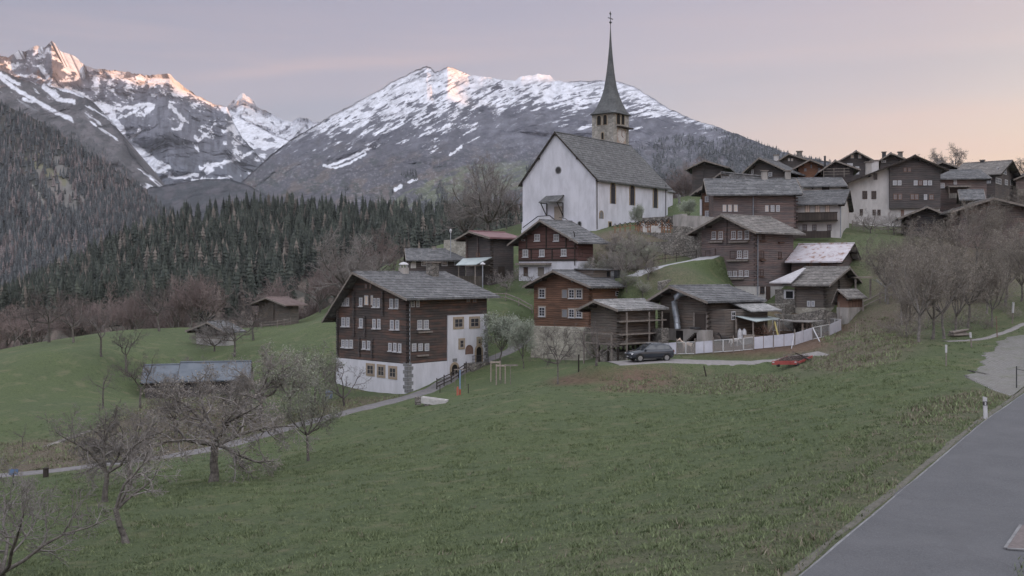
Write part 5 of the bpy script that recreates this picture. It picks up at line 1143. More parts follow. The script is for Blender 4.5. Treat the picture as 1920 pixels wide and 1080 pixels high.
# ------------------------------------------------------------------ 4 stable with the big ventilation pipe
h = House('stable_barn', 'log stable with thick curved ventilation pipe on its gable behind the paddock', 'barn', 1328, 640, 104, 42, 1238, 1412, 562, (1272, 535), oe=1.0, og=1.1)
zs = h.face('L', 1280, 617)[1]; h.wall(PL_S, None, zs, 'stone_base', grow=.1); h.wall(W_GRY, zs+.002, None, 'log_wall'); h.roof(S_GRY, oe=1.0, og=1.4, og2=1.0); h.corner(zs+.1, h.ze-.1, W_GRY); h.logends('L', [(1237.5, 575, 617)], W_GRY)
pp = [h.pt('L', *h.face('L', x, y), out=o_) for x, y, o_ in ((1290,549,.3),(1283,551,.75),(1277,557,.8),(1274,566,.8),(1275,580,.8),(1278,598,.8),(1280,616,.8))]
MB().tube(pp, .30, 14).build('ventilation_pipe', ZINC, h.o, smooth=True)
m = MB()
for x, y in ((1274,566),(1275.5,580),(1277.5,592),(1279,604)): p_ = h.pt('L', *h.face('L', x, y), out=.8); m.tube([p_-(0, 0, .04), p_+(0, 0, .04)], .33, 14)
m.build('pipe_joint', ZINC, h.o)
d1 = h.box('door', 'L', 1304, 588, 1325, 619, .01, .08, PLKD, label='weathered right gable door with frame'); h.box('door_frame', 'L', 1301, 586, 1304, 619, .01, .14, BEAML, parent=d1); h.box('door_frame', 'L', 1325, 586, 1328, 619, .01, .14, BEAML, parent=d1)
d2 = h.box('door', 'L', 1242, 586, 1256, 616, .01, .08, PLKD, label='small grey door at the left of the gable'); h.box('door', 'L', 1269, 620, 1282, 645, .105, .13, BLK, label='dark opening in the stone base')
m = MB()                                                        # outside stair up to the gable door
for i in range(9):
    p_ = h.pt('L', h.face('L', 1292+i*2.6, 640)[0], h.face('L', 1292, 643-i*2.6)[1]-.0, .12); m.box(p_-(0, 0, .14), -h.l*.30, h.nL*.9, (0, 0, .14))
m.build('stair', BEAM, h.o); h.box('stair_wall', 'L', 1318, 619, 1338, 646, .11, 1.0, PL_S)
for i, px in enumerate((1314,)): MB().tube([h.pt('L', *h.face('L', px, 616), out=.9), h.pt('L', *h.face('L', px, 613), out=.9)], .55, 14).build('barrel', IRON, h.o)
# shingled side building and lean-tos on the right side
zl1 = h.face('R', 1370, 571)[1]; zl2 = h.face('R', 1370, 583)[1]
m = MB().box(h.pt('R', h.wr*.02, h.zb-3, .002), h.r*h.wr*.96, h.nR*1.9, (0, 0, h.ze-h.zb+3-1.0)); an = m.build('annex', W_GRY, h.o)
q1 = [h.pt('R', h.wr*.42, h.ze-.32, .0), h.pt('R', h.wr*1.12, h.ze-.32, .0), h.pt('R', h.wr*1.12, h.ze-1.25, 2.9), h.pt('R', h.wr*.42, h.ze-1.25, 2.9)]
MB().prism(q1, (0, 0, .12)).build('lean_to_roof', S_LGT, h.o)
w0 = h.face('R', 1352, 577)
xw = h.pt('R', h.wr*.16, h.ze-2.0, 1.905); m = MB().box(xw, h.r*.62, h.nR*.05, (0, 0, .85)); fo = m.build('window', WHT, h.o); MB().box(xw+h.r*.08+(0, 0, .08)+h.nR*.051, h.r*.2, h.nR*.01, (0, 0, .3)).box(xw+h.r*.34+(0, 0, .08)+h.nR*.051, h.r*.2, h.nR*.01, (0, 0, .3)).box(xw+h.r*.08+(0, 0, .46)+h.nR*.051, h.r*.2, h.nR*.01, (0, 0, .3)).box(xw+h.r*.34+(0, 0, .46)+h.nR*.051, h.r*.2, h.nR*.01, (0, 0, .3)).build('pane', GLD, fo)
q1 = [P(1366, 590, 104.5), P(1412, 589, 110), P(1462, 598, 108), P(1418, 604, 102)]
o = thing('canopy', 'low pale metal canopy on posts over the paddock stall', 'shelter', on(1420, 104)); MB().prism(q1, (0, 0, .08)).build('canopy_roof', METT, o)
for px, D, yt in ((1412,102.4,602),(1433,105,601),(1461,107,599),(1380,103.5,598)):
    g_ = on(px, D); MB().cbox(g_-(0, 0, .2), .13, .13, (HZ-yt)/F*D-g_[2]+.2).build('post', BEAML, o)
MB().tube([on(1440, 105.5, .1), P(1452, 602, 107)], .05, 6).build('brace', BEAML, o)

# ------------------------------------------------------------------ 5 tall dark chalet in the centre right
h = House('timber_chalet', 'tall dark log house with four window rows and slab roof behind the stable', 'house', 1416, 578, 122, 40, 1312, 1487, 431, (1365, 402), oe=1.0, og=1.2)
zs = h.face('L', 1416, 537)[1]; h.wall(PL_G, None, zs, 'plinth'); h.wall(W_DRK, zs+.002, None, 'timber_wall', grow=.03); h.roof(S_BRN, oe=1.1, og=1.35, og2=1.0, edge=BEAML); h.corner(zs+.1, h.ze-.1, W_DRK)
h.wins('L', [(1335,434,1343,448),(1348,434,1356,448),(1372,433,1380,448),(1384,433,1392,448),(1397,432,1405,448)], fr=WHT, gl=GL, nx=2, ny=3, surround=RW, sill=WHT, fw=.08)
h.wins('L', [(1383,470,1391,484),(1395,470,1403,484),(1365,508,1372,518),(1375,508,1382,518),(1386,507,1393,518),(1397,507,1404,518),(1323,507,1331,518)], fr=WHT, gl=GL, nx=2, ny=3, sill=WHT, fw=.07)
h.wins('L', [(1323,470,1332,484),(1369,470,1379,485)], fr=DRW, gl=GLP, nx=1, ny=1, fw=.06)
for q in ((1331,452,1357,455),(1369,452,1405,455),(1365,487,1405,490),(1372,521,1396,524),(1320,519,1333,522)): h.box('flower_board', 'L', *q, .04, .3, BEAML)
h.logends('L', [(1363,405,458),(1341,466,531),(1313,440,533)], W_DRK)
h.wins('R', [(1424,470,1432,485),(1459,472,1465,484),(1420,505,1431,518),(1428,440,1434,452)], fr=DRW, gl=GL, nx=2, ny=2, sill=BEAMB)
h.wins('R', [(1425,537,1433,551)], fr=DRW, gl=GL, nx=2, ny=2); h.box('door', 'R', 1436, 537, 1444, 566, .01, .05, DRW); h.gutter('R', 1419, 440, 570)
h.box('flower_board', 'R', 1424, 487, 1433, 489, .04, .3, BEAMB); h.box('flower_board', 'R', 1424, 451, 1434, 453, .04, .3, BEAMB); h.box('flower_board', 'R', 1458, 454, 1468, 456, .04, .3, BEAMB)
p0 = h.pt('L', h.wl*.5, h.zp-.4, .0)

# ------------------------------------------------------------------ 6 brown chalet on white ground floor under the church
h = House('timber_chalet', 'brown panelled chalet on white ground floor directly below the church', 'house', 1083, 520, 130, 44, 973, 1111, 450, (1023, 412), oe=1.0, og=1.3)
zs = h.face('L', 1083, 489)[1]; h.wall(PL_W, None, zs, 'ground_floor'); h.wall(W_BRN, zs+.002, None, 'timber_wall', grow=.05); h.roof(S_GRY, oe=1.1, og=1.1, og2=2.2)
h.wins('L', [(1003,439,1013,452),(1039,439,1049,452),(1012,468,1022,481),(1053,467,1063,480),(981,468,991,482)], fr=WHT, gl=GLP, nx=2, ny=2, sill=WHT, fw=.08, grow=.05)
h.wins('L', [(979,449,985,452),(1068,449,1074,451)], fr=WHT, gl=GL, nx=1, ny=1, fw=.04, grow=.05)
for x, y0, y1 in ((1025,418,467),(997,467,489),(1036,467,489),(1062,440,466),(988,444,466)): h.box('batten', 'L', x-1, y0, x+1, y1, .052, .13, BEAM)
h.box('batten', 'L', 974, 465, 1082, 467, .053, .12, BEAM); h.box('batten', 'L', 974, 486, 1082, 489, .053, .14, BEAM)
h.box('door', 'L', 982, 501, 990, 518, .005, .06, DRW); h.box('door', 'L', 1009, 501, 1020, 518, .005, .06, PLKG); h.box('canopy', 'L', 973, 493, 1034, 497, .005, .7, BEAML); h.win('R', 1086, 468, 1092, 481, fr=DRW, gl=GL, nx=1, ny=2)
h.gutter('L', 1079, 440, 498, BEAM)

# ------------------------------------------------------------------ 7, 8 barn with reddish roof; long low house; canopy
h = House('log_barn', 'dark log barn with dull red metal roof left of the brown chalet', 'barn', 922, 528, 138, 45, 874, 963, 445, (893, 433), oe=.8, og=1.2); h.wall(W_BLK); h.roof(METR, oe=1.0, og=1.3)
h.logends('L', [(897, 436, 490), (876, 450, 500)], W_DRK); h.corner(h.zb, h.ze-.1, W_GRY); h.win('L', 893, 474, 900, 482, fr=RW, gl=RW, nx=1, ny=1); h.box('beam_ends', 'L', 880, 497, 920, 499, .02, .4, BEAML); h.box('door', 'R', 934, 500, 946, 524, .01, .05, PLKD)
h = House('low_house', 'long low dark house with white window row left of the red roofed barn', 'house', 768, 512, 145, 8, 758, 872, 486, (None, 466, .5), gable='L', oe=.7, og=.4, wl=8.0)
h.wall(W_BLK); h.roof(S_GRY, oe=.9, og=.5, og2=.8); h.wins('R', [(790,488,800,499),(828,488,839,499)], fr=WHT, gl=GL, nx=3, ny=2, fw=.12); h.wins('R', [(852,489,860,498)], fr=WHT, gl=GLP, nx=1, ny=1)
h.box('plaster_bay', 'R', 770, 487, 780, 503, .01, .1, PL_G); h.chimney(814, 462, 0, .4, .5, PL_S)
o = thing('open_shed', 'small open shed with slanting turquoise metal roof below the red roofed barn', 'shed', on(890, 134)); MB().prism([P(855,498,136), P(868,486,139), P(923,483,138), P(892,497,132)], (0, 0, .1)).build('shed_roof', METT, o)
for px, D in ((860,136),(891,132.6),(905,134.5)):
    g_ = on(px, D); MB().cbox(g_-(0, 0, .3), .14, .14, (HZ-495)/F*D-g_[2]+.3).build('post', BEAML, o)
g_ = on(880, 138); MB().box(g_-(1.6, 0, .5), (3.4, .4, 0), (0, .15, 0), (0, 0, 2.0)).build('back_wall', PLKG, o)

# ------------------------------------------------------------------ 9 church
h = House('church', 'white church with steep grey roof and slender pointed spire on the hill', 'church', 1117, 440, 150, 52, 980, 1252, 333, (1042, 247), oe=.5, og=.25, tk=.25)
h.wall(PL_CH, None, None, 'nave'); h.roof(S_CH, oe=.55, og=.3, og2=.3, edge=BEAM)
h.wall(PL_CH, None, h.face('L', 1117, 411)[1], 'plinth', grow=.09)
for q in ((1145,344,1153,382),(1181,348,1189,385),(1225,353,1232,390)): h.win('R', *q, fr=TUF, gl=GL, nx=2, arch=True, fw=.22, name='window')
h.win('R', 1124, 396, 1130, 410, fr=TUF, gl=STQ, nx=1, arch=True, fw=.12, name='niche', grow=.02); h.win('R', 1195, 389, 1203, 412, fr=STQ, gl=BLK, nx=1, arch=True, fw=.12, name='side_door', grow=.02)
h.box('window', 'R', 1139, 415, 1146, 427, .1, .14, TUF); h.box('window', 'R', 1140.5, 417, 1144.5, 426, .141, .15, GLD); h.win('L', 1085, 416, 1090, 424, fr=STQ, gl=BLK, nx=1, arch=True, fw=.1, grow=.09)
a, z = h.face('L', 1047, 319); m = MB(); nn = h.nL
ring = lambda r_, o_: [h.pt('L', a+r_*math.cos(i*math.pi/12), z+r_*math.sin(i*math.pi/12), o_) for i in range(24)]
m.prism(ring(.55, .003), nn*.05); ow = m.build('round_window', STQ, h.o); MB().prism(ring(.42, .055), nn*.012).build('pane', GLD, ow)
m = MB()                                                        # porch roof over the west door
def pp_(x, y, o_): return h.pt('L', *h.face('L', x, y), out=o_)
dr_ = h.box('door', 'L', 1040, 387, 1054, 420, .01, .12, NAT, label='brown west door under the small porch roof')
aL, aR = h.face('L', 1024, 380)[0], h.face('L', 1058, 380)[0]; zt, ze_ = h.face('L', 1042, 368)[1], h.face('L', 1042, 381)[1]
m = MB().prism([h.pt('L', aL, zt, .02), h.pt('L', aR, zt, .02), h.pt('L', aR, ze_, 1.9), h.pt('L', aL, ze_, 1.9)], (0, 0, .14)); po = m.build('porch_roof', S_CH, h.o)
m = MB()
for a_ in (aL, aR): a_ = a_*.9+(aL+aR)*.05; m.tube([h.pt('L', a_, ze_, 1.6), h.pt('L', a_, ze_-1.9, .1)], .08, 6).tube([h.pt('L', a_, ze_-.1, .1), h.pt('L', a_, ze_-2.2, .1)], .08, 6).tube([h.pt('L', a_, ze_-.02, 1.7), h.pt('L', a_, ze_-.02, .05)], .08, 6)
m.build('bracket', BEAM, h.o)
m = MB(); sw = [h.pt('L', *h.face('L', x, y), out=.12) for x, y in ((982,432),(1015,407),(1036,405),(1043,417),(1043,445),(982,445))]; m.prism(sw, nn*.5); m.build('stair_wall', PL_W, h.o)
m = MB(); 
for (x0, y0), (x1, y1) in zip(((985,427),(1013,406),(1035,404.5)), ((1013,406),(1035,404.5),(1044,412))): m.tube([pp_(x0, y0, .6), pp_(x1, y1, .6)], .07, 6)
for (x0, y0), (x1, y1) in zip(((1053,408),(1064,410)), ((1064,410),(1085,425))): m.tube([pp_(x0, y0, .6), pp_(x1, y1, .6)], .05, 6)
m.build('handrail', IRON, h.o); h.gutter('R', 1118, 340, 430, BEAM); h.gutter('R', 1247, 352, 410, BEAM)
# choir: lower and narrower, beyond the nave
qb = h.C.copy(); qb[2] = 0; Q = lambda g_, k_, z_: qb+h.g*g_+h.k*k_+np.array([0, 0, z_]); gc0, gc1 = h.wg*.20, h.wg*.80; kc = h.wk; zc = h.ze-.4; zk = h.ze+(h.zp-h.ze)*.62
L_ch = 6.4; m = MB().prism([Q(gc0, kc, h.zb-4), Q(gc1, kc, h.zb-4), Q(gc1, kc, zc), Q(gc0, kc, zc)], h.k*L_ch); ch = m.build('choir', PL_CH, h.o)
e = [Q(gc0-.4, kc, zc), Q(gc1+.4, kc, zc), Q(h.sp, kc, zk)]; m = MB(); 
a_, b_, c_ = Q(gc0-.4, kc+.31, zc), Q(gc1+.4, kc+.31, zc), Q(h.sp, kc+.31, zk); d_, f_, g_ = Q(gc0-.4, kc+L_ch+.4, zc), Q(gc1+.4, kc+L_ch+.4, zc), Q(h.sp, kc+L_ch-2.6, zk)
m.add([a_, b_, c_, d_, f_, g_], [(0, 3, 5, 2), (1, 2, 5, 4), (3, 4, 5), (0, 2, 1), (0, 1, 4, 3)]); m.build('choir_roof', S_CH, ch)
def cwin(k0, z0, z1, w_=.8):
    c0 = Q(gc0-.004, kc+k0, 0); n_ = 8; rr = w_/2; zs_ = z1-rr
    o2 = [c0+h.k*(rr+.15)*math.cos(math.pi*i/n_)+np.array([0, 0, zs_+(rr+.15)*math.sin(math.pi*i/n_)]) for i in range(n_+1)]; o2 = [c0-h.k*-(rr+.15)+np.array([0, 0, z0-.15])]+o2+[c0-h.k*(rr+.15)+np.array([0, 0, z0-.15])]
    i2 = [c0-h.g*.03+h.k*rr*math.cos(math.pi*i/n_)+np.array([0, 0, zs_+rr*math.sin(math.pi*i/n_)]) for i in range(n_+1)]; i2 = [c0-h.g*.03+h.k*rr+np.array([0, 0, z0])]+i2+[c0-h.g*.03-h.k*rr+np.array([0, 0, z0])]
    f2 = MB().prism(o2, -h.g*.05).build('window', TUF, ch); MB().prism([p_-h.g*.03 for p_ in i2], -h.g*.01).build('pane', GL, f2)
cwin(2.4, h.zb+3.2, h.zb+6.6)
for kk in (-.15, L_ch*.7, L_ch):
    m = MB().box(Q(gc0, kc+kk, h.zb-3), -h.g*.9, h.k*.6, (0, 0, 3+5.2)); m.build('buttress', PL_CH, ch)
m = MB(); z = h.zb
while z < h.ze-.8: m.box(Q(gc0-.95, kc+L_ch+.02, z), -h.g*(.12 if int(z*2) % 2 else .2), h.k*.62, (0, 0, .4)); z += .5
m.build('quoins', STQ, ch)
# tower
TC = P(1150, 300, 172); tr_, tl_ = np.array([math.cos(R(52)), math.sin(R(52)), 0]), np.array([-math.sin(R(52)), math.cos(R(52)), 0])
k = (1110-960)/F; twl = (k*TC[1]-TC[0])/(tl_[0]-k*tl_[1]); k = (1179-960)/F; twr = (k*TC[1]-TC[0])/(tr_[0]-k*tr_[1])
tw = (twl+twr)/2; zt = (HZ-209)/F*172; TB = TC.copy(); TB[2] = h.zb-4
tower = MB().box(TB, tr_*twr, tl_*twl, (0, 0, zt-TB[2])).build('tower', STT, h.o)
def tface(f, px, py):
    d = np.array([(px-960)/F, 1.0, (HZ-py)/F]); nrm = tr_ if f == 'L' else tl_; t = (TC*[1, 1, 0])@nrm/(d@nrm); return d*t
def twin(f, x0, y0, x1, y1, mat=BLK, name='belfry_window'):
    nn = -tr_ if f == 'L' else -tl_; p0, p1 = tface(f, x0, y1), tface(f, x1, y1); zt_ = tface(f, (x0+x1)/2, y0)[2]; p1[2] = p0[2]; ax = p1-p0; w_ = np.linalg.norm(ax); ax /= w_; rr = w_/2; c_ = (p0+p1)/2
    arc = lambda R_, o_, zb2: [c_+ax*R_+nn*o_+(0, 0, -zb2)]+[c_+ax*R_*math.cos(math.pi*i/8)+nn*o_+np.array([0, 0, zt_-rr-p0[2]+R_*math.sin(math.pi*i/8)]) for i in range(9)]+[c_-ax*R_+nn*o_+(0, 0, -zb2)]
    fo = MB().prism(arc(rr+.13, .003, .06), nn*.06).build(name, TUF, tower); MB().prism(arc(rr, .064, 0), nn*.01).build('opening', mat, fo); return fo
for q in (('L',1120,217,1127,235),('L',1131.5,215.5,1138,234),('R',1156,213,1162,232),('R',1165,215,1170,233),('L',1128,248.5,1132,261)): twin(*q)
p0, p1 = tface('R', 1156, 236), tface('R', 1181, 237); m = MB().box(p0, tr_*np.linalg.norm((p1-p0)[:2]), -tl_*.7, (0, 0, -.18)); m.build('clock_hood', BEAM, tower)
c_ = tface('R', 1165, 254); cp = [c_+tr_*1.25*math.cos(i*math.pi/16)-tl_*.003+np.array([0, 0, 1.25*math.sin(i*math.pi/16)]) for i in range(32)]
bdp = [tface('R', 1157, 262)-tl_*.002, tface('R', 1173, 264)-tl_*.002]; 
ck = MB().box(c_-tr_*1.35-(0, 0, 1.5), tr_*2.7, -tl_*.03, (0, 0, 3.0)).build('clock', m_simple('clock board', (.30, .23, .19), (.38, .3, .25), 5), tower)
MB().prism([p_-tl_*.031 for p_ in cp], -tl_*.02).build('clock_face', m_simple('clock face', (.42, .40, .38), (.5, .48, .46), 5), ck)
m = MB()
for i in range(12): a_ = i*math.pi/6; q = c_-tl_*.053+tr_*1.02*math.cos(a_)+np.array([0, 0, 1.02*math.sin(a_)]); m.box(q-tr_*.05-(0, 0, .09), tr_*.1, -tl_*.01, (0, 0, .18))
m.tube([c_-tl_*.08, c_-tl_*.08+tr_*.5-(0, 0, .3)], .05, 5).tube([c_-tl_*.08, c_-tl_*.08+tr_*.1+(0, 0, .9)], .04, 5); m.build('clock_hands', m_simple('faded red paint', (.2, .07, .05), (.25, .1, .08), 5), ck)
cen = TB+tr_*twr/2+tl_*twl/2; prof = [(-.12, 1.20), (.02, 1.13), (.06, .99), (.13, .80), (.20, .64), (.28, .50), (.38, .385), (.48, .29), (.58, .215), (.68, .15), (.78, .095), (.88, .055), (.965, .03), (1.0, .012)]
zT = (HZ-47)/F*cen[1]; vs, fs = [], []
n_ = 8; 
for j, (f_, r_) in enumerate(prof):
    zz_ = zt+.02+(zT-zt)*max(f_, 0) if f_ > -.1 else zt-.18
    mixf = min(1, max(0, f_)/.3)
    for i in range(n_):
        a_ = (i+.5)*2*math.pi/n_; sq = np.array([np.sign(math.cos(a_)), np.sign(math.sin(a_))]) if False else None
        cs, sn = math.cos(a_), math.sin(a_); mx = max(abs(cs), abs(sn)); qx, qy = cs/mx, sn/mx
        if mixf < 1:  # corner vertices of a square when low, regular octagon when high
            ex = np.sign(cs)*1.0; ey = np.sign(sn)*1.0
            sx, sy = (ex, ey*.62) if abs(cs) > abs(sn) else (ex*.62, ey)
            if mixf == 0: sx, sy = (ex, ey*.9) if abs(cs) > abs(sn) else (ex*.9, ey)
            ox, oy = cs*1.05, sn*1.05; X_, Y_ = sx*(1-mixf)+ox*mixf, sy*(1-mixf)+oy*mixf
        else: X_, Y_ = cs*1.05, sn*1.05
        v_ = cen+tr_*X_*r_*twr/2+tl_*Y_*r_*twl/2; v_[2] = zz_; vs.append(v_)
for j in range(len(prof)-1): fs += [(j*n_+i, j*n_+(i+1) % n_, (j+1)*n_+(i+1) % n_, (j+1)*n_+i) for i in range(n_)]
fs.append(tuple(range(n_))[::-1]); fs.append(tuple(len(vs)-n_+i for i in range(n_)))
spi = MB().add(vs, fs).build('spire', S_SPI, h.o)
top = cen.copy(); top[2] = zT; m = MB().tube([top-(0, 0, .4), top+(0, 0, 2.3)], .06, 6).tube([top+(0, 0, .2), top+(0, 0, .45), top+(0, 0, .7)], [.05, .26, .05], 10)
m.box(top-tr_*.75+(0, 0, 1.05)-tl_*.05, tr_*1.5, tl_*.1, (0, 0, .12)).box(top-tr_*.3+(0, 0, 1.75)-tl_*.02, tr_*.5, tl_*.05, (0, 0, .3)); m.build('spire_cross', IRON, spi)

# ------------------------------------------------------------------ 10, 11 upper long house and the gabled one behind it; balcony house
h = House('timber_house', 'dark gabled log house peeping out left behind the long grey roof', 'house', 1366, 440, 146, 40, 1323, 1440, 352, (1378, 322), oe=1.5, og=1.2)
h.wall(W_DRK); h.roof(S_GRY, oe=1.8, og=1.3, og2=.5) 

h = House('timber_house', 'long brown timber house with grey roof and two triple windows in the upper village', 'house', 1492, 446, 134, 84, 1338, 1500, 361, (None, 334, .5), gable='R', oe=.6, og=.6, wr=9.0)
h.wall(W_DRK); h.roof(S_GRY, oe=.9, og=.7, og2=.9); h.corner(h.zb, h.ze-.2, W_DRK)
h.wins('L', [(1355,384,1362,397),(1365,384,1372,397),(1376,384,1383,397),(1434.5,385,1441,397)], fr=WHT, gl=GLW, nx=2, ny=3, fw=.09); h.wins('L', [(1445,385,1452,397),(1455,385,1462,397)], fr=WHT, gl=GLC, nx=2, ny=3, fw=.09)
h.logends('L', [(1415,372,425)], W_DRK); h.gutter('L', 1412, 366, 420); h.chimney(1433, 319, 0, .4, .75, PL_S, off=0); h.chimney(1477, 319, 0, .2, .7, PL_S, off=0)
h = House('timber_house', 'narrow brown house wing with two small white windows left of the long timber house', 'house', 1340, 450, 142, 60, 1316, 1352, 356, (1330, 345), oe=.3, og=.3); h.wall(W_RED); h.roof(S_GRY, oe=.5, og=.6); h.wins('L', [(1322,368,1331,379),(1322,395,1331,407)], fr=WHT, gl=GLC, nx=2, ny=2, fw=.1); h.box('plaster_corner', 'L', 1313, 374, 1317, 404, .01, .2, PL_W)
h = House('balcony_house', 'white plastered house with grey roof and dark wooden balcony, right of the long timber house', 'house', 1577, 448, 133, 68, 1490, 1592, 381, (1586, 356), gable='R', oe=.6, og=.4)
h.wall(PL_G); h.roof(S_GRY, oe=.8, og=.5, og2=.3, edge=BEAM)
h.wins('L', [(1509,384,1519,399),(1528,384,1538,399),(1547,384,1556,399)], fr=NAT, gl=GLW, nx=2, ny=1, fw=.1); h.wins('L', [(1505,421,1513,433),(1523,421,1531,433),(1551,421,1559,433)], fr=DRW, gl=GLP, nx=2, ny=2, fw=.08)
bl = h.box('balcony', 'L', 1489, 400, 1571, 414, .9, 1.0, PLKD); h.box('balcony_floor', 'L', 1489, 413, 1571, 415, .01, 1.0, BEAM, parent=bl); h.box('balcony_rail', 'L', 1489, 398.6, 1572, 400, .86, 1.04, BEAM, parent=bl)
h.box('terrace_fence', 'L', 1489, 434, 1560, 447, 1.6, 1.7, PLKD); h.gutter('L', 1576.5, 386, 445); h.box('shutter', 'L', 1500, 423, 1504, 430, .02, .06, WHT)
h = House('log_barn', 'dark barn with rust streaked tin roof between the tall dark house and the grove', 'barn', 1569, 560, 122, 55, 1484, 1600, 486, (1588, 456), gable='R', oe=.7, og=.6, tk=.16)
h.wall(W_DRK); h.roof(TIN, oe=.9, og=.9, og2=.5, edge=BEAM); h.box('door', 'L', 1540, 492, 1552, 520, .01, .05, PLK); h.box('door', 'L', 1512, 492, 1524, 520, .01, .05, PLK)
h = House('log_barn', 'weathered log barn on rubble base with grey slab roof above the paddock', 'barn', 1547, 597, 115, 50, 1490, 1601, 531, (1579, 500), gable='R', oe=.8, og=.8)
zs = h.face('L', 1520, 577)[1]; h.wall(STY, None, zs, 'stone_base', grow=.12); h.wall(W_GRY, zs+.002, None, 'log_wall'); h.roof(S_BRN, oe=1.0, og=.9, og2=1.0); h.corner(zs+.1, h.ze-.1, W_GRY); h.logends('R', [(1572, 520, 580)], W_GRY)
h.wins('L', [(1514,529,1519,537),(1522.5,529,1527,537),(1513.5,564,1520,575),(1521.5,564,1528,575)], fr=WHT, gl=GLC, nx=1, ny=1, fw=.12)
wg_ = h.box('stone_wing', 'L', 1455, 543, 1492, 600, -2.4, .25, ST, label='rubble stone wing with pale framed opening'); h.box('window_frame', 'L', 1472, 544, 1491, 560, .252, .32, WHT, parent=wg_); h.box('window', 'L', 1476, 546, 1489, 559, .321, .34, GLD, parent=wg_)
q1 = [h.pt('L', h.wl*.95, h.ze-.05, 1.3), h.pt('L', h.face('L', 1452, 530)[0], h.ze-.05, 1.3), h.pt('L', h.face('L', 1487, 512)[0], h.ze+1.6, -2.6), h.pt('L', h.wl*.95, h.ze+1.6, -2.6)]; MB().prism(q1, (0, 0, .12)).build('wing_roof', METG, h.o)
MB().box(h.pt('L', h.wl*.98, zs-1.6, 2.6), h.l*2.6, -h.nL*2.3, (0, 0, 2.0)).build('wood_stack', ST, h.o)
h = House('tool_shed', 'little lean-to shed of reddish upright boards beside the log barn', 'shed', 1590, 583, 111, 40, 1570, 1618, 556, (1571, 541), oe=.3, og=.5, tk=.12)
h.wall(PLK); h.roof(S_BRN, oe=.4, og=.5, og2=.3, ridge=False); h.wall(PL_S, None, h.zb+.35, 'footing', grow=.06)
h = House('gabled_house', 'broad gabled house, white left part and black brown log right part, three window rows', 'house', 1762, 432, 150, 80, 1591, 1770, 316, (1713, 292), oe=.8, og=1.1, ye2=344, wr=12.0)
h.wall(PL_G, name='plaster_wall'); aa = h.face('L', 1667, 350)[0]; h.roof(S_BRN, oe=1.0, og=1.3, og2=.6, edge=BEAM, oe2=.7)
bz = h.face('L', 1700, 391)[1]; qb = h.C.copy(); qb[2] = 0; Q = lambda a_, z_: qb+h.l*a_+np.array([0, 0, z_])
MB().prism([Q(0, bz), Q(aa, bz), Q(aa, h.zat(aa)-.02), Q(h.sp, h.zp-.02), Q(0, h.ze-.02)], h.nL*.45).build('timber_wall', W_BLK, h.o)
h.wins('L', [(1673,339,1680,348),(1682,339,1689,348),(1712,339,1719,348),(1730,339,1737,348),(1739,339,1746,348),(1731,365,1737,375)], fr=WHT, gl=GLC, nx=2, ny=2, grow=.45, fw=.1); h.wins('L', [(1721,339,1728,348),(1674,364,1681,375),(1683,364,1690,375),(1706,364,1713,375),(1714,364,1721,375),(1741,365,1749,375),(1693,315,1699,323),(1701,315,1707,323)], fr=RW, gl=GLP, nx=2, ny=2, grow=.45, fw=.09)
h.wins('L', [(1617,358,1626,373),(1634,358,1643,373)], fr=DRW, gl=GLD, nx=2, ny=3); h.wins('L', [(1612,392,1618,404),(1636,393,1642,404),(1645,393,1651,404),(1638,325,1645,337),(1613,422,1617,430)], fr=DRW, gl=GLD, nx=2, ny=2, fw=.05)
h.box('door', 'L', 1689, 393, 1695, 408, .01, .06, RW); h.chimney(1640, 300, 0, .3, 1.0, PL_G, off=-4.5); h.chimney(1629, 303, 0, .3, .9, PL_S, off=-6.3)
h = House('dark_house', 'dark house with grey roof and white windows on two sides at the right skyline', 'house', 1866, 392, 165, 52, 1792, 1903, 325, (1885, 301), gable='R', oe=.8, og=.9)
h.wall(W_BLK); h.roof(S_BRN, oe=1.0, og=1.1, og2=.6, edge=BEAM); h.wins('L', [(1803,338,1815,346),(1845,335,1858,344),(1800,322,1806,327)], fr=WHT, gl=GLC, nx=3, ny=1, fw=.1); h.wins('R', [(1869,314,1876,324),(1880,316,1887,327),(1866.6,334,1877,345),(1884,337,1889,347),(1894,339,1899,348)], fr=WHT, gl=GLC, nx=2, ny=2, fw=.1); h.chimney(1842, 300, 0, .35, .6, IRON)
h = House('dark_house', 'brown house with veranda between the broad gabled house and the right skyline house', 'house', 1850, 400, 156, 82, 1759, 1856, 334, (None, 318, .45), gable='R', oe=.5, og=.4, wr=10.0)
h.wall(W_DRK); h.roof(S_GRY, oe=.6, og=.5, og2=.4); h.wins('L', [(1762,343,1771,353),(1788,337,1794,346)], fr=WHT, gl=GLC, nx=2, ny=2); v_ = h.box('veranda', 'L', 1773, 364, 1812, 373, 1.6, 1.7, PLKG); h.box('veranda_post', 'L', 1773, 352, 1774.5, 366, 1.5, 1.7, BEAML, parent=v_); h.box('veranda_post', 'L', 1810, 352, 1811.5, 366, 1.5, 1.7, BEAML, parent=v_); h.box('veranda_roof', 'L', 1772, 350, 1814, 352.5, .02, 1.9, BEAML, parent=v_)
h = House('shed', 'low shed with grey blue roof under the right skyline house', 'shed', 1840, 402, 148, 70, 1806, 1856, 372, (None, 355, .5), gable='R', oe=.4, og=.4, wr=6.0); h.wall(W_BLK); h.roof(S_GRY, oe=.7, og=.5)
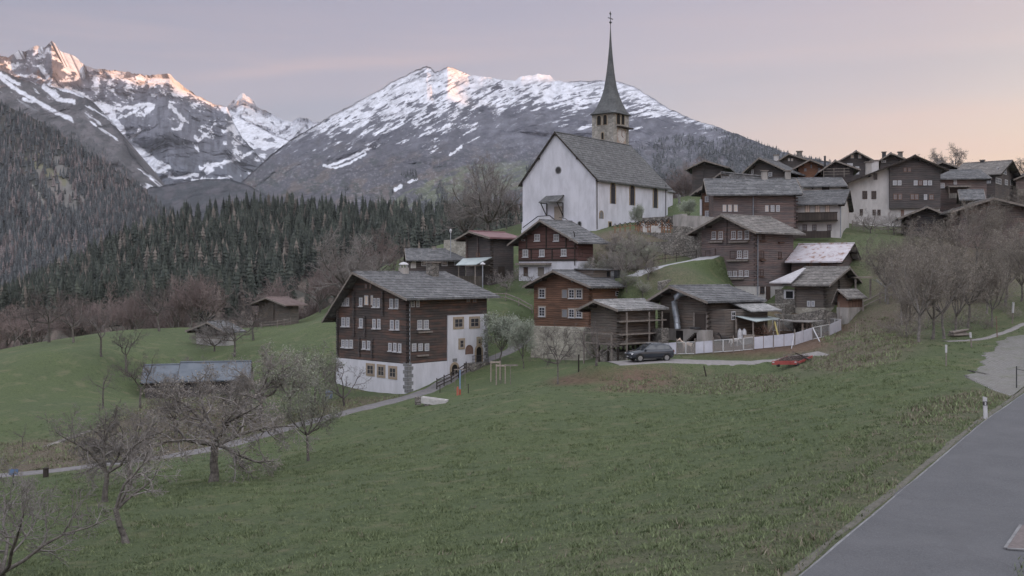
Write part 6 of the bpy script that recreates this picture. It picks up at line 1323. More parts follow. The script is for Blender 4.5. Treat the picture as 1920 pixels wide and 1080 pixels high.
h = House('gabled_barn', 'grey brown gabled barn with pale roof edges half hidden behind the grove', 'barn', 1770, 450, 136, 74, 1700, 1790, 404, (1737, 387), oe=1.0, og=1.0, wr=9.0); h.wall(W_BLK); h.roof(S_GRY, oe=1.2, og=1.2, og2=.4); h.wins('L', [(1714,420,1720,426),(1728,420,1734,426),(1742,420,1748,426)], fr=DRW, gl=GLD, nx=1, ny=1)
h = House('long_barn', 'wide low brown barn roof at the right edge behind the grove', 'barn', 1950, 440, 128, 80, 1800, 1960, 396, (1860, 371), oe=1.0, og=1.0, wr=10.0, ye2=393); h.wall(W_DRK); h.roof(S_BRN, oe=1.2, og=1.0)
h = House('dark_house', 'dark house cut off by the right photo edge', 'house', 1960, 385, 172, 80, 1905, 1990, 335, (1935, 322), oe=.6, og=.6, wr=9.0); h.wall(W_DRK); h.roof(S_GRY); h.box('balcony', 'L', 1904, 355, 1925, 368, .3, 1.2, BEAML)
G8 = 'houses along the village skyline'
h = House('log_barn', 'plain dark barn with low gable left of the village skyline houses', 'barn', 1357, 372, 178, 72, 1298, 1366, 313, (1322, 301), oe=1.0, og=1.0, wr=9.0); h.wall(W_BLK); h.roof(S_GRY, oe=1.1, og=1.2); h.logends('L', [(1320,312,345)]); h.wins('L', [(1344,330,1348,336)], fr=DRW, gl=GLD, nx=1, ny=1)
h = House('timber_house', 'dark gabled chalet with long right roof slope, third from the left on the skyline', 'house', 1470, 360, 168, 55, 1402, 1500, 318, (1428, 296), oe=1.0, og=1.0, group=G8); h.wall(W_BLK); h.roof(S_GRY, oe=1.3, og=1.2); h.wins('L', [(1409,318,1413,326),(1431,323,1438,331),(1441,323,1448,331)], fr=WHT, gl=GLP, nx=1, ny=2, fw=.08)
h = House('timber_house', 'dark skyline house with square chimney left of the pale orange house', 'house', 1516, 350, 190, 70, 1458, 1530, 302, (1480, 288), oe=.8, og=.8, wr=8.0, group=G8); h.wall(W_BLK); h.roof(S_GRY); h.wins('L', [(1477.5,297,1481,302),(1483,297,1487,302)], fr=WHT, gl=GLW, nx=1, ny=1, fw=.08); h.chimney(1499, 283, 0, .5, .9, ST, off=-1.5); h.chimney(1455.5, 290, 0, .3, .8, PL_G, off=2)
h = House('timber_house', 'pale orange log house with wide gable on the skyline', 'house', 1543, 352, 172, 78, 1497, 1552, 312, (1518, 299), oe=.9, og=.9, wr=8.0, group=G8); h.wall(W_ORG); h.roof(S_BRN, oe=1.0, og=1.1); h.wins('L', [(1519,308,1523,316),(1507,315,1513,322),(1533,314,1539,321)], fr=RW, gl=GLP, nx=1, ny=2, fw=.08)
h = House('log_barn', 'small dark barn with open rails beside the pale orange house', 'barn', 1600, 345, 164, 78, 1545, 1606, 316, (1565, 301), oe=.9, og=.9, wr=7.0, group=G8); h.wall(W_BLK); h.roof(S_GRY, oe=1.0, og=1.1)
for y in (317, 322, 327): h.box('gallery_rail', 'L', 1542, y, 1592, y+1, .9, 1.0, BEAML)
for x in (1543, 1562, 1581): h.box('gallery_post', 'L', x, 316, x+1.2, 333, .85, 1.02, BEAML)
MB().tube([h.pt('L', h.wl*.95, h.ze, -1), h.pt('L', h.wl*.95, h.ze+2.2, -1)], .17, 8).build('stove_pipe', IRON, h.o)
h = House('timber_house', 'tallest dark gabled house on the skyline with two bright attic windows', 'house', 1634, 345, 190, 80, 1574, 1642, 301, (1604, 283), oe=.9, og=.8, wr=9.0, group=G8); h.wall(W_BLK); h.roof(S_GRY, oe=1.0, og=1.0); h.wins('L', [(1595,290,1601,297),(1609,289,1615,297)], fr=WHT, gl=GLW, nx=1, ny=1); h.box('window', 'L', 1588, 306, 1599, 311, .01, .06, WHT); h.box('door', 'L', 1604, 312, 1611, 327, .01, .08, WHT)
h = House('timber_house', 'dark skyline house with two slim chimneys right of the tallest one', 'house', 1697, 345, 178, 78, 1650, 1706, 300, (1669, 287), oe=.8, og=.8, wr=9.0, group=G8); h.wall(W_BLK); h.roof(S_GRY, oe=1.0, og=1.0); h.wins('L', [(1652,300,1661,305)], fr=WHT, gl=GLP, nx=2, ny=1); h.chimney(1657.5, 284, 0, .2, .6, IRON, off=1.5); h.chimney(1688, 284, 0, .2, .7, ST, off=-1.5)
h = House('timber_house', 'low dark roof between the broad gabled house and the skyline trees', 'house', 1790, 350, 175, 78, 1745, 1797, 314, (1765, 303), oe=.8, og=.8, wr=9.0, group=G8); h.wall(W_BLK); h.roof(S_GRY); h.chimney(1776, 310, 0, .2, .7, ST, off=-2)
h = House('low_house', 'low white walled outbuilding with grey roof in front of the pale orange house', 'house', 1580, 372, 150, 84, 1507, 1586, 347, (None, 333, .5), gable='R', oe=.6, og=.4, wr=6.0); h.wall(PL_G); h.roof(S_GRY, oe=.9, og=.5); h.box('door', 'L', 1541, 349, 1555, 362, .01, .05, PLKD); h.win('L', 1522, 352, 1525, 355, fr=DRW, gl=GLD, nx=1, ny=1, fw=.03)
# field barns and sheds on the left
h = House('log_barn', 'grey log barn with reddish roof at the upper edge of the left meadow', 'barn', 543, 610, 165, 42, 485, 560, 572, (511, 557), oe=.7, og=.9); h.wall(W_GRY); h.roof(m_simple('rusty brown roof', (.13, .10, .095), (.22, .17, .16), 1.5), oe=.8, og=1.2); h.logends('L', [(514, 566, 600)], W_GRY)
h = House('open_barn', 'small open fronted barn on white footing amid bare trees on the left meadow', 'barn', 430, 643, 139, 62, 371, 438, 620, (404, 602), oe=.6, og=1.2); h.wall(BLK, h.zb+1.0, None, 'interior'); h.wall(PL_G, None, h.zb+1.0, 'footing', grow=.15); h.roof(S_GRY, oe=.8, og=1.5)
h.box('board_wall', 'L', 371, 622, 432, 628, .5, .6, PLKD); h.box('rail', 'L', 372, 632, 428, 634, .9, 1.1, BEAML); h.box('hay_rack', 'L', 385, 612, 425, 618, .5, .6, PLKG)
h = House('long_shed', 'left of two long low sheds with dull grey metal roof', 'shed', 272, 752, 117, 14, 262, 384, 714, (None, 684, .5), oe=.2, og=.3, wl=5.5, tk=.1); h.wall(W_BLK); h.roof(MET, oe=.5, og=.4, edge=BEAM)
h = House('long_shed', 'right of two long low sheds with blue grey metal roof', 'shed', 341, 750, 110, 12, 324, 462, 711, (None, 679, .5), oe=.2, og=.3, wl=5.5, tk=.1); h.wall(W_BLK); h.roof(MET, oe=.5, og=.4, edge=BEAM)
# ------------------------------------------------------------------ walls and fences
def wall_px(name, label, cat, pts_, th, mat, down=3.0, base=None):
    """free standing wall; pts_ = (column, top row, depth)"""
    q = [P(*c_) for c_ in pts_]; m = MB()
    for a, b_ in zip(q[:-1], q[1:]):
        d = (b_-a)[:2]; n_ = np.array([d[1], -d[0], 0])/np.hypot(*d)*th
        za, zb_ = min(gh(a[0], a[1]), a[2])-down, min(gh(b_[0], b_[1]), b_[2])-down
        A_, B_ = a.copy(), b_.copy(); A0_, B0_ = a.copy(), b_.copy(); A0_[2], B0_[2] = za, zb_
        m.prism([A0_, B0_, B_, A_], -n_)
    return tag(m.build(name, mat, base=[*q[0][:2], q[0][2]-1]), label, cat)
wall_px('garden_wall', 'high yellowish rubble garden wall below the red brown chalet', 'wall', [(995,611,112),(1098,614,108.5),(1112,615,108.8),(1125,616,112)], .5, STY)
wall_px('retaining_wall', 'upper rubble retaining wall under the grave crosses', 'wall', [(1178,437,141),(1225,436,138),(1264,437,135),(1282,426,135)], .6, ST, 2)
wall_px('retaining_wall', 'large rubble wall of the churchyard terrace', 'wall', [(1205,455,135),(1262,452,131),(1264,424,131),(1286,424,131),(1312,432,128)], .6, ST, 3)
wall_px('churchyard_wall', 'pale wall with pillar beside the church choir', 'wall', [(1262,403,139),(1272,402,137),(1278,401,136)], .8, PL_S, 4)
wall_px('churchyard_wall', 'grey plastered wall running from the pale pillar to the houses', 'wall', [(1279,404,136),(1318,405,134),(1345,408,133)], .4, PL_S, 4)
wall_px('churchyard_wall', 'low wall along the church side behind the graves', 'wall', [(1196,409,148),(1262,405,144)], .4, ST, 2)
wall_px('garden_wall', 'old rubble wall beside the red roofed barn', 'wall', [(832,450,150),(874,448,146)], .5, STY, 3)
wall_px('retaining_wall', 'rubble wall in front of the log barn above the paddock', 'wall', [(1440,588,116),(1487,590,111),(1545,580,110),(1570,588,112)], .6, ST, 2)
wall_px('retaining_wall', 'low dry stone wall on the slope left of the tall dark house', 'wall', [(1240,528,117),(1280,520,119),(1310,528,118)], .6, ST, 1.5)
wall_px('stone_wall', 'rough stones in front of the stable between granary and paddock', 'wall', [(1222,617,106),(1240,615,104)], .8, ST, 2)
wall_px('terrace_wall', 'low dark dry stone wall along the lower edge of the left meadow', 'wall', [(-20,866,81),(60,848,84),(130,822,88),(200,798,91),(262,766,96)], .5, ST, .6)
def rail_fence(name, label, pts_, ht, rails, mat, post=.11, pw=.05, posth=.15, step=1.8):
    q = [on(px, D) for px, D in pts_]; o = thing(name, label, 'fence', q[0]); m = MB(); L_ = 0
    for a, b_ in zip(q[:-1], q[1:]):
        n_ = max(1, int(np.linalg.norm(b_-a)/step+.5))
        for i in range(n_+1):
            p_ = a+(b_-a)*i/n_; p_[2] = gh(p_[0], p_[1]); 
            MB().cbox(p_-(0, 0, .3), post, post, ht+.3+posth).build('post', mat, o) if (i < n_ or b_ is q[-1]) else None
        for r_ in rails: 
            m2 = MB()
            for i in range(n_):
                p0, p1 = a+(b_-a)*i/n_, a+(b_-a)*(i+1)/n_; p0[2], p1[2] = gh(p0[0], p0[1])+r_, gh(p1[0], p1[1])+r_; m2.tube([p0, p1], pw, 6)
            m2.build('rail', mat, o)
    return o
rail_fence('rail_fence', 'pale two rail wooden fence between big chalet and red brown chalet', [(916,128),(948,129),(998,127)], .95, (.4, .85), BEAML, .12, .07, 0)
rail_fence('handrail', 'dark rail fence along the path before the arched cellar door', [(819,104.5),(846,107),(874,109.5)], 1.0, (.3, .62, .95), BEAM, .1, .05)
rail_fence('rail_fence', 'weathered rail fence right of the board shed', [(1618,112),(1650,113),(1700,114)], 1.1, (.5, 1.0), BEAML, .12, .06)
rail_fence('handrail', 'railing along the concrete lane below the churchyard', [(1226,127.5),(1268,128),(1306,127.5)], 1.0, (.5, .95), BEAM, .07, .035)
rail_fence('rail_fence', 'grey rail fence under the white gabled house', [(1598,142),(1640,143),(1690,144)], 1.0, (.45, .9), BEAML, .1, .05)
rail_fence('rail_fence', 'short fence at the log barn on the left meadow', [(490,160),(520,160),(545,163)], 1.0, (.5, .95), BEAML, .12, .06)

# paddock fence: posts, pale sheet panels and wire mesh panels
o = thing('paddock_fence', 'paddock fence of pale sheets and mesh panels around the animals', 'fence', on(1303, 99)); FO = o
PSH = m_simple('pale fence sheet', (.38, .38, .43), (.50, .50, .55), 1.2, rough=.5, bs=.1); FRM = m_simple('galvanised frame', (.38, .38, .38), (.5, .5, .5), 4, rough=.5)
m_mesh, nt, b = newmat('wire mesh'); tr2 = nt.nodes.new('ShaderNodeBsdfTransparent'); mx = nt.nodes.new('ShaderNodeMixShader'); mx.inputs[0].default_value = .35
b.inputs['Base Color'].default_value = (.25, .25, .25, 1); LK(nt, tr2.outputs[0], mx.inputs[1]); LK(nt, b.outputs[0], mx.inputs[2]); LK(nt, mx.outputs[0], nt.nodes['Material Output'].inputs[0])
def panel(px0, D0, px1, D1, kind, ht=1.12):
    a, b_ = on(px0, D0), on(px1, D1); a[2] += .12; b_[2] += .12; L_ = b_-a; dh = L_/np.linalg.norm(L_); nn = np.array([dh[1], -dh[0], 0]); n_ = 2
    for i in range(n_):
        p0, p1 = a+L_*(i+.03)/n_, a+L_*(i+.97)/n_
        if kind == 'w': MB().prism([p0, p1, p1+(0, 0, ht), p0+(0, 0, ht)], nn*.03).build('sheet_panel', PSH, o)
        else:
            pn = MB().prism([p0, p1, p1+(0, 0, ht), p0+(0, 0, ht)], nn*.008).build('mesh_panel', m_mesh, o)
            m = MB(); h_ = np.array([0, 0, ht]); m.tube([p0, p1], .035, 6).tube([p0+h_, p1+h_], .035, 6).tube([p0, p0+h_], .035, 6).tube([p1, p1+h_], .035, 6); m.build('panel_frame', FRM, pn)
    for p_ in ((a,) if True else ()): MB().cbox(p_-(0, 0, .4), .10, .10, ht+.75).build('post', BEAML, o)
FL = [(1237,100.5,'w'),(1269,100,'m'),(1303,99.5,'w'),(1337,99,'m'),(1375,98.5,'m'),(1413,98,'w'),(1450,97.7,'w'),(1490,97.5,'w'),(1523,100.5,'m'),(1555,105,'w'),(1577,109,None)]
for (p0, d0, k0_), (p1, d1, _) in zip(FL[:-1], FL[1:]): panel(p0, d0, p1, d1, k0_)
BL = [(1577,109,'m'),(1554,111,'w'),(1528,111,'w'),(1504,111,'m'),(1468,111,'m'),(1448,110,None)]
for (p0, d0, k0_), (p1, d1, _) in zip(BL[:-1], BL[1:]): panel(p0, d0, p1, d1, k0_)
MB().tube([on(1537, 98.7, .0), on(1524, 100.3, 1.25)], .06, 6).build('brace', WHT, o)
MB().tube([on(1484, 96.6, .0), on(1489.5, 97.6, 1.2)], .04, 6).build('brace', WHT, o)

# ------------------------------------------------------------------ posts, markers, lamp posts
def stick(name, label, cat, px, D, ht, r_, mat, lean=(0, 0), group=None, top=None, topm=None, sq=False, n_=8):
    g_ = on(px, D); o = thing(name, label, cat, g_, group); e_ = g_+np.array([lean[0], lean[1], ht])
    MB().tube([g_-(0, 0, .2), e_], [r_, r_*.9], 4 if sq else n_).build('pole', mat, o)
    if top: MB().tube([g_+(e_-g_)*(1-top), e_+(0, 0, .01)], [r_*1.5, r_*1.5], n_).build('cap', topm or WHT, o)
    return o
# roadside delineator: white, slanted top, black band with reflector
g_ = on(1847.5, 46); o = thing('delineator_post', 'white roadside marker post with black band beside the road', 'marker post', g_); hw = .085
q = lambda x, y, z: g_+np.array([x-.03*z, y, z]); m = MB()
def prism_h(z0, z1, gr=0.0, sl=0.0): m_ = MB(); w2 = hw+gr; vs = [q(-w2, -.05-gr, z0), q(w2, -.05-gr, z0), q(w2*.75, .06+gr, z0), q(-w2*.75, .06+gr, z0), q(-w2, -.05-gr, z1), q(w2, -.05-gr, z1-sl), q(w2*.75, .06+gr, z1-sl), q(-w2*.75, .06+gr, z1)]; return m_.add(vs, [(0,3,2,1),(4,5,6,7),(0,1,5,4),(1,2,6,5),(2,3,7,6),(3,0,4,7)])
prism_h(-.2, 1.0, 0, .05).build('post_body', WHT, o); prism_h(.60, .78, .004).build('black_band', IRON, o); MB().box(q(-.035, -.062, .62), (.07, 0, 0), (0, .006, 0), (0, 0, .13)).build('reflector', WHT, o)
stick('marker_post', 'thin post with white cap, nearest of three at the grass bank', 'marker post', 1774, 69, 1.45, .05, BEAML, top=.35); stick('marker_post', 'leaning post with white cap by the gravel track', 'marker post', 1822, 81, 1.15, .06, BEAML, (-.12, 0), top=.35)
stick('marker_post', 'farthest white capped post at the right edge of the grove bank', 'marker post', 1898, 97, 2.0, .07, BEAML, (.1, 0), top=.5); stick('rusty_post', 'thin rusty post between the two upper white capped posts', 'post', 1870, 88, 1.8, .04, RW, (-.1, 0))
o = stick('barrier_post', 'dark metal post with chain at the paved square', 'post', 1906, 58, 1.25, .035, IRON); 
g_ = on(1906, 58); MB().tube([g_+(0, 0, 1.1), g_+(.5, 0, .98), g_+(1.1, .1, 1.0)], .015, 5).build('chain', IRON, o)
stick('wooden_stake', 'pale wooden stake on the dry slope right of the paddock', 'stake', 1603, 103, 1.3, .04, NAT, (.12, 0)); stick('wooden_stake', 'dark leaning stake in front of the gravel yard', 'stake', 1325, 91.5, .95, .06, BEAM, (-.25, 0)); stick('wooden_stake', 'thin stake before the rear wheel of the car', 'stake', 1258, 92, 1.0, .035, BEAML)
stick('wooden_stake', 'short dark stake in the grass beside the path', 'stake', 878, 96, .85, .04, BEAM); stick('wooden_stake', 'short stake at the path edge above the trough', 'stake', 825, 101, .7, .035, BEAM); stick('wooden_stake', 'tall thin pole at the paddock corner', 'stake', 1576, 109.6, 3.0, .04, BEAML, (-.2, 0)); stick('wooden_stake', 'grey post beside the leaf heap', 'stake', 1085, 96, 1.6, .07, BEAM)
o = stick('street_lamp', 'slim street lamp with white globe before the forest above the low house', 'lamp', 845, 146, .1, .05, BEAML); g_ = on(845, 146); zt = (HZ-434)/F*146
MB().tube([g_, [g_[0], g_[1], zt]], .06, 8).build('pole', ZINC, o); c_ = np.array([g_[0], g_[1], zt+.1]); MB().tube([c_-(0, 0, .3), c_-(0, 0, .18), c_, c_+(0, 0, .2), c_+(0, 0, .3)], [.05, .15, .19, .13, .03], 12).build('lamp_globe', WHT, o, smooth=True)
o = stick('street_lamp', 'low street lamp with white shade beside the open shed', 'lamp', 905, 129, .1, .05, BEAML); g_ = on(905, 129); zt = (HZ-496)/F*129
MB().tube([g_, [g_[0], g_[1], zt]], .07, 8).build('pole', ZINC, o); c_ = np.array([g_[0], g_[1], zt]); MB().tube([c_, c_+(0, 0, .1), c_+(0, 0, .3)], [.34, .32, .06], 12).build('lamp_shade', WHT, o)
# frame of poles and blue hydrant post by the path
g_ = on(853, 100); o = thing('drying_frame', 'simple pole frame with cross bar next to the path', 'frame', g_); b_ = on(872, 100); top = g_[2]+2.05
for p_ in (g_, b_): MB().tube([p_-(0, 0, .2), [p_[0], p_[1], top]], .035, 6).build('leg', BEAML, o)
MB().tube([[g_[0]-.1, g_[1], top], [b_[0]+.1, b_[1], top]], .05, 6).build('cross_bar', BEAML, o)
g_ = on(862.5, 96); o = thing('hydrant_post', 'blue marker pole with red base in the grass below the arched door', 'hydrant', g_)
MB().tube([g_+(0, 0, .5), g_+(0, 0, 2.3)], .06, 8).build('pole', m_simple('blue paint', (.16, .24, .36), (.22, .3, .42), 4), o); MB().tube([g_-(0, 0, .2), g_+(0, 0, .52)], .065, 8).build('pole_foot', m_simple('red paint', (.35, .05, .035), (.42, .07, .05), 4), o)
MB().cbox(g_+(-.22, -.02, -.1), .18, .18, .75).cbox(g_+(-.22, -.02, .65), .12, .12, .12).build('hydrant', m_simple('faded red', (.33, .10, .07), (.42, .14, .1), 4), o)
def guard(px, D, ht, label, w_=.9):
    g_ = on(px, D); o = thing('tree_guard', label, 'tree guard', g_, 'tree guards beside the path'); cs = [np.array([a*w_/2, b_*w_/2, 0]) for a, b_ in ((-1, -1), (1, -1), (1, 1), (-1, 1))]
    for c_ in cs: MB().tube([g_+c_-(0, 0, .3), g_+c_+(0, 0, ht)], .06, 6).build('stake', NAT, o)
    for i in range(4): a, b_ = cs[i], cs[(i+1) % 4]; MB().tube([g_+a+(0, 0, ht-.1), g_+b_+(0, 0, ht-.1)], .05, 6).build('rail', NAT, o)
    MB().tube([g_-(0, 0, .2), g_+(.05, 0, ht*.6), g_+(0, .05, ht+1.2)], [.05, .035, .01], 6).build('sapling', M_BARK, o)
guard(929, 102, 1.85, 'upper of two pale wooden tree guards beside the path'); guard(939, 99, 1.8, 'lower of two pale wooden tree guards beside the path', .85)
g_ = on(957, 97); o = thing('t_post', 'thin T shaped post with short board right of the tree guards', 'post', g_); MB().tube([g_-(0, 0, .2), g_+(0, 0, 1.85)], .035, 6).build('pole', BEAML, o); MB().box(g_+(-.55, -.04, 1.75), (1.25, 0, 0), (0, .06, 0), (0, 0, .14)).build('board', BEAML, o)
# trough of hewn stone
g_ = hit(815, 758, 70, 110); o = thing('stone_trough', 'long pale hewn trough lying in the grass below the path', 'trough', g_); ax = np.array([.97, -.23, -.10]); ay = np.array([.23, .97, 0]); L_ = 2.3; c0 = g_-ax*L_/2-ay*.4-(0, 0, .02)
m = MB().box(c0, ax*L_, ay*.8, (0, 0, .26)); m.box(c0+(0, 0, .262), ax*L_, ay*.15, (0, 0, .28)).box(c0+ay*.65+(0, 0, .262), ax*L_, ay*.15, (0, 0, .28)).box(c0+ay*.151+(0, 0, .262), ax*.2, ay*.498, (0, 0, .28)).box(c0+ay*.151+ax*(L_-.2)+(0, 0, .262), ax*.2, ay*.498, (0, 0, .28))
m.build('basin', m_simple('pale stone', (.34, .33, .32), (.50, .48, .47), 3, bs=.5), o); MB().cbox(c0-ax*.35+ay*.2-(0, 0, .2), .5, .5, .7, .2).build('stone_block', ST, o); MB().box(c0+(0, 0, -.3)+ax*.3, ax*.4, ay*.6, (0, 0, .29)).box(c0+(0, 0, -.4)+ax*1.7, ax*.4, ay*.6, (0, 0, .39)).build('support', ST, o)
# blue barrel and sign, wood piles, clothes lines
g_ = on(617, 107.5); o = thing('rain_barrel', 'light blue rain barrel at the left corner of the big chalet', 'barrel', g_); MB().tube([g_, g_+(0, 0, .25), g_+(0, 0, .6), g_+(0, 0, .9), g_+(0, 0, .95)], [.3, .36, .36, .3, .26], 14).build('barrel_body', m_simple('light blue plastic', (.16, .2, .28), (.22, .26, .34), 3), o); MB().tube([g_+(0, 0, .951), g_+(0, 0, .99)], [.31, .31], 14).build('lid', BEAM, o)
g_ = on(25, 72); o = thing('blue_sign', 'small blue sign on a short post at the left path', 'sign', g_); MB().tube([g_-(0, 0, .2), g_+(0, 0, .9)], .03, 6).build('post', IRON, o); MB().box(g_+(-.3, -.05, .75), (.6, .1, 0), (0, .02, 0), (0, 0, .4)).build('sign_board', m_simple('sign blue', (.10, .15, .26), (.13, .19, .3), 4), o)
g_ = on(86, 74.5); o = thing('wooden_post', 'stout dark post beside the left path', 'post', g_); MB().cbox(g_-(0, 0, .2), .3, .25, .8).build('post_body', BEAM, o); MB().cbox(g_+(0, 0, .601), .36, .3, .05).build('post_cap', BEAM, o)
def logs(name, label, px, D, n_, L_, r_, mat, dirx=(1, 0), tilt=0):
    g_ = on(px, D); o = thing(name, label, 'wood pile', g_); rg = random.Random(n_); m = MB(); row, i, z, left = int(n_**.5*1.6), 0, r_, n_
    d = np.array([dirx[0], dirx[1], 0])/math.hypot(*dirx); s_ = np.array([-d[1], d[0], 0])
    while left > 0 and row > 0:
        for k in range(min(row, left)): p_ = g_+s_*((k-row/2)*2*r_)+np.array([0, 0, z])+d*rg.uniform(-.15, .15); m.tube([p_-d*L_/2, p_+d*L_/2+(0, 0, tilt*rg.random())], r_*rg.uniform(.8, 1), 7)
        left -= row; row -= 1; z += r_*1.7
    m.build('logs', mat, o); return o
logs('log_pile', 'pale felled logs lying among the grove trunks', 1796, 90, 7, 1.6, .12, BEAML, (1, .3), .3); logs('firewood_pile', 'reddish firewood heap under the metal canopy', 1424, 105.5, 16, .9, .14, PLK, (.4, 1))
g_ = on(1404, 101.5); o = thing('feed_box', 'pale wooden feed box under the canopy', 'box', g_); MB().cbox(g_, 1.0, .7, .62).build('box_body', NAT, o); MB().cbox(g_+(0, 0, .622), 1.08, .78, .05).build('lid', BEAML, o)
g_ = on(1398, 100.8); o = thing('low_wall', 'low grey block wall before the feed box', 'wall', g_); MB().cbox(g_-(0, 0, .5), 2.4, .3, 1.05, .1).build('wall_body', PL_S, o)
g_ = on(1387, 103); o = thing('white_sacks', 'two white feed sacks standing at the stall door', 'sack', g_)
for dx in (0, .45): MB().tube([g_+(dx, 0, 0), g_+(dx, 0, .3), g_+(dx, 0, .8), g_+(dx, 0, 1.0)], [.2, .24, .2, .06], 10).build('sack', WHT, o, smooth=True)
g_ = on(1454, 107); o = thing('yellow_pole', 'leaning yellow painted pole at the canopy end', 'pole', on(1458, 106)); MB().tube([on(1459, 106, 0), P(1452, 603, 107)], .10, 7).build('pole_body', m_simple('yellow paint', (.38, .32, .12), (.48, .4, .18), 3), o); MB().tube([on(1455, 105.5, .06), on(1467, 105.5, .06)], .07, 6).build('pole_foot', m_simple('yellow paint worn', (.38, .32, .12), (.48, .4, .18), 3), o)
o = thing('lean_to_frame', 'unfinished pale timber posts under a flat dark roof in the paddock', 'shelter', on(1512, 106))
for px, D in ((1505,104),(1513,105.5),(1519,107)): g_ = on(px, D); MB().cbox(g_-(0, 0, .3), .16, .16, (HZ-604)/F*D-g_[2]+.3).build('post', NAT, o)
for z_ in (.25, .95): MB().tube([on(1505, 104, z_), on(1519, 107, z_)], .06, 6).build('rail', NAT, o)
MB().prism([P(1455,603,109), P(1500,601,112), P(1548,602.5,108), P(1515,605.5,102.5)], (0, 0, .08)).build('flat_roof', S_BRN, o)
o = thing('pergola', 'pale timber pergola right of the tin roofed barn', 'pergola', on(1632, 115)); 
for px, D in ((1632,115),(1604,118)): g_ = on(px, D); MB().cbox(g_-(0, 0, .3), .18, .18, (HZ-523)/F*D-g_[2]+.3).build('post', BEAML, o)
MB().prism([P(1601,522,118.5), P(1636,521,114.5), P(1636,518.5,114.5), P(1601,519.5,118.5)], (0, 1.2, 0)).build('roof_slab', NAT, o)
g_ = on(1660, 113); o = thing('rotary_clothes_line', 'umbrella shaped clothes line between pergola and grove', 'clothes line', g_); zt = 2.1; MB().tube([g_, g_+(0, 0, zt)], .04, 6).build('pole', ZINC, o)
for a in range(4): MB().tube([g_+(0, 0, zt-.5), g_+(math.cos(a*1.57+.3)*1.6, math.sin(a*1.57+.3)*1.6, zt+.35)], .03, 5).build('arm', ZINC, o)

# graves: wooden crosses with little roofs, pale slabs
m_w = m_simple('grave cross wood', (.16, .09, .055), (.30, .17, .11), 6); m_s = m_simple('pale grave stone', (.36, .35, .34), (.5, .49, .47), 4)
def grave(px, D, ht, kind, i):
    g_ = on(px, D, 0); lab = 'wooden grave cross in the churchyard terrace' if kind else 'pale grave stone in the churchyard terrace'
    o = thing('grave_cross' if kind else 'grave_stone', lab, 'grave', g_, 'grave crosses in the churchyard' if kind else 'grave stones in the churchyard')
    if kind:
        MB().cbox(g_-(0, 0, .2), .13, .09, ht+.2).build('shaft', m_w, o); MB().box(g_+(-.33, -.04, ht*.62), (.66, 0, 0), (0, .08, 0), (0, 0, .12)).build('cross_bar', m_w, o)
        MB().prism([g_+(-.4, -.13, ht*.78), g_+(0, -.13, ht+.16), g_+(.4, -.13, ht*.78), g_+(.4, -.13, ht*.84), g_+(0, -.13, ht+.24), g_+(-.4, -.13, ht*.84)], (0, .26, 0)).build('cross_roof', BEAM, o)
    else: MB().prism([g_+(-.3, -.08, -.2), g_+(.3, -.08, -.2), g_+(.3, -.08, ht*.7), g_+(.15, -.08, ht*.85), g_+(-.15, -.08, ht*.85), g_+(-.3, -.08, ht*.7)], (0, .16, 0)).build('slab', m_s, o)
rg = random.Random(3)
for i in range(4): grave(1153+i*9.5, 144.5, 1.1, 1, i)
for r_, D, n_ in ((0, 146, 15), (1, 143, 14), (2, 140.5, 12)):
    for i in range(n_): grave(1192+r_*3+i*(72-r_*4)/n_+rg.uniform(-1, 1), D-i*.12, rg.uniform(.85, 1.25), rg.random() < .7, i)

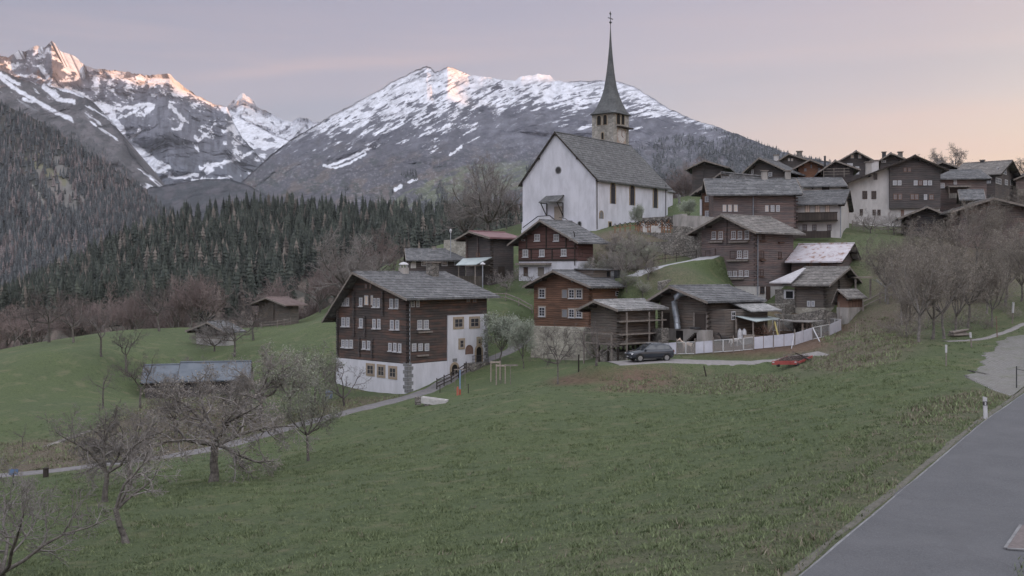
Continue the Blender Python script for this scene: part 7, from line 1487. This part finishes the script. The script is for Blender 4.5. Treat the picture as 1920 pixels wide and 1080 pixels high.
# ------------------------------------------------------------------ car
def make_car():
    g_ = on(1218, 97.2, .03); base = g_.copy(); o = thing('parked_car', 'dark blue grey estate car parked beside the granary, facing left', 'car', base); rz = R(180+17); o.rotation_euler = (0, 0, rz)
    o['_b'] = [0.0, 0.0, 0.0]
    paint = m_simple('dark blue grey car paint', (.028, .033, .044), (.034, .04, .052), 1, rough=.25, bs=0); paint.node_tree.nodes['Principled BSDF'].inputs['Coat Weight'].default_value = .6 if 'Coat Weight' in paint.node_tree.nodes['Principled BSDF'].inputs else 0
    glass = m_glass('car glass', (.03, .034, .04), .06, .8); rub = m_simple('tyre rubber', (.015, .015, .015), (.025, .025, .025), 6); rim = m_simple('alloy rim', (.25, .25, .26), (.35, .35, .36), 4, rough=.35, metal=.6); lamp = m_glass('headlamp', (.65, .66, .7), .15, .8); plas = m_simple('dark plastic', (.02, .02, .022), (.035, .035, .038), 6)
    # lower body: stations along the length
    st = [(-2.20,.60,.62,.98,.70),(-2.12,.42,.80,1.06,.74),(-1.9,.30,.90,1.08,.80),(-1.2,.26,.93,1.06,.86),(0,.25,.93,1.03,.88),(.9,.26,.93,1.02,.88),(1.35,.28,.92,.99,.86),(1.8,.30,.88,.93,.80),(2.08,.34,.80,.86,.70),(2.2,.44,.68,.76,.56)]
    vs, fs = [], []
    for x, zb_, hw_, zt_, ht_ in st:
        zm = zb_+(zt_-zb_)*.55
        vs += [(x, -hw_*.92, zb_), (x, -hw_, zm-.1), (x, -hw_*.985, zt_-.12), (x, -ht_, zt_), (x, ht_, zt_), (x, hw_*.985, zt_-.12), (x, hw_, zm-.1), (x, hw_*.92, zb_)]
    for i in range(len(st)-1):
        for k in range(8): a = i*8+k; b_ = i*8+(k+1) % 8; fs.append((a, b_, b_+8, a+8))
    fs.append(tuple(range(8))[::-1]); fs.append(tuple((len(st)-1)*8+k for k in range(8)))
    MB().add(vs, fs).build('body', paint, o, smooth=True, base=(0, 0, 0))
    cab = [(-2.02,1.04,.76,1.10,.70),(-1.72,1.04,.80,1.50,.60),(-1.2,1.04,.83,1.60,.62),(-.3,1.03,.84,1.64,.63),(.25,1.02,.83,1.58,.61),(1.05,1.0,.80,1.04,.74)]
    vs, fs = [], []
    for x, z0_, h0_, z1_, h1_ in cab: vs += [(x, -h0_, z0_), (x, -h1_-.02, z1_-.06), (x, -h1_+.06, z1_), (x, h1_-.06, z1_), (x, h1_+.02, z1_-.06), (x, h0_, z0_)]
    for i in range(len(cab)-1):
        for k in range(6): a = i*6+k; b_ = i*6+(k+1) % 6; fs.append((a, b_, b_+6, a+6))
    fs.append(tuple(range(6))[::-1]); fs.append(tuple((len(cab)-1)*6+k for k in range(6)))
    MB().add(vs, fs).build('cabin', paint, o, smooth=False, base=(0, 0, 0))
    for s_ in (-1, 1):
        def sq(x, z, z0_=1.03, z1_=1.56): f_ = (z-z0_)/(z1_-z0_); return (x, s_*(.845-.215*f_), z)
        for poly in ([(-.30,1.10),(-.30,1.50),(.20,1.48),(.78,1.12)], [(-1.12,1.10),(-1.12,1.48),(-.38,1.50),(-.38,1.10)], [(-1.72,1.16),(-1.62,1.40),(-1.20,1.47),(-1.20,1.12)]):
            pts_ = [np.array(sq(*q_)) for q_ in poly]; MB().prism(pts_, (0, s_*.012, 0)).build('side_window', glass, o, base=(0, 0, 0))
        for x in (-1.33, 1.36):
            wl_ = MB().tube([(x, s_*.72, .34), (x, s_*.93, .34)], .35, 20).build('wheel', rub, o, base=(0, 0, 0)); MB().tube([(x, s_*.925, .34), (x, s_*.945, .34)], .22, 16).build('rim', rim, wl_, base=(0, 0, 0))
            MB().tube([(x, s_*.80, .36), (x, s_*.938, .36)], .43, 20).build('wheel_arch', plas, o, base=(0, 0, 0)) if False else None
            m = MB()
            for k in range(9):
                a0_, a1_ = math.pi*k/9, math.pi*(k+1)/9; m.prism([(x+.38*math.cos(a0_), s_*.90, .34+.38*math.sin(a0_)), (x+.38*math.cos(a1_), s_*.90, .34+.38*math.sin(a1_)), (x+.46*math.cos(a1_), s_*.90, .34+.46*math.sin(a1_)), (x+.46*math.cos(a0_), s_*.90, .34+.46*math.sin(a0_))], (0, s_*.045, 0))
            m.build('wheel_arch', plas, o, base=(0, 0, 0))
        MB().box((-.95, s_*.90, .27), (1.95, 0, 0), (0, s_*.04, 0), (0, 0, .12)).build('sill_trim', plas, o, base=(0, 0, 0))
        MB().box((1.86, s_*.50, .68), (.30, 0, 0), (0, s_*.30, 0), (0, 0, .13)).build('headlight', lamp, o, base=(0, 0, 0)); MB().box((-2.18, s_*.55, .84), (.12, 0, 0), (0, s_*.22, 0), (0, 0, .14)).build('tail_light', m_simple('tail lamp', (.25, .02, .02), (.3, .03, .03), 4), o, base=(0, 0, 0))
        MB().box((.72, s_*.86, 1.02), (.16, 0, 0), (0, s_*.16, 0), (0, 0, .13)).build('mirror', paint, o, base=(0, 0, 0)); MB().tube([(-1.5, s_*.56, 1.62), (.1, s_*.58, 1.65)], .02, 5).build('roof_rail', ZINC, o, base=(0, 0, 0))
        MB().box((2.06, s_*.52, .42), (.12, 0, 0), (0, s_*.16, 0), (0, 0, .09)).build('fog_light', lamp, o, base=(0, 0, 0))
    MB().prism([(.285, -.56, 1.575), (.285, .56, 1.575), (1.03, .70, 1.06), (1.03, -.70, 1.06)], (.012, 0, .012)).build('windscreen', glass, o, base=(0, 0, 0)); MB().prism([(-1.745, -.52, 1.48), (-1.745, .52, 1.48), (-2.02, .62, 1.13), (-2.02, -.62, 1.13)], (-.012, 0, .01)).build('rear_window', glass, o, base=(0, 0, 0))
    MB().box((2.13, -.45, .55), (.09, 0, 0), (0, .9, 0), (0, 0, .14)).build('grille', plas, o, base=(0, 0, 0)); MB().box((2.10, -.7, .30), (.10, 0, 0), (0, 1.4, 0), (0, 0, .12)).build('bumper', plas, o, base=(0, 0, 0)); MB().box((2.225, -.18, .42), (.015, 0, 0), (0, .36, 0), (0, 0, .1)).build('number_plate', WHT, o, base=(0, 0, 0))
make_car()
# red trailer
g_ = on(1488, 88.3, .0); o = thing('red_trailer', 'low red flat farm trailer loaded with brown brush at the end of the gravel yard', 'trailer', g_); RED = m_simple('red farm paint', (.25, .055, .05), (.34, .085, .075), 3, rough=.5)
ax = np.array([.995, .06, 0]); ay = np.array([.62, .45, 0]); az_ = np.array([0, 0, 1.]); bk_ = g_+ay*2.2; ay[2] = max(0.0, (float(gh(bk_[0], bk_[1]))-g_[2])/2.2*.8); c0 = g_-ax*1.75-ay*.2+az_*.26
MB().box(c0, ax*2.2, -ay*.07, az_*.32).build('tail_board', RED, o); MB().box(c0+ax*2.2, ay*2.6, -ax*.07, az_*.20).build('side_board', RED, o); MB().box(c0+ax*-.0, ay*2.6, ax*.07, az_*.20).build('side_board', RED, o); MB().box(c0+ay*.001+az_*.08, ax*2.19, ay*2.55, az_*.1).build('load_bed', BEAM, o)
for t_ in (.06, 1.98): MB().box(c0+ax*t_-ay*.072+az_*.16, ax*.16, -ay*.02, az_*.1).build('lamp', WHT, o)
for t_ in (.25, 1.85): p_ = c0+ax*t_+ay*.5; MB().tube([p_-ax*.1-az_*.06, p_+ax*.1-az_*.06], .24, 14).build('wheel', IRON, o)
m = MB(); rg = random.Random(2)
for i in range(160): p_ = c0+ax*rg.uniform(.1, 2.1)+ay*rg.uniform(0, 2.4)+az_*(.2+rg.uniform(0, .25)); m.tube([p_, p_+np.array([rg.uniform(-.4, .4), rg.uniform(-.3, .3), rg.uniform(0, .3)])], .012, 3, cap=False)
m.build('brush_load', M_TWIGR, o); MB().tube([c0+ax*2.0+ay*1.2+az_*.4, c0+ax*2.9+ay*1.4+az_*-.05+(0, 0, .0)], .06, 6).build('drawbar', IRON, o); MB().tube([c0+ax*1.5+ay*1.0+az_*.75, c0+ax*2.1+ay*1.3+az_*.4], .05, 5).build('plank', BEAM, o)
q_ = [hit(*q) for q in ((1487,1037),(1518,993),(1560,993),(1560,1043))] if False else None
# drain cover strip at the road side
A_ = [np.array([ (px-960)/F*D, D, 0]) for px, D in ((1888,24.2),(1917,26.4),(1965,26.2),(1965,24.0))]
for a in A_: a[2] = float(gh(a[0], a[1]))+.052
mt = m_simple('reddish setts', (.10, .085, .085), (.16, .135, .132), 9); tag(MB().prism(A_, (0, 0, .03)).build('sett_inlay', mt), kind='structure')
m = MB()
for a, b_ in ((A_[0], A_[1]), (A_[3], A_[0])): d = (b_-a)/np.linalg.norm(b_-a); n_ = np.array([-d[1], d[0], 0]); m.box(a+(0, 0, .002), b_-a, n_*.07, (0, 0, .033))
tag(m.build('inlay_edge', m_edge), kind='structure')

# ------------------------------------------------------------------ animals in the paddock
def animal(name, label, cat, loc, rz, s_, mats, head=.35, graze=False):
    """continuous skinned body: trunk, neck, head, four jointed legs, tail"""
    V, E, RR = [], [], []
    def add(p_, r_, par=None):
        V.append(p_); RR.append(r_)
        if par is not None: E.append((par, len(V)-1))
        return len(V)-1
    pel = add((-.42, 0, .86), .19); mid = add((-.1, 0, .80), .205, pel); che = add((.30, 0, .82), .20, mid); wi = add((.42, 0, .92), .15, che)
    n1 = add((.58, 0, 1.08 if not graze else .86), .10, wi); n2 = add((.72, 0, 1.26 if not graze else .66), .085, n1); hd = add((.80, 0, 1.32 if not graze else .52), .085, n2); mz = add((1.02, 0, 1.20 if not graze else .34), .055, hd); add((1.10, 0, 1.15 if not graze else .26), .04, mz)
    for s in (-1, 1):
        add((.76, s*.06, 1.46 if not graze else .66), .018, hd)
        a = add((.34, s*.14, .60), .085, che); b_ = add((.35, s*.13, .36), .045, a); c_ = add((.35, s*.13, .12), .032, b_); add((.38, s*.13, .0), .042, c_)
        a = add((-.40, s*.14, .62), .11, pel); b_ = add((-.34, s*.14, .52), .09, a); c_ = add((-.50, s*.13, .34), .045, b_); d_ = add((-.46, s*.13, .12), .032, c_); add((-.43, s*.13, .0), .042, d_)
    t_ = add((-.60, 0, .88), .05, pel); t2 = add((-.70, 0, .70), .055, t_); add((-.72, 0, .42), .03, t2)
    me = bpy.data.meshes.new(name); me.from_pydata(V, E, []); me.materials.append(mats)
    o = bpy.data.objects.new(name, me); COL.objects.link(o); md = o.modifiers.new('Skin', 'SKIN')
    if not me.skin_vertices: me.attributes
    for i, sv in enumerate(me.skin_vertices[0].data): sv.radius = (RR[i], RR[i]); sv.use_root = i == 0
    o.modifiers.new('Sub', 'SUBSURF').levels = 1; o.modifiers['Sub'].render_levels = 2
    o.location = loc; o.rotation_euler = (0, 0, rz); o.scale = (s_,)*3
    return tag(o, label, cat)
def m_fur(name, c1, c2): return m_simple(name, c1, c2, 3.0, bs=.3)
animal('pony', 'cream coloured small pony standing behind the mesh gate of the paddock', 'pony', on(1288, 101.8), R(186), .92, m_fur('cream coat', (.42, .33, .27), (.55, .46, .38)), graze=False)
animal('goat', 'white goat with head down beside the stable wall', 'goat', on(1377, 100.4), R(15), .78, m_fur('white coat', (.52, .50, .48), (.66, .63, .60)), graze=True)
animal('goat', 'black goat standing left of the white goat', 'goat', on(1359, 101.6), R(200), .86, m_fur('black coat', (.02, .018, .017), (.045, .04, .038)))
# ------------------------------------------------------------------ air
hm = bpy.data.materials.new('haze air'); hm.use_nodes = True; nt = hm.node_tree; nt.nodes.clear()
ho = nt.nodes.new('ShaderNodeOutputMaterial'); pvn = nt.nodes.new('ShaderNodeVolumePrincipled'); LK(nt, pvn.outputs[0], ho.inputs['Volume'])
pvn.inputs['Color'].default_value = (.86, .88, .96, 1); pvn.inputs['Density'].default_value = 2.8e-5; pvn.inputs['Anisotropy'].default_value = 0
tag(MB().box((-12000, -6000, -98), (24000, 0, 0), (0, 21000, 0), (0, 0, 2700)).build('haze', hm), 'thin bluish morning haze between the village and the mountains', 'haze', kind='stuff')
